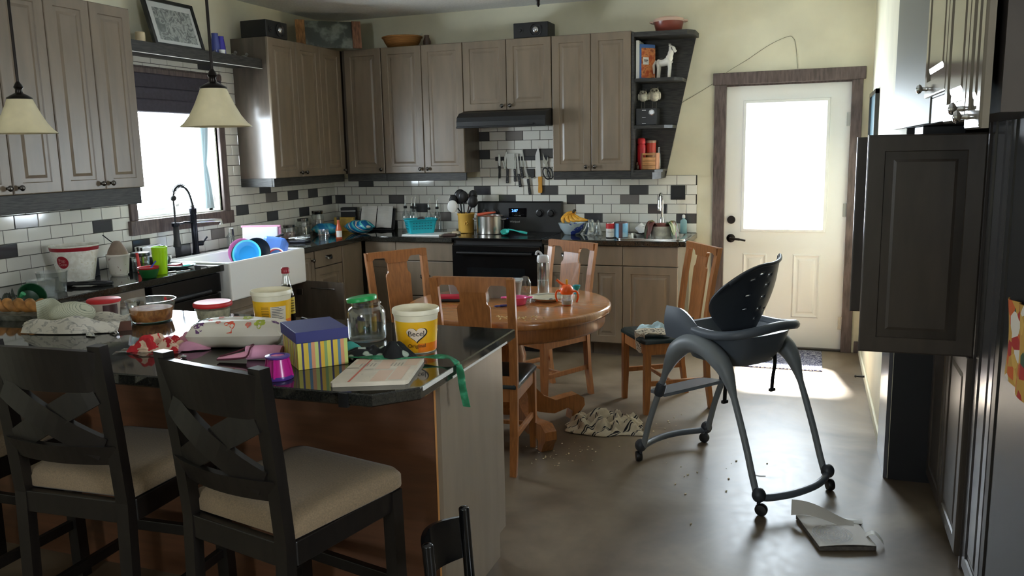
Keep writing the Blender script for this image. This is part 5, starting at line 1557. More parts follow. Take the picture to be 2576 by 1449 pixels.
FOODC = ramp_mat('casserole_food', 'noise', [(0, (120, 64, 26)), (0.4, (176, 104, 44)), (0.55, (196, 128, 62)), (0.7, (140, 78, 34))], 0.6, 22, interp='LINEAR', bump=0.5)
t = T('glass_bowl', 'round glass bowl half full of brown casserole on the island', 'bowl', (1.56, -4.03, TB))
pr_ = [(0.075, 0), (0.082, 0.005), (0.092, 0.05), (0.1, 0.088), (0.103, 0.092)]
P('bowl', B().cup(pr_, 0.004, 44), CLEAR, t)
P('casserole', B().lathe([(0.079, 0.006), (0.088, 0.05), (0.086, 0.056), (0.06, 0.06), (0.03, 0.055), (0.002, 0.06)], 30), FOODC, t)
P('sauce_spot', B().at((-0.0, 0.086, 0.08), sc=(1, 0.4, 1)).sphere((0, 0, 0), 0.008, 10, 6), RED, t)
t = T('storage_bowl', 'round glass storage bowl with a red lid on the island', 'bowl', (1.80, -3.93, TB))
P('bowl', B().cup([(0.06, 0), (0.066, 0.004), (0.074, 0.05), (0.076, 0.062)], 0.004, 40), CLEAR, t)
P('lid', B().lathe([(0.079, 0.056), (0.081, 0.06), (0.081, 0.07), (0.076, 0.075), (0.06, 0.073), (0.002, 0.073)], 40), RED, t)
P('contents', B().lathe([(0.064, 0.005), (0.07, 0.045), (0.04, 0.052), (0.002, 0.05)], 26), mat('rice_food', (206, 198, 168), 0.8, var=0.12, scale=60, bump=0.4), t)

TUB_P = [(0.066, 0), (0.068, 0.003), (0.076, 0.118), (0.0765, 0.120), (0.079, 0.134), (0.083, 0.136), (0.083, 0.148), (0.081, 0.152)]
YELTUB = ramp_mat('yellow_tub_print', 'noise', [(0, (246, 190, 24)), (0.42, (244, 196, 40)), (0.6, (240, 168, 20)), (1, (232, 206, 60))], 0.35, 3, interp='LINEAR')
ORTUB = mat('orange_tub_print', (240, 128, 24), 0.35)
CREAM = mat('cream_plastic', (240, 232, 206), 0.4)
GRN_PRINT = mat('grey_print', (90, 90, 96), 0.6)
BLK_PRINT = mat('black_print', (16, 14, 16), 0.5)


def margarine(label, x, y, dang):
    t = T('margarine_tub', label, 'tub', (x, y, TB), 0, 'margarine tubs on the island')
    r = lambda z: 0.068 + 0.008 * z / 0.118
    P('tub', B().cup(TUB_P, 0.002, 48), CREAM, t)
    P('wrap', B().lathe([(r(0.004) + 0.0006, 0.004), (r(0.113) + 0.0006, 0.113)], 48, False, False), YELTUB, t)
    a = cam_ang(x, y)
    P('wrap_base', decal(r, a - 0.5 + dang, a + 1.5 + dang, 0.005, 0.036, 0.0009), ORTUB, t)
    return t, r, a


t, r, a = margarine('open yellow margarine tub with its nutrition label facing the camera, beside the soy sauce bottle', 2.155, -4.0, 0)
P('nutrition_panel', decal(r, a - 0.12, a + 0.75, 0.006, 0.092, 0.0014), mat('pale_panel', (226, 214, 190), 0.6), t)
b = B()
for k in range(12):
    z = 0.088 - 0.0066 * k
    wd = 0.3 + 0.25 * ((k * 7) % 5) / 5
    b.mi = 0
    gr = B()
    b.grid(lambda u, v: ((r(z) + 0.002) * math.cos(a - 0.05 + wd * u * 1.3), (r(z) + 0.002) * math.sin(a - 0.05 + wd * u * 1.3), z + 0.0022 * v), 8, 1)
P('nutrition_lines', b, GRN_PRINT, t)
b = B()
for k in range(7):
    z = 0.088 - 0.0066 * k
    b.grid(lambda u, v: ((r(z) + 0.002) * math.cos(a - 0.62 + 0.42 * u), (r(z) + 0.002) * math.sin(a - 0.62 + 0.42 * u), z + 0.0025 * v), 8, 1)
P('small_print', b, mat('brown_print', (120, 96, 20), 0.6), t)
P('bar_code_patch', decal(r, a - 0.6, a - 0.22, 0.006, 0.036, 0.0014), mat('violet_patch', (150, 150, 190), 0.6), t)
t, r, a = margarine('yellow margarine tub with a heart logo at the right end of the island', 2.91, -4.215, 0.55)
b = B()


def heart(s_, off, b, dx=0, z0=0.072):
    rows = []
    for f_ in (0.02, 0.3, 0.65, 1.0):
        row = []
        for k in range(40):
            q_ = 2 * PI * k / 40
            hx = f_ * 16 * math.sin(q_) ** 3 / 17 * s_
            hz = f_ * (13 * math.cos(q_) - 5 * math.cos(2 * q_) - 2 * math.cos(3 * q_) - math.cos(4 * q_)) / 17 * s_ * 0.82
            row.append(((r(z0 + hz) + off) * math.cos(a + (hx + dx) / 0.073), (r(z0 + hz) + off) * math.sin(a + (hx + dx) / 0.073), z0 + hz))
        rows.append(row)
    b.ring(rows, True, False, False, True)
    return b


P('logo_outline', heart(0.0395, 0.0010, B(), 0.0014, 0.0695), BLK_PRINT, t)
P('logo_heart', heart(0.0362, 0.0016, B(), -0.001, 0.071), mat('pale_heart', (236, 214, 190), 0.5), t)
P('logo_name', wrap_text(B(), 'Becel', 0.0262, r, a - 0.02, 0.072, 0.003), BLK_PRINT, t)
P('variety_name', wrap_text(B(), 'Original', 0.019, r, a, 0.029, 0.003), mat('brown_script', (96, 60, 20), 0.6), t)

t = T('soy_sauce_bottle', 'dark glass sauce bottle with a dark red cap and yellow label behind the margarine tub', 'bottle', (2.14, -3.875, TB))
P('bottle', B().lathe([(0.03, 0), (0.032, 0.004), (0.032, 0.10), (0.029, 0.118), (0.02, 0.15)], 28), mat('soy_dark', (18, 13, 12), 0.06), t)
P('neck', B().cup([(0.0195, 0.15), (0.0125, 0.19), (0.0125, 0.205)], 0.001, 20), CLEAR, t)
P('cap', B().lathe([(0.0165, 0.2), (0.017, 0.203), (0.017, 0.22), (0.013, 0.224), (0.001, 0.224)], 20), DRED, t)
P('label', decal(lambda z: 0.032, cam_ang(2.14, -3.875) - 1.2, cam_ang(2.14, -3.875) + 1.2, 0.03, 0.10), mat('yellow_label', (228, 200, 60), 0.5), t)
b = B()
for k in range(5):
    z = 0.04 + 0.011 * k
    b.grid(lambda u, v: (0.0332 * math.cos(cam_ang(2.14, -3.875) + 0.35 + 0.6 * u), 0.0332 * math.sin(cam_ang(2.14, -3.875) + 0.35 + 0.6 * u), z + 0.005 * v), 6, 1)
P('label_lines', b, mat('brown_print', (120, 96, 20), 0.6), t)

t = T('plastic_jar', 'large empty clear plastic jar with its green lid lying loosely on top', 'jar', (2.655, -4.115, TB))
P('jar', B().cup([(0.062, 0), (0.068, 0.004), (0.07, 0.012), (0.07, 0.105), (0.064, 0.12), (0.054, 0.128), (0.054, 0.146)], 0.002, 44), CLEARP, t)
P('thread', B().lathe([(0.055, 0.136), (0.0565, 0.138), (0.055, 0.14)], 40, False, False), CLEARP, t)
P('lid', B().at((-0.016, 0, 0.146), ry=-0.13).lathe([(0.052, 0.0), (0.056, 0.001), (0.057, 0.014), (0.054, 0.017), (0.002, 0.017)], 40), mat('bright_green', (30, 160, 80), 0.35), t)

# striped gift box
fx, fy = 2.664, -4.578
t = T('gift_box', 'striped cardboard box with a navy blue lid on the island', 'box', (fx, fy, TB), math.radians(48))
STR = ramp_mat('box_stripes', 'wave', [(0, (232, 222, 96)), (0.13, (60, 56, 120)), (0.2, (240, 206, 70)), (0.36, (96, 140, 170)), (0.46, (236, 166, 120)), (0.58, (216, 226, 130)), (0.7, (84, 70, 130)), (0.77, (244, 196, 60)), (0.9, (150, 180, 110))], 0.6, 5.2, (1, 1, 1), (0, 0, 0.9))
P('box', B().box(0.0, 0.166, 0.0, 0.205, 0, 0.118, 0.001), STR, t)
P('lid', B().box(-0.004, 0.17, -0.004, 0.209, 0.088, 0.125, 0.002), NAVY, t)

t = T('toy_cup', 'small magenta cup with a purple rim turned upside down on the island', 'cup', (2.655, -4.672, TB))
P('cup', B().lathe([(0.043, 0.006), (0.04, 0.02), (0.031, 0.066)], 28, False, False), MAG, t)
P('base_rim', B().lathe([(0.044, 0), (0.046, 0.003), (0.044, 0.012)], 28, False, False), PURPLE, t)
P('top_rim', B().lathe([(0.031, 0.064), (0.038, 0.068), (0.038, 0.073), (0.024, 0.076), (0.02, 0.07)], 28, False, False), PURPLE, t)
P('top', B().lathe([(0.024, 0.072), (0.001, 0.074)], 28, False, False), PINK, t)
for k in range(4):
    a_ = k * PI / 2 + 0.3
    P('rib', B().tube([(0.044 * math.cos(a_), 0.044 * math.sin(a_), 0.008), (0.033 * math.cos(a_), 0.033 * math.sin(a_), 0.066)], 0.004, 6), MAG, t)

# floral changing pouch
def pillow(sx, sy, h, seed, n=26, wob=0.12):
    b = B()

    def top(u, v, s_):
        a_, c_ = 2 * u - 1, 2 * v - 1
        e = (max(0, 1 - abs(a_) ** 6) * max(0, 1 - abs(c_) ** 3.5)) ** 0.42
        w_ = 1 + wob * NZ.noise(Vector((a_ * 2 + seed, c_ * 2, seed)))
        z = h * 0.5 + s_ * h * 0.5 * e * w_
        return (a_ * sx * (1 + 0.05 * NZ.noise(Vector((c_ * 3, seed, 0)))), c_ * sy * (1 + 0.06 * NZ.noise(Vector((a_ * 3, 0, seed)))), max(0.001, z))
    b.grid(lambda u, v: top(u, v, 1), n, n)
    b.grid(lambda u, v: top(u, v, -1), n, n)
    return b


t = T('diaper_pouch', 'white floral and butterfly printed pouch lying on the island', 'pouch', (2.245, -4.325, TB), 0.30)
P('pouch', pillow(0.175, 0.075, 0.1, 2.2), mat('pouch_white', (226, 218, 202), 0.5), t)
FL = [mat('print_orange', (226, 90, 60), 0.6), mat('print_lime', (176, 186, 70), 0.6), mat('print_purple', (104, 60, 110), 0.6), mat('print_teal', (50, 130, 120), 0.6), mat('print_rose', (226, 130, 110), 0.6)]


def proj_top(x_, y_):
    a_, c_ = x_ / 0.175, y_ / 0.075
    e = (max(0, 1 - abs(a_) ** 6) * max(0, 1 - abs(c_) ** 3.5)) ** 0.42
    w_ = 1 + 0.12 * NZ.noise(Vector((a_ * 2 + 2.2, c_ * 2, 2.2)))
    return 0.05 + 0.05 * e * w_ + 0.0016


for k, (fx_, fy_, fr, mi) in enumerate(((-0.015, -0.062, 0.021, 0), (0.095, -0.05, 0.02, 1), (-0.125, -0.06, 0.018, 2), (-0.13, 0.02, 0.016, 3), (0.03, 0.01, 0.018, 1), (-0.06, -0.045, 0.01, 4), (0.055, -0.058, 0.011, 4), (0.145, -0.03, 0.014, 2), (-0.07, 0.015, 0.012, 4), (0.09, 0.02, 0.013, 3), (-0.02, 0.035, 0.012, 4), (-0.15, -0.03, 0.011, 3), (-0.1, -0.015, 0.009, 0))):
    b = B()
    for p_ in range(5):
        q_ = 2 * PI * p_ / 5 + k
        px, py = fx_ + fr * 0.62 * math.cos(q_), fy_ + fr * 0.62 * math.sin(q_)
        vs = [(px + fr * 0.45 * math.cos(2 * PI * j / 10), py + fr * 0.45 * math.sin(2 * PI * j / 10)) for j in range(10)]
        vs = [(max(-0.172, min(0.172, vx)), max(-0.0745, min(0.0745, vy))) for vx, vy in vs]
        b.add([(vx, vy, proj_top(vx, vy)) for vx, vy in vs], [tuple(range(10))])
    P('flower_print', b, FL[mi], t)
t = T('pink_bib', 'rolled pink baby bib with a dark binding in front of the floral pouch', 'bib', (2.425, -4.495, TB), 0.36)
P('roll', B().tube(bez([(-0.02, 0, 0.024), (0.03, 0.004, 0.026), (0.07, 0.002, 0.024), (0.10, 0, 0.02)], 4), [0.024] * 8 + [0.026] * 5, 14), LPINK, t)
P('flap', B().grid(lambda u, v: (-0.115 + 0.11 * u, -0.012 + (v - 0.5) * (0.022 + 0.034 * u), 0.012 + 0.016 * u * (1 - (2 * v - 1) ** 2) + 0.008 * u), 12, 8, 0.006), mat('flap_pink', (232, 160, 184), 0.8), t)
P('binding', B().tube(bez([(-0.115, -0.022, 0.008), (-0.06, -0.035, 0.012), (-0.01, -0.04, 0.02), (0.0, -0.02, 0.046), (0.0, 0.012, 0.05), (-0.05, 0.006, 0.03), (-0.112, -0.001, 0.014)], 4), 0.003, 6), mat('dark_binding', (84, 30, 44), 0.8), t)
S('pink_cloth', heap(0.12, 0.06, 0.06, 6.0, 26, 2.2), LPINK, 'pale pink baby cloth crumpled left of the floral pouch', 'cloth', (2.06, -4.415, TB), 0.2)
t = T('red_cloth', 'crumpled red cloth with cream trim on the near edge of the island', 'cloth', (1.985, -4.465, TB), 0.35)
RC = ramp_mat('red_cream_cloth', 'noise', [(0, (196, 40, 48)), (0.44, (206, 46, 54)), (0.48, (236, 204, 176)), (0.56, (232, 196, 166)), (0.59, (190, 34, 46))], 0.85, 14, distort=0.8)
P('cloth', heap(0.105, 0.055, 0.055, 9.0, 40, 2.6), RC, t)
P('trim', B().tube([(0.085 * math.cos(q_ * 0.35 + 0.2), 0.045 * math.sin(q_ * 0.35 + 0.2) + 0.004 * math.sin(q_ * 2), 0.012 + 0.006 * math.sin(q_ * 1.7)) for q_ in range(19)], 0.005, 6), mat('cream_trim', (236, 206, 178), 0.85), t)
t = T('plastic_wrapper', 'torn translucent plastic wrapper under the red cloth', 'wrapper', (1.98, -4.50, TB - 0.0003), 0.2)
P('film', B().grid(lambda u, v: (-0.11 + 0.24 * u, -0.05 + 0.07 * v + 0.02 * math.sin(u * 9), 0.001 + 0.006 * abs(math.sin(u * 11 + v * 5))), 20, 8, 0.001), CLEARP, t)
S('metal_clip', B().at(sc=(1, 0.6, 0.4)).sphere((0, 0, 0.014), 0.014, 14, 8), SILV, 'small silver disc on the island in front of the pink cloth', 'disc', (2.17, -4.54, TB))
S('metal_spoon', B().tube([(-0.045, 0.0, 0.004), (0.02, 0.0, 0.005), (0.05, 0.0, 0.006)], [0.008, 0.004, 0.004], 8), SILV, 'small metal spoon head on the island behind the navy lidded box', 'spoon', (2.23, -3.87, TB), -0.5)

# black dotted cloth with a green strap
t = T('dotted_bandana', 'black dotted cloth with a green strap trailing over the island edge', 'cloth', (2.845, -4.36, TB), 0.12)
DOT = ramp_mat('dotted_cloth', 'voronoi', [(0, (176, 186, 172)), (0.3, (140, 156, 140)), (0.34, (22, 24, 26))], 0.8, 24)
P('cloth', heap(0.13, 0.06, 0.07, 12.0, 36, 1.7), DOT, t)
P('lining', B().grid(lambda u, v: (-0.15 + 0.12 * u, -0.01 + 0.06 * v, 0.03 + 0.016 * math.sin(u * 6) + 0.01 * v - 0.02 * abs(2 * v - 1)), 12, 8, 0.003), mat('turquoise_lining', (64, 160, 150), 0.8), t)
GS = ramp_mat('green_strap_print', 'noise', [(0, (22, 44, 34)), (0.45, (30, 110, 70)), (0.6, (60, 150, 110)), (0.7, (150, 190, 150))], 0.8, 30, interp='LINEAR')
b = B()
pth = bez([(-0.12, -0.055, 0.012), (-0.03, -0.062, 0.018), (0.08, -0.045, 0.014), (0.17, -0.02, 0.016), (0.235, -0.02, 0.018), (0.276, -0.045, 0.012), (0.296, -0.055, -0.02), (0.305, -0.062, -0.075), (0.318, -0.066, -0.135)], 6)
rows = []
for i, p_ in enumerate(pth):
    tw = 0.3 * math.sin(i * 0.5)
    d = (pth[min(i + 1, len(pth) - 1)] - pth[max(i - 1, 0)]).normalized()
    s_ = d.cross(Vector((0, 0, 1)) if abs(d.z) < 0.8 else Vector((0.0, 1.0, 0.2))).normalized()
    s_ = (s_ + Vector((0, 0, tw))).normalized() * 0.0125
    nrm = d.cross(s_).normalized() * 0.0018
    rows.append([p_ - s_ - nrm, p_ + s_ - nrm, p_ + s_ + nrm, p_ - s_ + nrm])
b.ring(rows, True, True, True, False)
P('strap', b, GS, t)

# notebook
nb = T('notebook', 'open pale notebook with red and faint printed lines at the island corner', 'notebook', (2.955, -4.535, TB), 0)
cs = [(2.868, -4.722), (3.082, -4.628), (3.005, -4.352), (2.795, -4.428)]
cs = [(x - 2.955, y + 4.535) for x, y in cs]


def nbp(u, v):
    x = (cs[0][0] * (1 - u) + cs[1][0] * u) * (1 - v) + (cs[3][0] * (1 - u) + cs[2][0] * u) * v
    y = (cs[0][1] * (1 - u) + cs[1][1] * u) * (1 - v) + (cs[3][1] * (1 - u) + cs[2][1] * u) * v
    return x, y


loop = []
for (u, v) in ((0.04, 0), (0.96, 0), (1, 0.04), (1, 0.96), (0.96, 1), (0.04, 1), (0, 0.96), (0, 0.04)):
    loop.append(nbp(u, v))
P('pages', B().prism(loop, 0.0, 0.013, 'z'), PAPER, nb)


def nb_patch(u0, u1, v0, v1, z):
    q_ = [nbp(u0, v0), nbp(u1, v0), nbp(u1, v1), nbp(u0, v1)]
    return [(x, y, z) for x, y in q_]


P('red_rule', B().add(nb_patch(0.22, 0.25, 0.02, 0.98, 0.0135), [(0, 1, 2, 3)]), mat('red_rule', (206, 110, 90), 0.7), nb)
b = B()
for (u0, u1, v0, v1) in ((0.42, 0.62, 0.5, 0.98), (0.72, 0.9, 0.06, 0.6), (0.5, 0.7, 0.02, 0.45), (0.05, 0.2, 0.72, 0.98), (0.78, 0.97, 0.62, 0.96)):
    b.add(nb_patch(u0, u1, v0, v1, 0.0133), [(0, 1, 2, 3)])
P('pink_tint', b, mat('pink_tint', (226, 196, 172), 0.8), nb)
random.seed(11)
FP = mat('faint_print', (176, 166, 150), 0.8)
for k in range(5):
    for (us, vs_, n_) in ((0.16, 0.62, 5), (0.6, 0.62, 4)):
        u0 = us + 0.048 * k
        if k < n_:
            P('printed_digit', B().add(nb_patch(u0, u0 + 0.018, vs_, vs_ + 0.13, 0.0136), [(0, 1, 2, 3)]), FP, nb)
for (u0, v0, du) in ((0.3, 0.84, 0.1), (0.28, 0.5, 0.12), (0.5, 0.16, 0.012), (0.45, 0.18, 0.012), (0.3, 0.3, 0.03)):
    P('printed_line', B().add(nb_patch(u0, u0 + du, v0, v0 + 0.014, 0.0136), [(0, 1, 2, 3)]), FP, nb)
P('page_split', B().add(nb_patch(0.0, 0.18, 0.56, 0.575, 0.0136), [(0, 1, 2, 3)]), mat('dark_slit', (60, 50, 44), 0.8), nb)

# newspaper bundle, bread, greens at the left end
NEWS = ramp_mat('newsprint', 'noise', [(0, (188, 182, 168)), (0.5, (208, 202, 188)), (0.58, (150, 146, 138)), (0.64, (214, 208, 194)), (0.8, (178, 168, 156))], 0.85, 24, (1, 2.5, 1), distort=0.4, interp='LINEAR')
t = T('newspaper_bundle', 'crumpled newspaper wrapped around a checked cloth at the left end of the island', 'newspaper', (1.385, -4.26, TB), 0.3)
P('newspaper', B().grid(lambda u, v: (-0.19 + 0.40 * u, -0.075 + 0.05 * math.sin(PI * u) * -0.6 + 0.03 * v, 0.004 + 0.06 * v * (0.6 + 0.4 * math.sin(PI * u)) + 0.008 * math.sin(u * 13) * v), 26, 8, 0.003), NEWS, t)
P('inner_sheet', B().grid(lambda u, v: (-0.19 + 0.36 * u, -0.06 + 0.17 * v, 0.003 + 0.02 * abs(math.sin(u * 7 + v * 3)) + 0.03 * (2 * v - 1) ** 2), 24, 14, 0.002), NEWS, t)
CHK = ramp_mat('checked_cloth', 'wave', [(0, (190, 190, 166)), (0.6, (200, 200, 178)), (0.7, (120, 128, 112)), (0.85, (170, 172, 150))], 0.9, 60, (1, 1, 1), (0.5, 0.6, 0.7), 2.5)
P('cloth', B().at((-0.03, 0.03, 0.0), rz=0.2).sphere((0, 0, 0.06), 0.06, 20, 12, (1.5, 0.9, 0.85)), CHK, t)
P('cloth_fold', B().at((-0.10, 0.06, 0.0)).grid(lambda u, v: (-0.1 + 0.16 * u, 0.02 * math.sin(u * 6), 0.01 + 0.095 * v + 0.012 * math.sin(u * 5)), 14, 8, 0.008), CHK, t)
P('brown_page', B().at((0.19, -0.03, 0.004), rz=0.5, rx=0.5).box(-0.045, 0.05, -0.03, 0.045, 0, 0.004), mat('brown_page', (104, 64, 50), 0.5), t)
t = T('ice_cream_tub', 'pale carton with a red lid behind the newspaper bundle', 'carton', (1.30, -4.03, TB))
P('carton', B().cup([(0.055, 0), (0.06, 0.003), (0.066, 0.075)], 0.002, 32), mat('beige_carton', (196, 180, 164), 0.6), t)
P('lid', B().lathe([(0.068, 0.07), (0.069, 0.073), (0.069, 0.082), (0.065, 0.085), (0.002, 0.084)], 32), RED, t)
P('brown_label', decal(lambda z: 0.064, cam_ang(1.3, -4.03) - 0.1, cam_ang(1.3, -4.03) + 0.9, 0.012, 0.064, 0.002), mat('brown_label', (70, 36, 34), 0.5), t)
t = T('bread_twist', 'golden twisted bread loaf lying at the left edge of the island', 'bread', (0.90, -4.12, TB + 0.0265), 0.15)
BR = mat('bread_crust', (170, 118, 62), 0.7, var=0.2, scale=24, bump=0.4)
for s in (0, PI):
    P('strand', B().tube([(-0.2 + 0.4 * k / 24, 0.018 * math.cos(k * 0.9 + s), 0.028 + 0.012 * math.sin(k * 0.9 + s)) for k in range(25)], [0.012] + [0.021] * 23 + [0.012], 10), BR, t)
t = T('foil_tray', 'shallow grey baking tray under the twisted bread', 'tray', (0.90, -4.13, TB), 0.15)
P('tray', B().ring([rrect(0.21, 0.07, 0.02, 0), rrect(0.22, 0.08, 0.022, 0.02), rrect(0.225, 0.085, 0.022, 0.026), rrect(0.212, 0.072, 0.02, 0.024), rrect(0.2, 0.062, 0.018, 0.004)]), mat('grey_tray', (120, 118, 106), 0.5, var=0.3, scale=30), t)
t = T('colander', 'dark green plastic bowl tipped on its side at the island far left', 'bowl', (0.80, -3.965, TB))
P('bowl', B().at((0, 0, 0.062), ry=1.1, rz=-0.3).cup([(0.02, -0.05), (0.05, -0.035), (0.062, 0.0), (0.064, 0.01)], 0.004, 28), mat('dark_green_plastic', (24, 66, 38), 0.35), t)
P('spoon', B().tube([(-0.1, -0.05, 0.01), (-0.03, -0.05, 0.05), (0.005, -0.045, 0.085)], [0.004, 0.005, 0.012], 8), mat('light_green_plastic', (60, 150, 96), 0.4), t)
S('dark_greens', heap(0.10, 0.07, 0.085, 15.0, 28, 3.4), ramp_mat('leafy_dark', 'noise', [(0, (22, 28, 22)), (0.5, (40, 48, 38)), (0.62, (110, 112, 104)), (0.7, (30, 36, 28))], 0.5, 16, interp='LINEAR'), 'pile of dark leafy greens in a bag at the far left end of the island', 'greens', (0.64, -3.93, TB))
S('foil_wrapper', heap(0.035, 0.012, 0.012, 17, 14, 3), SILV, 'crumpled silver foil wrapper lying in front of the newspaper bundle', 'wrapper', (1.545, -4.345, TB), -0.35)
S('foil_strip', B().tube(bez([(-0.03, 0, 0.004), (0, 0.006, 0.009), (0.035, -0.002, 0.004)], 5), [0.004] * 5 + [0.007] * 6, 8), SILV, 'narrow silver wrapper strip right of the newspaper, beside the foil wrapper', 'wrapper', (1.62, -4.30, TB), -0.3)
S('paper_scrap', B().box(-0.012, 0.012, -0.006, 0.006, 0, 0.004, 0.001), WHITEM, 'tiny white scrap on the bare top of the island behind the margarine tub', 'scrap', (2.83, -3.90, TB))

# ================================================================== ON THE ROUND TABLE
TT = 0.7505
t = T('water_bottle', 'tall clear water bottle with a white spout lid on the round table', 'bottle', (2.715, -2.13, TT))
P('bottle', B().cup([(0.034, 0), (0.036, 0.004), (0.036, 0.19), (0.033, 0.2)], 0.002, 30), CLEARP, t)
P('water', B().lathe([(0.033, 0.003), (0.0335, 0.085), (0.002, 0.085)], 26), CLEAR, t)
P('lid', B().lathe([(0.036, 0.195), (0.037, 0.2), (0.036, 0.225), (0.03, 0.235), (0.002, 0.236)], 28), mat('grey_white_lid', (206, 208, 210), 0.35), t)
P('spout', B().tube(bez([(-0.005, 0, 0.235), (-0.02, 0, 0.252), (-0.036, 0, 0.254), (-0.043, 0, 0.236)], 4), [0.007] * 13, 8), mat('grey_white_lid', (206, 208, 210), 0.35), t)
t = T('dinner_plate', 'cream dinner plate with a fork and small scraps on the round table', 'plate', (2.80, -2.32, TT))
P('plate', B().cup([(0.06, 0), (0.066, 0.003), (0.095, 0.016), (0.112, 0.024)], 0.003, 44), mat('cream_glaze', (228, 222, 200), 0.22), t)
P('food_scrap', B().at((0.03, -0.03, 0.012)).sphere((0, 0, 0), 0.012, 10, 6, (1, 0.8, 0.4)), BLACKM, t)
S('dinner_fork', B().tube([(0.09, 0.03, 0.0), (0.0, 0.01, 0.003), (-0.05, -0.01, -0.002)], [0.006, 0.003, 0.005], 8).box(-0.085, -0.05, -0.022, -0.002, -0.003, 0.0, 0.001), STEEL, 'metal fork lying across the cream dinner plate', 'fork', (2.79, -2.31, TT + 0.031))
t = T('sippy_cup', 'orange lidded sippy cup with two handles and a straw on the round table', 'sippy cup', (2.95, -2.44, TT))
P('cup', B().cup([(0.026, 0), (0.03, 0.006), (0.0325, 0.03), (0.029, 0.045), (0.032, 0.066)], 0.002, 30), CLEARP, t)
P('milk', B().lathe([(0.026, 0.004), (0.029, 0.028), (0.002, 0.028)], 22), WHITEM, t)
P('lid', B().lathe([(0.034, 0.064), (0.036, 0.07), (0.037, 0.082), (0.033, 0.098), (0.022, 0.112), (0.002, 0.118)], 28), ORANGE, t)
P('straw', B().tube([(0.0, 0, 0.112), (0.0, 0, 0.145)], 0.006, 10), mat('straw_yellow', (250, 180, 30), 0.4), t)
P('straw_cover', B().tube(bez([(-0.01, 0, 0.11), (-0.035, 0, 0.122), (-0.058, 0, 0.142)], 4), [0.007] * 9, 8), ORANGE, t)
for s in (-1, 1):
    P('handle', B().tube(bez([(s * 0.034, 0, 0.078), (s * 0.056, 0, 0.078), (s * 0.064, 0, 0.05), (s * 0.055, 0, 0.02)], 5), 0.006, 8), ORANGE, t)
P('base', B().lathe([(0.02, 0.0005), (0.027, 0.002), (0.026, 0.008)], 24), ORANGE, t)
t = T('toddler_bowl', 'pink plastic toddler bowl with two side tabs on the round table', 'bowl', (2.67, -2.48, TT), 0.3)
P('bowl', B().cup([(0.045, 0), (0.05, 0.003), (0.06, 0.035), (0.066, 0.042)], 0.003, 34), glass('pink_clear', (248, 120, 180), 0.2, 0.25), t)
for s in (-1, 1):
    P('tab', B().prism([(s * 0.06, -0.022), (s * 0.085, -0.016), (s * 0.09, 0), (s * 0.085, 0.016), (s * 0.06, 0.022)], 0.037, 0.043, 'z'), PINK, t)
t = T('toddler_spoon', 'dark blue toddler spoon left of the pink bowl on the round table', 'spoon', (2.615, -2.575, TT), 0.5)
P('handle', B().tube([(-0.01, 0, 0.006), (0.05, 0.0, 0.008)], [0.007, 0.005], 8), mat('dark_blue_plastic', (52, 52, 130), 0.4), t)
P('bowl', B().at((-0.025, 0, 0.006), sc=(1.4, 0.9, 0.35)).sphere((0, 0, 0), 0.014, 12, 8), mat('dark_blue_plastic', (52, 52, 130), 0.4), t)
t = T('oven_mitt', 'folded red and dark quilted cloth on the left side of the round table', 'cloth', (2.24, -2.46, TT), 0.25)
P('red_face', pillow(0.085, 0.05, 0.035, 3.1), mat('red_quilt', (190, 30, 56), 0.8), t)
P('dark_edge', B().tube(bez([(-0.08, -0.045, 0.008), (0.0, -0.052, 0.01), (0.085, -0.045, 0.01), (0.088, 0.03, 0.03)], 5), 0.008, 8), BLACKM, t)
t = T('plastic_box', 'translucent grey plastic box behind the near oak chair on the round table', 'container', (2.52, -2.27, TT), 0.15)
P('box', B().ring([rrect(0.085, 0.055, 0.02, 0), rrect(0.1, 0.066, 0.024, 0.09), rrect(0.106, 0.07, 0.025, 0.095), rrect(0.098, 0.063, 0.022, 0.095), rrect(0.08, 0.052, 0.018, 0.004)]), MILKY, t)
P('lid_rim', B().ring([rrect(0.104, 0.069, 0.025, 0.096), rrect(0.104, 0.069, 0.025, 0.104), rrect(0.06, 0.04, 0.02, 0.106)]), MILKY, t)
t = T('plastic_box', 'second translucent grey plastic box at the left of the round table beside the red cloth', 'container', (2.30, -2.36, TT), -0.1)
P('box', B().ring([rrect(0.07, 0.05, 0.02, 0), rrect(0.085, 0.06, 0.024, 0.095), rrect(0.09, 0.063, 0.025, 0.1), rrect(0.082, 0.056, 0.022, 0.1), rrect(0.058, 0.042, 0.018, 0.004)]), MILKY, t)
t = T('glass_tumbler', 'upturned clear cup at the left side of the round table', 'cup', (2.22, -2.20, TT))
P('cup', B().lathe([(0.04, 0), (0.041, 0.004), (0.032, 0.085), (0.02, 0.092), (0.002, 0.092)], 26), CLEARP, t)
t = T('glass_tumbler', 'clear domed cup behind the pink bowl at the back of the round table', 'cup', (2.60, -2.13, TT))
P('cup', B().lathe([(0.036, 0), (0.037, 0.004), (0.036, 0.07), (0.022, 0.1), (0.002, 0.106)], 26), CLEARP, t)
t = T('teal_egg_cup', 'small teal cup behind the orange sippy cup on the round table', 'cup', (2.90, -2.06, TT))
P('cup', B().cup([(0.018, 0), (0.01, 0.006), (0.009, 0.02), (0.02, 0.032), (0.024, 0.05)], 0.002, 22), TEAL, t)
S('bread_crust', heap(0.028, 0.012, 0.018, 21, 12, 3), mat('pale_crust', (226, 206, 170), 0.8), 'pale bread crust near the table edge behind the near oak chair', 'crust', (2.53, -2.80, TT), 0.3)


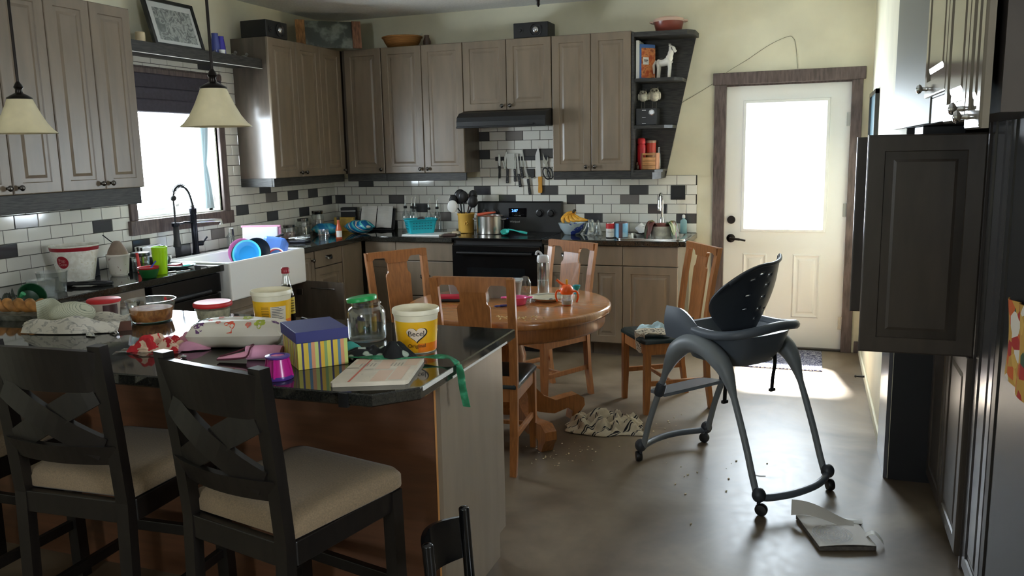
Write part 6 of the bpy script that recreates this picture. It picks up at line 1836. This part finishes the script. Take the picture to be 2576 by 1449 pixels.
def crumbs(name, label, spots, n, seed, z, col, smax):
    random.seed(seed)
    b = B()
    for (cx_, cy_, rx_, ry_, k) in spots:
        for _ in range(k):
            x, y = random.gauss(cx_, rx_), random.gauss(cy_, ry_)
            r_ = random.uniform(0.3, 1) * smax
            b.at((x, y, z + r_ * 0.45), rz=random.uniform(0, 3), sc=(1, random.uniform(0.5, 1), 0.6)).sphere((0, 0, 0), r_, 6, 4)
    o = S(name, b, mat(col[0], col[1], 0.8), label, 'crumbs')
    o['kind'] = 'stuff'
    return o


crumbs('table_crumbs', 'scattered pale crumbs on the near edge of the round table', [(2.78, -2.86, 0.05, 0.018, 40), (2.88, -2.80, 0.02, 0.012, 12), (2.72, -2.84, 0.03, 0.01, 14)], 0, 5, TT - 0.0005, ('crumb', (232, 206, 150)), 0.006)
crumbs('floor_crumbs', 'scattered crumbs on the concrete floor near the table and high chair', [(2.98, -2.75, 0.09, 0.09, 34), (3.12, -2.62, 0.05, 0.07, 10), (3.44, -2.2, 0.06, 0.12, 26), (3.8, -2.72, 0.1, 0.1, 10), (3.6, -2.95, 0.2, 0.15, 8)], 0, 6, 0.0, ('floor_crumb', (222, 206, 176)), 0.007)

# ================================================================== CLOTHS ON THE CHAIR, TOWEL AND BOOK ON THE FLOOR
t = S('baby_cloth', heap(0.10, 0.06, 0.05, 31, 28, 2.4), mat('pale_blue_cloth', (190, 218, 226), 0.85, var=0.06, scale=12), 'pale blue and white baby cloth on the seat of the chair by the door', 'cloth', (3.29, -1.70, 0.474), 0.4)
GEO = ramp_mat('geo_cloth', 'wave', [(0, (214, 204, 184)), (0.62, (214, 204, 184)), (0.7, (40, 40, 42)), (0.92, (210, 200, 182))], 0.85, 34, (1.4, 1, 1), (0.6, 0.4, 0.8), 9)
b = B()


def gfn(u, v):
    # lies on the seat, then drops over the front edge
    L = 0.26 * v
    x = -0.075 + 0.15 * u + 0.012 * math.sin(v * 7)
    if L < 0.15:
        return (x, 0.09 - L, 0.012 + 0.014 * abs(math.sin(u * 9 + v * 4)))
    return (x * (1 - 0.3 * (L - 0.15) / 0.11), -0.075 - 0.015 * math.sin(u * 6), 0.012 - (L - 0.15) * 1.0 + 0.008 * math.sin(u * 9))


b.grid(gfn, 22, 26, 0.003)
S('patterned_cloth', b, GEO, 'cream and black patterned cloth hanging over the seat edge of the chair by the door', 'cloth', (3.318, -1.858, 0.476), math.radians(-58.7))
TOW = ramp_mat('striped_towel', 'wave', [(0, (206, 194, 170)), (0.6, (214, 202, 178)), (0.64, (40, 38, 42)), (0.74, (206, 196, 174)), (0.8, (52, 50, 54)), (0.86, (212, 200, 178))], 0.95, 5.5, (1, 1, 1), (0, 0, 0.9), 2.5)
S('striped_towel', heap(0.23, 0.16, 0.085, 41.5, 80, 6.0, ragged=0.5), TOW, 'crumpled cream towel with dark stripes on the floor beside the table foot', 'towel', (3.12, -2.24, 0.0), 0.2)
bk_ = T('activity_book', 'torn activity book with a round maze on its page lying on the floor', 'book', (4.345, -3.33, 0), 0)
q4 = [(4.19, -3.2), (4.283, -3.475), (4.497, -3.405), (4.425, -3.17)]
q4 = [(x - 4.345, y + 3.33) for x, y in q4]
P('pages', B().prism(q4, 0.002, 0.018, 'z'), mat('page_block', (96, 90, 84), 0.9, var=0.2, scale=50), bk_)
PG = mat('book_page', (206, 202, 194), 0.7)
P('open_page', B().grid(lambda u, v: ((q4[1][0] * (1 - u) + q4[2][0] * u) * (1 - v) + (q4[0][0] * (1 - u) + q4[3][0] * u) * v, (q4[1][1] * (1 - u) + q4[2][1] * u) * (1 - v) + (q4[0][1] * (1 - u) + q4[3][1] * u) * v, 0.021 + 0.006 * math.sin(PI * u) * (1 - v)), 10, 8, 0.0015), PG, bk_)
b = B()
random.seed(3)
for k in range(7):
    r_ = 0.014 + 0.0105 * k
    gap = random.uniform(0, 6)
    for j in range(3):
        a0 = gap + j * 2 * PI / 3
        N_ = 18
        vs, fs = [], []
        for i in range(N_ + 1):
            a_ = a0 + (2 * PI / 3 - 0.28) * i / N_
            for rr in (r_ - 0.0014, r_ + 0.0014):
                vs.append((-0.012 + rr * math.cos(a_), -0.03 + rr * math.sin(a_), 0.0292))
        fs = [(2 * i, 2 * i + 1, 2 * i + 3, 2 * i + 2) for i in range(N_)]
        b.add(vs, fs)
P('maze_print', b, BLK_PRINT, bk_)
P('torn_page', B().grid(lambda u, v: (-0.175 + 0.25 * u, 0.10 + 0.04 * v - 0.03 * u, 0.03 + 0.055 * v * (1 - u * 0.8) + 0.012 * math.sin(u * 5)), 16, 8, 0.0015), PG, bk_)
P('loose_page', B().grid(lambda u, v: (-0.06 + 0.17 * u, 0.11 + 0.09 * v, 0.006 + 0.02 * u * (1 - v) + 0.012 * math.sin(v * 4)), 10, 8, 0.0015), mat('glossy_page', (226, 226, 222), 0.15), bk_)
P('paper_curl', B().grid(lambda u, v: (0.11 + 0.07 * u, 0.03 - 0.035 * v - 0.03 * u, 0.012 + 0.03 * math.sin(PI * u)), 12, 4, 0.0012), WHITEM, bk_)
S('floor_string', B().tube(bez([(-0.02, 0, 0.002), (0, 0.012, 0.002), (0.03, 0, 0.002), (0.06, 0.006, 0.002)], 5), 0.0016, 5), WHITEM, 'short pale string scrap on the floor under the high chair', 'string', (3.98, -2.75, 0))
S('door_stop', B().tube([(0, 0, 0.05), (-0.05, 0, 0.05)], [0.008, 0.005], 8).at((-0.055, 0, 0.05)).sphere((0, 0, 0), 0.009), BLACKM, 'small black spring door stop on the right baseboard', 'door stop', (RX - 0.0135, -0.9, 0))

# ================================================================== SHELVES AND CABINET TOPS
t = T('framed_print', 'black framed grey village print leaning on the shelf above the sink window', 'picture', (0.17, -2.10, 2.3185), 0)
w_, h_ = 0.235, 0.33
b = B().at((0, 0, 0), ry=-0.27)
b.box(-0.01, 0.012, -w_, -w_ + 0.024, 0, h_).box(-0.01, 0.012, w_ - 0.024, w_, 0, h_).box(-0.01, 0.012, -w_ + 0.024, w_ - 0.024, 0, 0.024).box(-0.01, 0.012, -w_ + 0.024, w_ - 0.024, h_ - 0.024, h_)
P('frame', b, BLACK, t)
P('mat_board', B().at((0, 0, 0), ry=-0.27).box(-0.006, 0.004, -w_ + 0.024, w_ - 0.024, 0.024, h_ - 0.024), mat('mat_board', (206, 208, 204), 0.5), t)
P('print', B().at((0, 0, 0), ry=-0.27).box(0.003, 0.0055, -w_ + 0.068, w_ - 0.05, 0.05, h_ - 0.062), ramp_mat('grey_print_scene', 'noise', [(0, (70, 74, 72)), (0.4, (120, 126, 122)), (0.5, (176, 180, 174)), (0.6, (96, 100, 98)), (0.72, (190, 192, 186))], 0.5, 16, distort=1, interp='LINEAR'), t)
t = T('pillar_candle', 'cream pillar candle at the left end of the shelf above the window', 'candle', (0.17, -2.46, 2.3005))
P('candle', B().lathe([(0.029, 0), (0.03, 0.003), (0.03, 0.085), (0.026, 0.088), (0.01, 0.082), (0.001, 0.082)], 24), mat('cream_wax', (226, 206, 166), 0.6), t)
for i, (y, h, r, M_) in enumerate(((-1.745, 0.165, 0.033, mat('blue_grey_glass', (74, 84, 150), 0.1)), (-1.69, 0.15, 0.036, mat('cobalt_glass', (60, 52, 160), 0.08)))):
    S('glass_vase', B().cup([(r * 0.8, 0), (r, 0.012), (r * 0.95, h * 0.5), (r * 0.7, h * 0.9), (r * 0.72, h)], 0.003, 24), M_, ('blue-grey glass vase behind the pendant rod on the shelf', 'cobalt blue glass vase on the shelf, the darker of the two')[i], 'vase', (0.17, y, 2.3005))
S('tealight_cup', B().cup([(0.018, 0), (0.02, 0.003), (0.024, 0.05)], 0.002, 20), WHITE, 'small white tealight cup in front of the blue vases', 'cup', (0.215, -1.735, 2.3005))
S('crystal_dish', B().cup([(0.025, 0), (0.03, 0.004), (0.04, 0.04)], 0.004, 10), CLEAR, 'faceted clear glass dish left of the blue vases', 'dish', (0.18, -1.82, 2.3005))
for i, y in enumerate((-1.60, -1.47)):
    S('crystal_bird', B().sphere((0, 0, 0.022), 0.024, 8, 5, (1.3, 0.8, 0.85)).sphere((0.025, 0, 0.045), 0.012, 8, 5), CLEAR, ('clear glass bird on the shelf right of the blue vases', 'clear glass bird at the right end of the shelf by the cabinet')[i], 'ornament', (0.2, y, 2.3005))


def speaker(label, loc, rz, w, d, h):
    t = T('loudspeaker', label, 'speaker', loc, rz, 'black speakers on the cabinets')
    P('cabinet', B().box(-w / 2, w / 2, -d / 2, d / 2, 0, h, 0.005), BLACKM, t)
    o = P('woofer', B().at((w * 0.14, -d / 2, h * 0.5), rx=PI / 2).lathe([(0.051, 0.001), (0.052, 0.006), (0.046, 0.007), (0.034, -0.004), (0.026, -0.006)], 32, False, False), BLACKP, t)
    P('dust_cap', B().at((w * 0.14, -d / 2 - 0.001, h * 0.5), rx=PI / 2, sc=(1, 1, 0.6)).sphere((0, 0, 0), 0.027, 16, 10), SILV, o)
    o = P('tweeter', B().at((-w * 0.3, -d / 2, h * 0.5), rx=PI / 2).lathe([(0.026, 0.001), (0.027, 0.004), (0.012, 0.003), (0.01, 0.008), (0.002, 0.009)], 24), BLACKP, t)
    return t


speaker('black bookshelf speaker on top of the cabinet over the range hood', (2.06, -0.22, ZT + 0.0005), 0.0, 0.29, 0.19, 0.118)
speaker('black bookshelf speaker on the cabinet right of the sink window', (0.215, -1.225, ZT + 0.0005), PI / 2, 0.27, 0.23, 0.125)
t = T('rustic_picture', 'photo framed with two rustic wooden side boards across the corner cabinet top', 'picture', (0.36, -0.535, ZT + 0.0005), math.radians(41))
RW = mat('rustic_wood', (150, 108, 66), 0.7, var=0.2, scale=14, stretch=(5, 5, 1))
P('side_board', B().at(rx=-0.12).box(-0.27, -0.195, -0.012, 0.01, 0, 0.225, 0.003), RW, t)
P('side_board', B().at(rx=-0.12).box(0.195, 0.27, -0.012, 0.01, 0, 0.225, 0.003), mat('rustic_wood_red', (124, 86, 64), 0.7, var=0.2, scale=14, stretch=(5, 5, 1)), t)
P('photo', B().at(rx=-0.12).box(-0.2, 0.2, 0.0, 0.008, 0.0, 0.22), ramp_mat('dim_photo', 'noise', [(0, (44, 50, 44)), (0.45, (64, 70, 62)), (0.55, (120, 126, 118)), (0.7, (90, 96, 88))], 0.35, 7, interp='LINEAR'), t)
WICK = ramp_mat('wicker', 'wave', [(0, (166, 112, 56)), (0.5, (196, 140, 76)), (0.8, (140, 92, 44))], 0.7, 40, (0.2, 0.2, 1), (0, PI / 2, 0), 4, interp='LINEAR', bump=0.8)
t = T('wicker_basket', 'round woven wicker basket on top of the cabinets near the corner', 'basket', (0.86, -0.185, ZT + 0.0005))
P('bowl', B().cup([(0.11, 0), (0.125, 0.006), (0.155, 0.05), (0.172, 0.085), (0.176, 0.092)], 0.008, 40, sy=0.85), WICK, t)
P('rim', B().tube([(0.172 * math.cos(q_ * PI / 20), 0.147 * math.sin(q_ * PI / 20), 0.09) for q_ in range(40)], 0.008, 8, False, True), WICK, t)
P('ribbon', B().tube(bez([(0.13, -0.06, 0.1), (0.15, -0.05, 0.088), (0.175, -0.02, 0.095), (0.19, 0.0, 0.11)], 4), 0.006, 6), CLEAR, t)
S('brown_jug', B().lathe([(0.025, 0), (0.03, 0.004), (0.034, 0.05), (0.02, 0.085), (0.022, 0.1)], 20), mat('brown_glaze', (86, 66, 54), 0.4), 'small brown jug right of the wicker basket', 'jug', (1.075, -0.15, ZT + 0.0005))
t = T('casserole_dish', 'terracotta casserole dish with a cream lid on top of the display shelf', 'dish', (3.125, -0.165, 2.4685))
P('dish', B().cup([(0.085, 0), (0.095, 0.005), (0.112, 0.07), (0.114, 0.078)], 0.005, 40), mat('terracotta_glaze', (140, 74, 62), 0.3), t)
P('lid', B().lathe([(0.117, 0.076), (0.119, 0.082), (0.114, 0.098), (0.08, 0.112), (0.03, 0.118), (0.002, 0.119)], 40), mat('pink_cream_glaze', (206, 172, 152), 0.3), t)
for s in (-1, 1):
    P('handle', B().tube(bez([(s * 0.112, -0.03, 0.075), (s * 0.136, -0.026, 0.08), (s * 0.136, 0.026, 0.08), (s * 0.112, 0.03, 0.075)], 4), 0.007, 8), mat('pink_cream_glaze', (206, 172, 152), 0.3), t)

# display shelf contents
Z1, Z2, Z3 = 2.1255, 1.7725, 1.4325
S('cookbook', B().box(-0.011, 0.011, -0.1, 0.1, 0, 0.285, 0.002), WHITE, 'tall white-spined book at the left of the top display shelf', 'book', (2.908, -0.19, Z1))
t = T('cookbook', 'blue cookbook with an orange food cover leaning beside the white book', 'book', (2.962, -0.19, Z1), math.radians(50))
P('cover', B().box(-0.075, 0.075, -0.01, 0.012, 0, 0.262, 0.002), mat('blue_cover', (60, 104, 170), 0.4), t)
P('cover_photo', B().box(-0.06, 0.0755, -0.0115, -0.0095, 0.01, 0.235), ramp_mat('food_cover', 'noise', [(0, (110, 44, 26)), (0.42, (190, 84, 40)), (0.55, (220, 140, 80)), (0.66, (150, 70, 40))], 0.4, 26, interp='LINEAR'), t)
P('title_patch', B().box(-0.045, 0.01, -0.0125, -0.011, 0.11, 0.165), WHITEM, t)
P('title_lines', B().box(-0.038, 0.003, -0.0132, -0.0122, 0.14, 0.146).box(-0.034, -0.002, -0.0132, -0.0122, 0.128, 0.132), BLK_PRINT, t)
t = T('horse_figurine', 'white horse figurine with a dark saddle on the top display shelf', 'figurine', (3.10, -0.21, Z1 + 0.0005), -0.35)
HW = mat('horse_white', (226, 222, 210), 0.45, var=0.06, scale=20)
b = B()
b.tube(bez([(-0.055, 0, 0.125), (-0.02, 0, 0.118), (0.03, 0, 0.122), (0.05, 0, 0.135)], 4), [0.022] * 3 + [0.03] * 5 + [0.03] * 5, 12)
b.tube(bez([(0.04, 0, 0.135), (0.055, 0, 0.175), (0.06, 0, 0.215)], 4), [0.027] * 3 + [0.022] * 3 + [0.018] * 3, 12)
b.tube(bez([(0.05, 0, 0.222), (0.075, 0, 0.215), (0.098, 0, 0.19)], 4), [0.019] * 3 + [0.017] * 3 + [0.011] * 3, 12)
for (x, y, zt_) in ((-0.05, 0.014, 0.12), (-0.045, -0.014, 0.12), (0.042, 0.013, 0.125), (0.05, -0.013, 0.125)):
    b.tube([(x, y, zt_), (x + 0.003, y, 0.07), (x - 0.002, y, 0.0)], [0.016, 0.011, 0.009], 8)
b.tube([(-0.07, 0, 0.135), (-0.09, 0, 0.1), (-0.088, 0, 0.04)], [0.008, 0.012, 0.006], 8)
for s in (-1, 1):
    b.tube([(0.05, s * 0.01, 0.235), (0.048, s * 0.012, 0.255)], [0.006, 0.001], 6)
P('body', b, HW, t)
P('saddle', B().at((-0.01, 0, 0.143), sc=(1, 1, 0.45)).sphere((0, 0, 0), 0.028), mat('dark_saddle', (60, 56, 50), 0.6), t)
P('bridle', B().tube([(0.07, 0.017, 0.225), (0.078, 0.018, 0.205), (0.078, -0.018, 0.205), (0.07, -0.017, 0.225)], 0.003, 6), mat('dark_saddle', (60, 56, 50), 0.6), t)
rd = T('clock_radio', 'black clock radio under the two owls on the middle display shelf', 'radio', (2.975, -0.18, Z2))
P('body', B().box(-0.08, 0.08, -0.1, 0.06, 0, 0.13, 0.005), BLACKP, rd)
P('dial', B().at((0.045, -0.1, 0.095), rx=PI / 2).lathe([(0.023, 0), (0.023, 0.004), (0.016, 0.006), (0.016, 0.002), (0.001, 0.002)], 24), SILV, rd)
P('strip', B().box(-0.03, 0.0, -0.102, -0.1, 0.112, 0.117).box(-0.03, 0.0, -0.102, -0.1, 0.06, 0.062).box(-0.03, 0.0, -0.102, -0.1, 0.012, 0.015), SILV, rd)
OW = mat('owl_ceramic', (206, 200, 182), 0.5, var=0.14, scale=40)
for i, (x, y, r, lb) in enumerate(((2.935, -0.19, 0.037, 'smaller white owl figurine standing on the clock radio'), (3.02, -0.17, 0.044, 'larger white owl figurine standing on the clock radio'))):
    t = T('owl_figurine', lb, 'figurine', (x, y, Z2 + 0.1305), 0.2, 'owl figurines')
    zc_ = 0.052 + r
    b = B().sphere((0, 0, zc_), r, 18, 12, (1, 0.9, 1.0)).sphere((0, 0, zc_ + r * 0.75), r * 0.82, 18, 10, (1, 0.85, 0.75))
    P('body', b, OW, t)
    for s in (-1, 1):
        P('leg', B().cyl((s * r * 0.35, 0, 0.0), (s * r * 0.35, 0, 0.06), 0.0022, n=8), PEWTER, t)
        o = P('eye', B().at((s * r * 0.36, -r * 0.72, zc_ + r * 0.85), rx=PI / 2 - 0.1).lathe([(r * 0.26, -0.002), (r * 0.26, 0.003), (r * 0.1, 0.005)], 16), mat('owl_eye_ring', (140, 132, 116), 0.5), t)
        P('pupil', B().sphere((s * r * 0.36, -r * 0.72 - 0.005, zc_ + r * 0.85), r * 0.1, 10, 6), BLACKM, o)
        P('ear_tuft', B().tube([(s * r * 0.5, 0, zc_ + r * 1.2), (s * r * 0.66, 0, zc_ + r * 1.55)], [r * 0.22, 0.001], 8), mat('owl_dark', (110, 104, 92), 0.6), t)
        P('wing', B().at((s * r * 0.92, 0, zc_), sc=(0.3, 0.7, 0.95)).sphere((0, 0, 0), r * 0.75, 12, 8), OW, t)
    P('beak', B().tube([(0, -r * 0.72, zc_ + r * 0.7), (0, -r * 0.98, zc_ + r * 0.5)], [r * 0.14, 0.001], 8), mat('owl_dark', (110, 104, 92), 0.6), t)
t = T('red_thermos', 'red vacuum flask at the left of the bottom display shelf', 'flask', (2.928, -0.21, Z3))
P('body', B().lathe([(0.03, 0), (0.032, 0.004), (0.032, 0.185), (0.024, 0.2)], 26), mat('flask_red', (190, 36, 44), 0.35, var=0.1, scale=20), t)
P('cap', B().lathe([(0.03, 0.2), (0.031, 0.204), (0.03, 0.235), (0.02, 0.245), (0.002, 0.246)], 26), RED, t)
t = T('cocoa_tin', 'red and brown printed tin standing behind the wooden crate', 'tin', (2.985, -0.12, Z3))
P('tin', B().lathe([(0.04, 0), (0.041, 0.003), (0.041, 0.13)], 30), mat('tin_brown', (150, 112, 76), 0.4, var=0.2, scale=18), t)
P('top_band', B().lathe([(0.0412, 0.13), (0.0412, 0.21)], 30, False, False), mat('tin_red', (196, 66, 50), 0.4), t)
P('lid', B().lathe([(0.042, 0.205), (0.043, 0.21), (0.043, 0.224), (0.002, 0.225)], 30), mat('tin_lid', (176, 150, 130), 0.35), t)
S('spice_jar', B().cup([(0.015, 0), (0.016, 0.003), (0.016, 0.11), (0.01, 0.13), (0.01, 0.17)], 0.002, 16), CLEAR, 'thin clear bottle behind the wooden crate on the right', 'bottle', (3.05, -0.12, Z3))
t = T('wooden_crate', 'small pale wooden slatted crate on the bottom display shelf', 'crate', (3.003, -0.225, Z3), -0.12)
PW = mat('pale_pine', (206, 150, 96), 0.6, var=0.12, scale=10, stretch=(1, 1, 6))
for k in range(3):
    z = 0.002 + 0.031 * k
    P('slat', B().box(-0.052, 0.052, -0.042, -0.036, z, z + 0.029, 0.002), PW, t)
    P('slat', B().box(-0.052, 0.052, 0.036, 0.042, z, z + 0.029, 0.002), PW, t)
for s in (-1, 1):
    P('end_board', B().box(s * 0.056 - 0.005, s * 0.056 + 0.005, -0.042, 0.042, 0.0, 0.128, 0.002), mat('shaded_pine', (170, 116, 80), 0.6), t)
P('handle', B().box(-0.056, 0.056, -0.036, -0.024, 0.112, 0.127, 0.003), PW, t)
P('floor_board', B().box(-0.052, 0.052, -0.036, 0.036, 0.0, 0.006), PW, t)
for i, (x, y) in enumerate(((2.915, -0.295), (2.905, -0.265))):
    S('salt_shaker', B().lathe([(0.009, 0), (0.01, 0.002), (0.008, 0.03 + 0.02 * i), (0.009, 0.034 + 0.02 * i), (0.002, 0.04 + 0.02 * i)], 14), (PEWTER, mat('brown_shaker', (110, 76, 60), 0.4))[i], ('tiny metal shaker at the front left corner of the bottom display shelf', 'tiny brown shaker behind the metal one on the bottom display shelf')[i], 'shaker', (x, y, Z3))

# ================================================================== KNIVES ON THE MAGNETIC STRIP
KX = lambda px: 1.5575 + (px / 10.35) * 0.003505     # zoomed picture column -> wall x
KZ = lambda py: 1.655 - (py / 10.35) * 0.003395
S('knife_strip', B().box(1.62, 2.10, -0.016, -0.0065, 1.515, 1.55, 0.002), BLACKM, 'black magnetic knife strip on the tiles behind the range', 'knife strip')
BLADE = mat('knife_steel', (196, 198, 198), 0.22, metal=1)
YB = -0.0205


def knife(label, blade, handle, hw, rivets=0, hm=None, bm=None):
    t = T('kitchen_knife', label, 'knife', (KX(handle[0][0]), YB, KZ(handle[0][1])), 0, 'knives on the magnetic strip')
    ox, oz = KX(handle[0][0]), KZ(handle[0][1])
    P('blade', B().prism([(KX(x) - ox, KZ(y) - oz) for x, y in blade], -0.0012, 0.0012, 'y'), bm or BLADE, t)
    (x0, y0), (x1, y1) = handle
    p0, p1 = Vector((0, 0, 0)), Vector((KX(x1) - ox, 0, KZ(y1) - oz))
    d = (p1 - p0).normalized()
    s_ = Vector((d.z, 0, -d.x)) * hw
    rows = []
    for k, wv in ((0.0, 0.8), (0.08, 1.0), (0.45, 0.85), (0.85, 1.05), (0.97, 1.0), (1.0, 0.6)):
        c_ = p0.lerp(p1, k)
        rows.append([c_ - s_ * wv + Vector((0, -0.006, 0)), c_ + s_ * wv + Vector((0, -0.006, 0)), c_ + s_ * wv + Vector((0, 0.006, 0)), c_ - s_ * wv + Vector((0, 0.006, 0))])
    h = P('handle', B().ring(rows, True, True, True, False), hm or BLACKP, t)
    for k in range(rivets):
        c_ = p0.lerp(p1, (0.12, 0.5, 0.88)[k])
        P('rivet', B().at((c_.x, -0.0062, c_.z), rx=PI / 2).lathe([(0.0028, -0.001), (0.0028, 0.0012), (0.001, 0.0014)], 10), STEEL, h)


knife('small paring knife at the left end of the knife strip', [(285, 270), (305, 250), (335, 330), (335, 560), (290, 560), (268, 460)], [(305, 560), (295, 885)], 0.0085)
knife('wide cleaver hanging second from left on the knife strip', [(508, 245), (712, 255), (712, 635), (540, 640), (500, 600)], [(520, 640), (505, 1010)], 0.0105, 3)
knife('curved white-bladed knife in front of the cleaver on the knife strip', [(500, 190), (520, 195), (485, 480), (470, 660), (425, 560), (440, 330)], [(455, 640), (400, 420)], 0.006, 0, BLADE)
knife('utility knife with a riveted handle right of the cleaver', [(728, 240), (745, 225), (752, 640), (705, 640)], [(712, 640), (715, 970)], 0.0095, 3)
knife('long carving knife in the middle of the knife strip', [(760, 250), (800, 240), (855, 770), (795, 770)], [(812, 770), (855, 1110)], 0.0105, 3)
knife('steak knife with a riveted handle right of the carving knife', [(860, 260), (882, 250), (905, 590), (868, 590)], [(880, 590), (925, 885)], 0.0095, 3)
knife('slim bread knife hanging lowest on the knife strip', [(912, 135), (935, 140), (990, 560), (1090, 905), (1040, 905), (968, 650)], [(1062, 905), (1112, 1315)], 0.0105, 3)
knife('big knife with a white blade and yellow handle on the knife strip', [(1345, 75), (1385, 250), (1412, 850), (1262, 850), (1268, 300)], [(1385, 845), (1385, 1265)], 0.0175, 0, mat('yellow_handle', (216, 150, 34), 0.45), mat('white_blade', (236, 234, 226), 0.3))
S('knife_sheath', B().prism([(KX(1040), KZ(640)), (KX(1240), KZ(640)), (KX(1240), KZ(830)), (KX(1170), KZ(895)), (KX(1085), KZ(800))], -0.03, -0.018, 'y'), mat('dark_sheath', (40, 40, 38), 0.6), 'black leather pouch on the strip left of the yellow-handled knife', 'sheath')
t = T('kitchen_scissors', 'kitchen scissors with black loop handles at the right end of the knife strip', 'scissors', (KX(1560), YB, KZ(590)))
ox, oz = KX(1560), KZ(590)
P('blade', B().prism([(KX(x) - ox, KZ(y) - oz) for x, y in ((1465, 230), (1490, 330), (1590, 520), (1600, 590), (1540, 590), (1470, 480))], -0.001, 0.001, 'y'), BLADE, t)
P('blade', B().prism([(KX(x) - ox, KZ(y) - oz) for x, y in ((1600, 330), (1610, 420), (1540, 600), (1500, 590), (1560, 450))], -0.004, -0.002, 'y'), BLADE, t)
for (cx_, cy_, rx_, ry_, tl_) in ((1555, 770, 80, 150, -0.35), (1650, 760, 62, 140, -0.2)):
    pts = []
    for k in range(24):
        a_ = 2 * PI * k / 24
        u, v = rx_ * math.cos(a_), ry_ * math.sin(a_)
        pts.append((KX(cx_ + u * math.cos(tl_) - v * math.sin(tl_)) - ox, -0.004, KZ(cy_ + u * math.sin(tl_) + v * math.cos(tl_)) - oz))
    P('handle', B().tube(pts, 0.0055, 8, False, True), BLACKP, t)
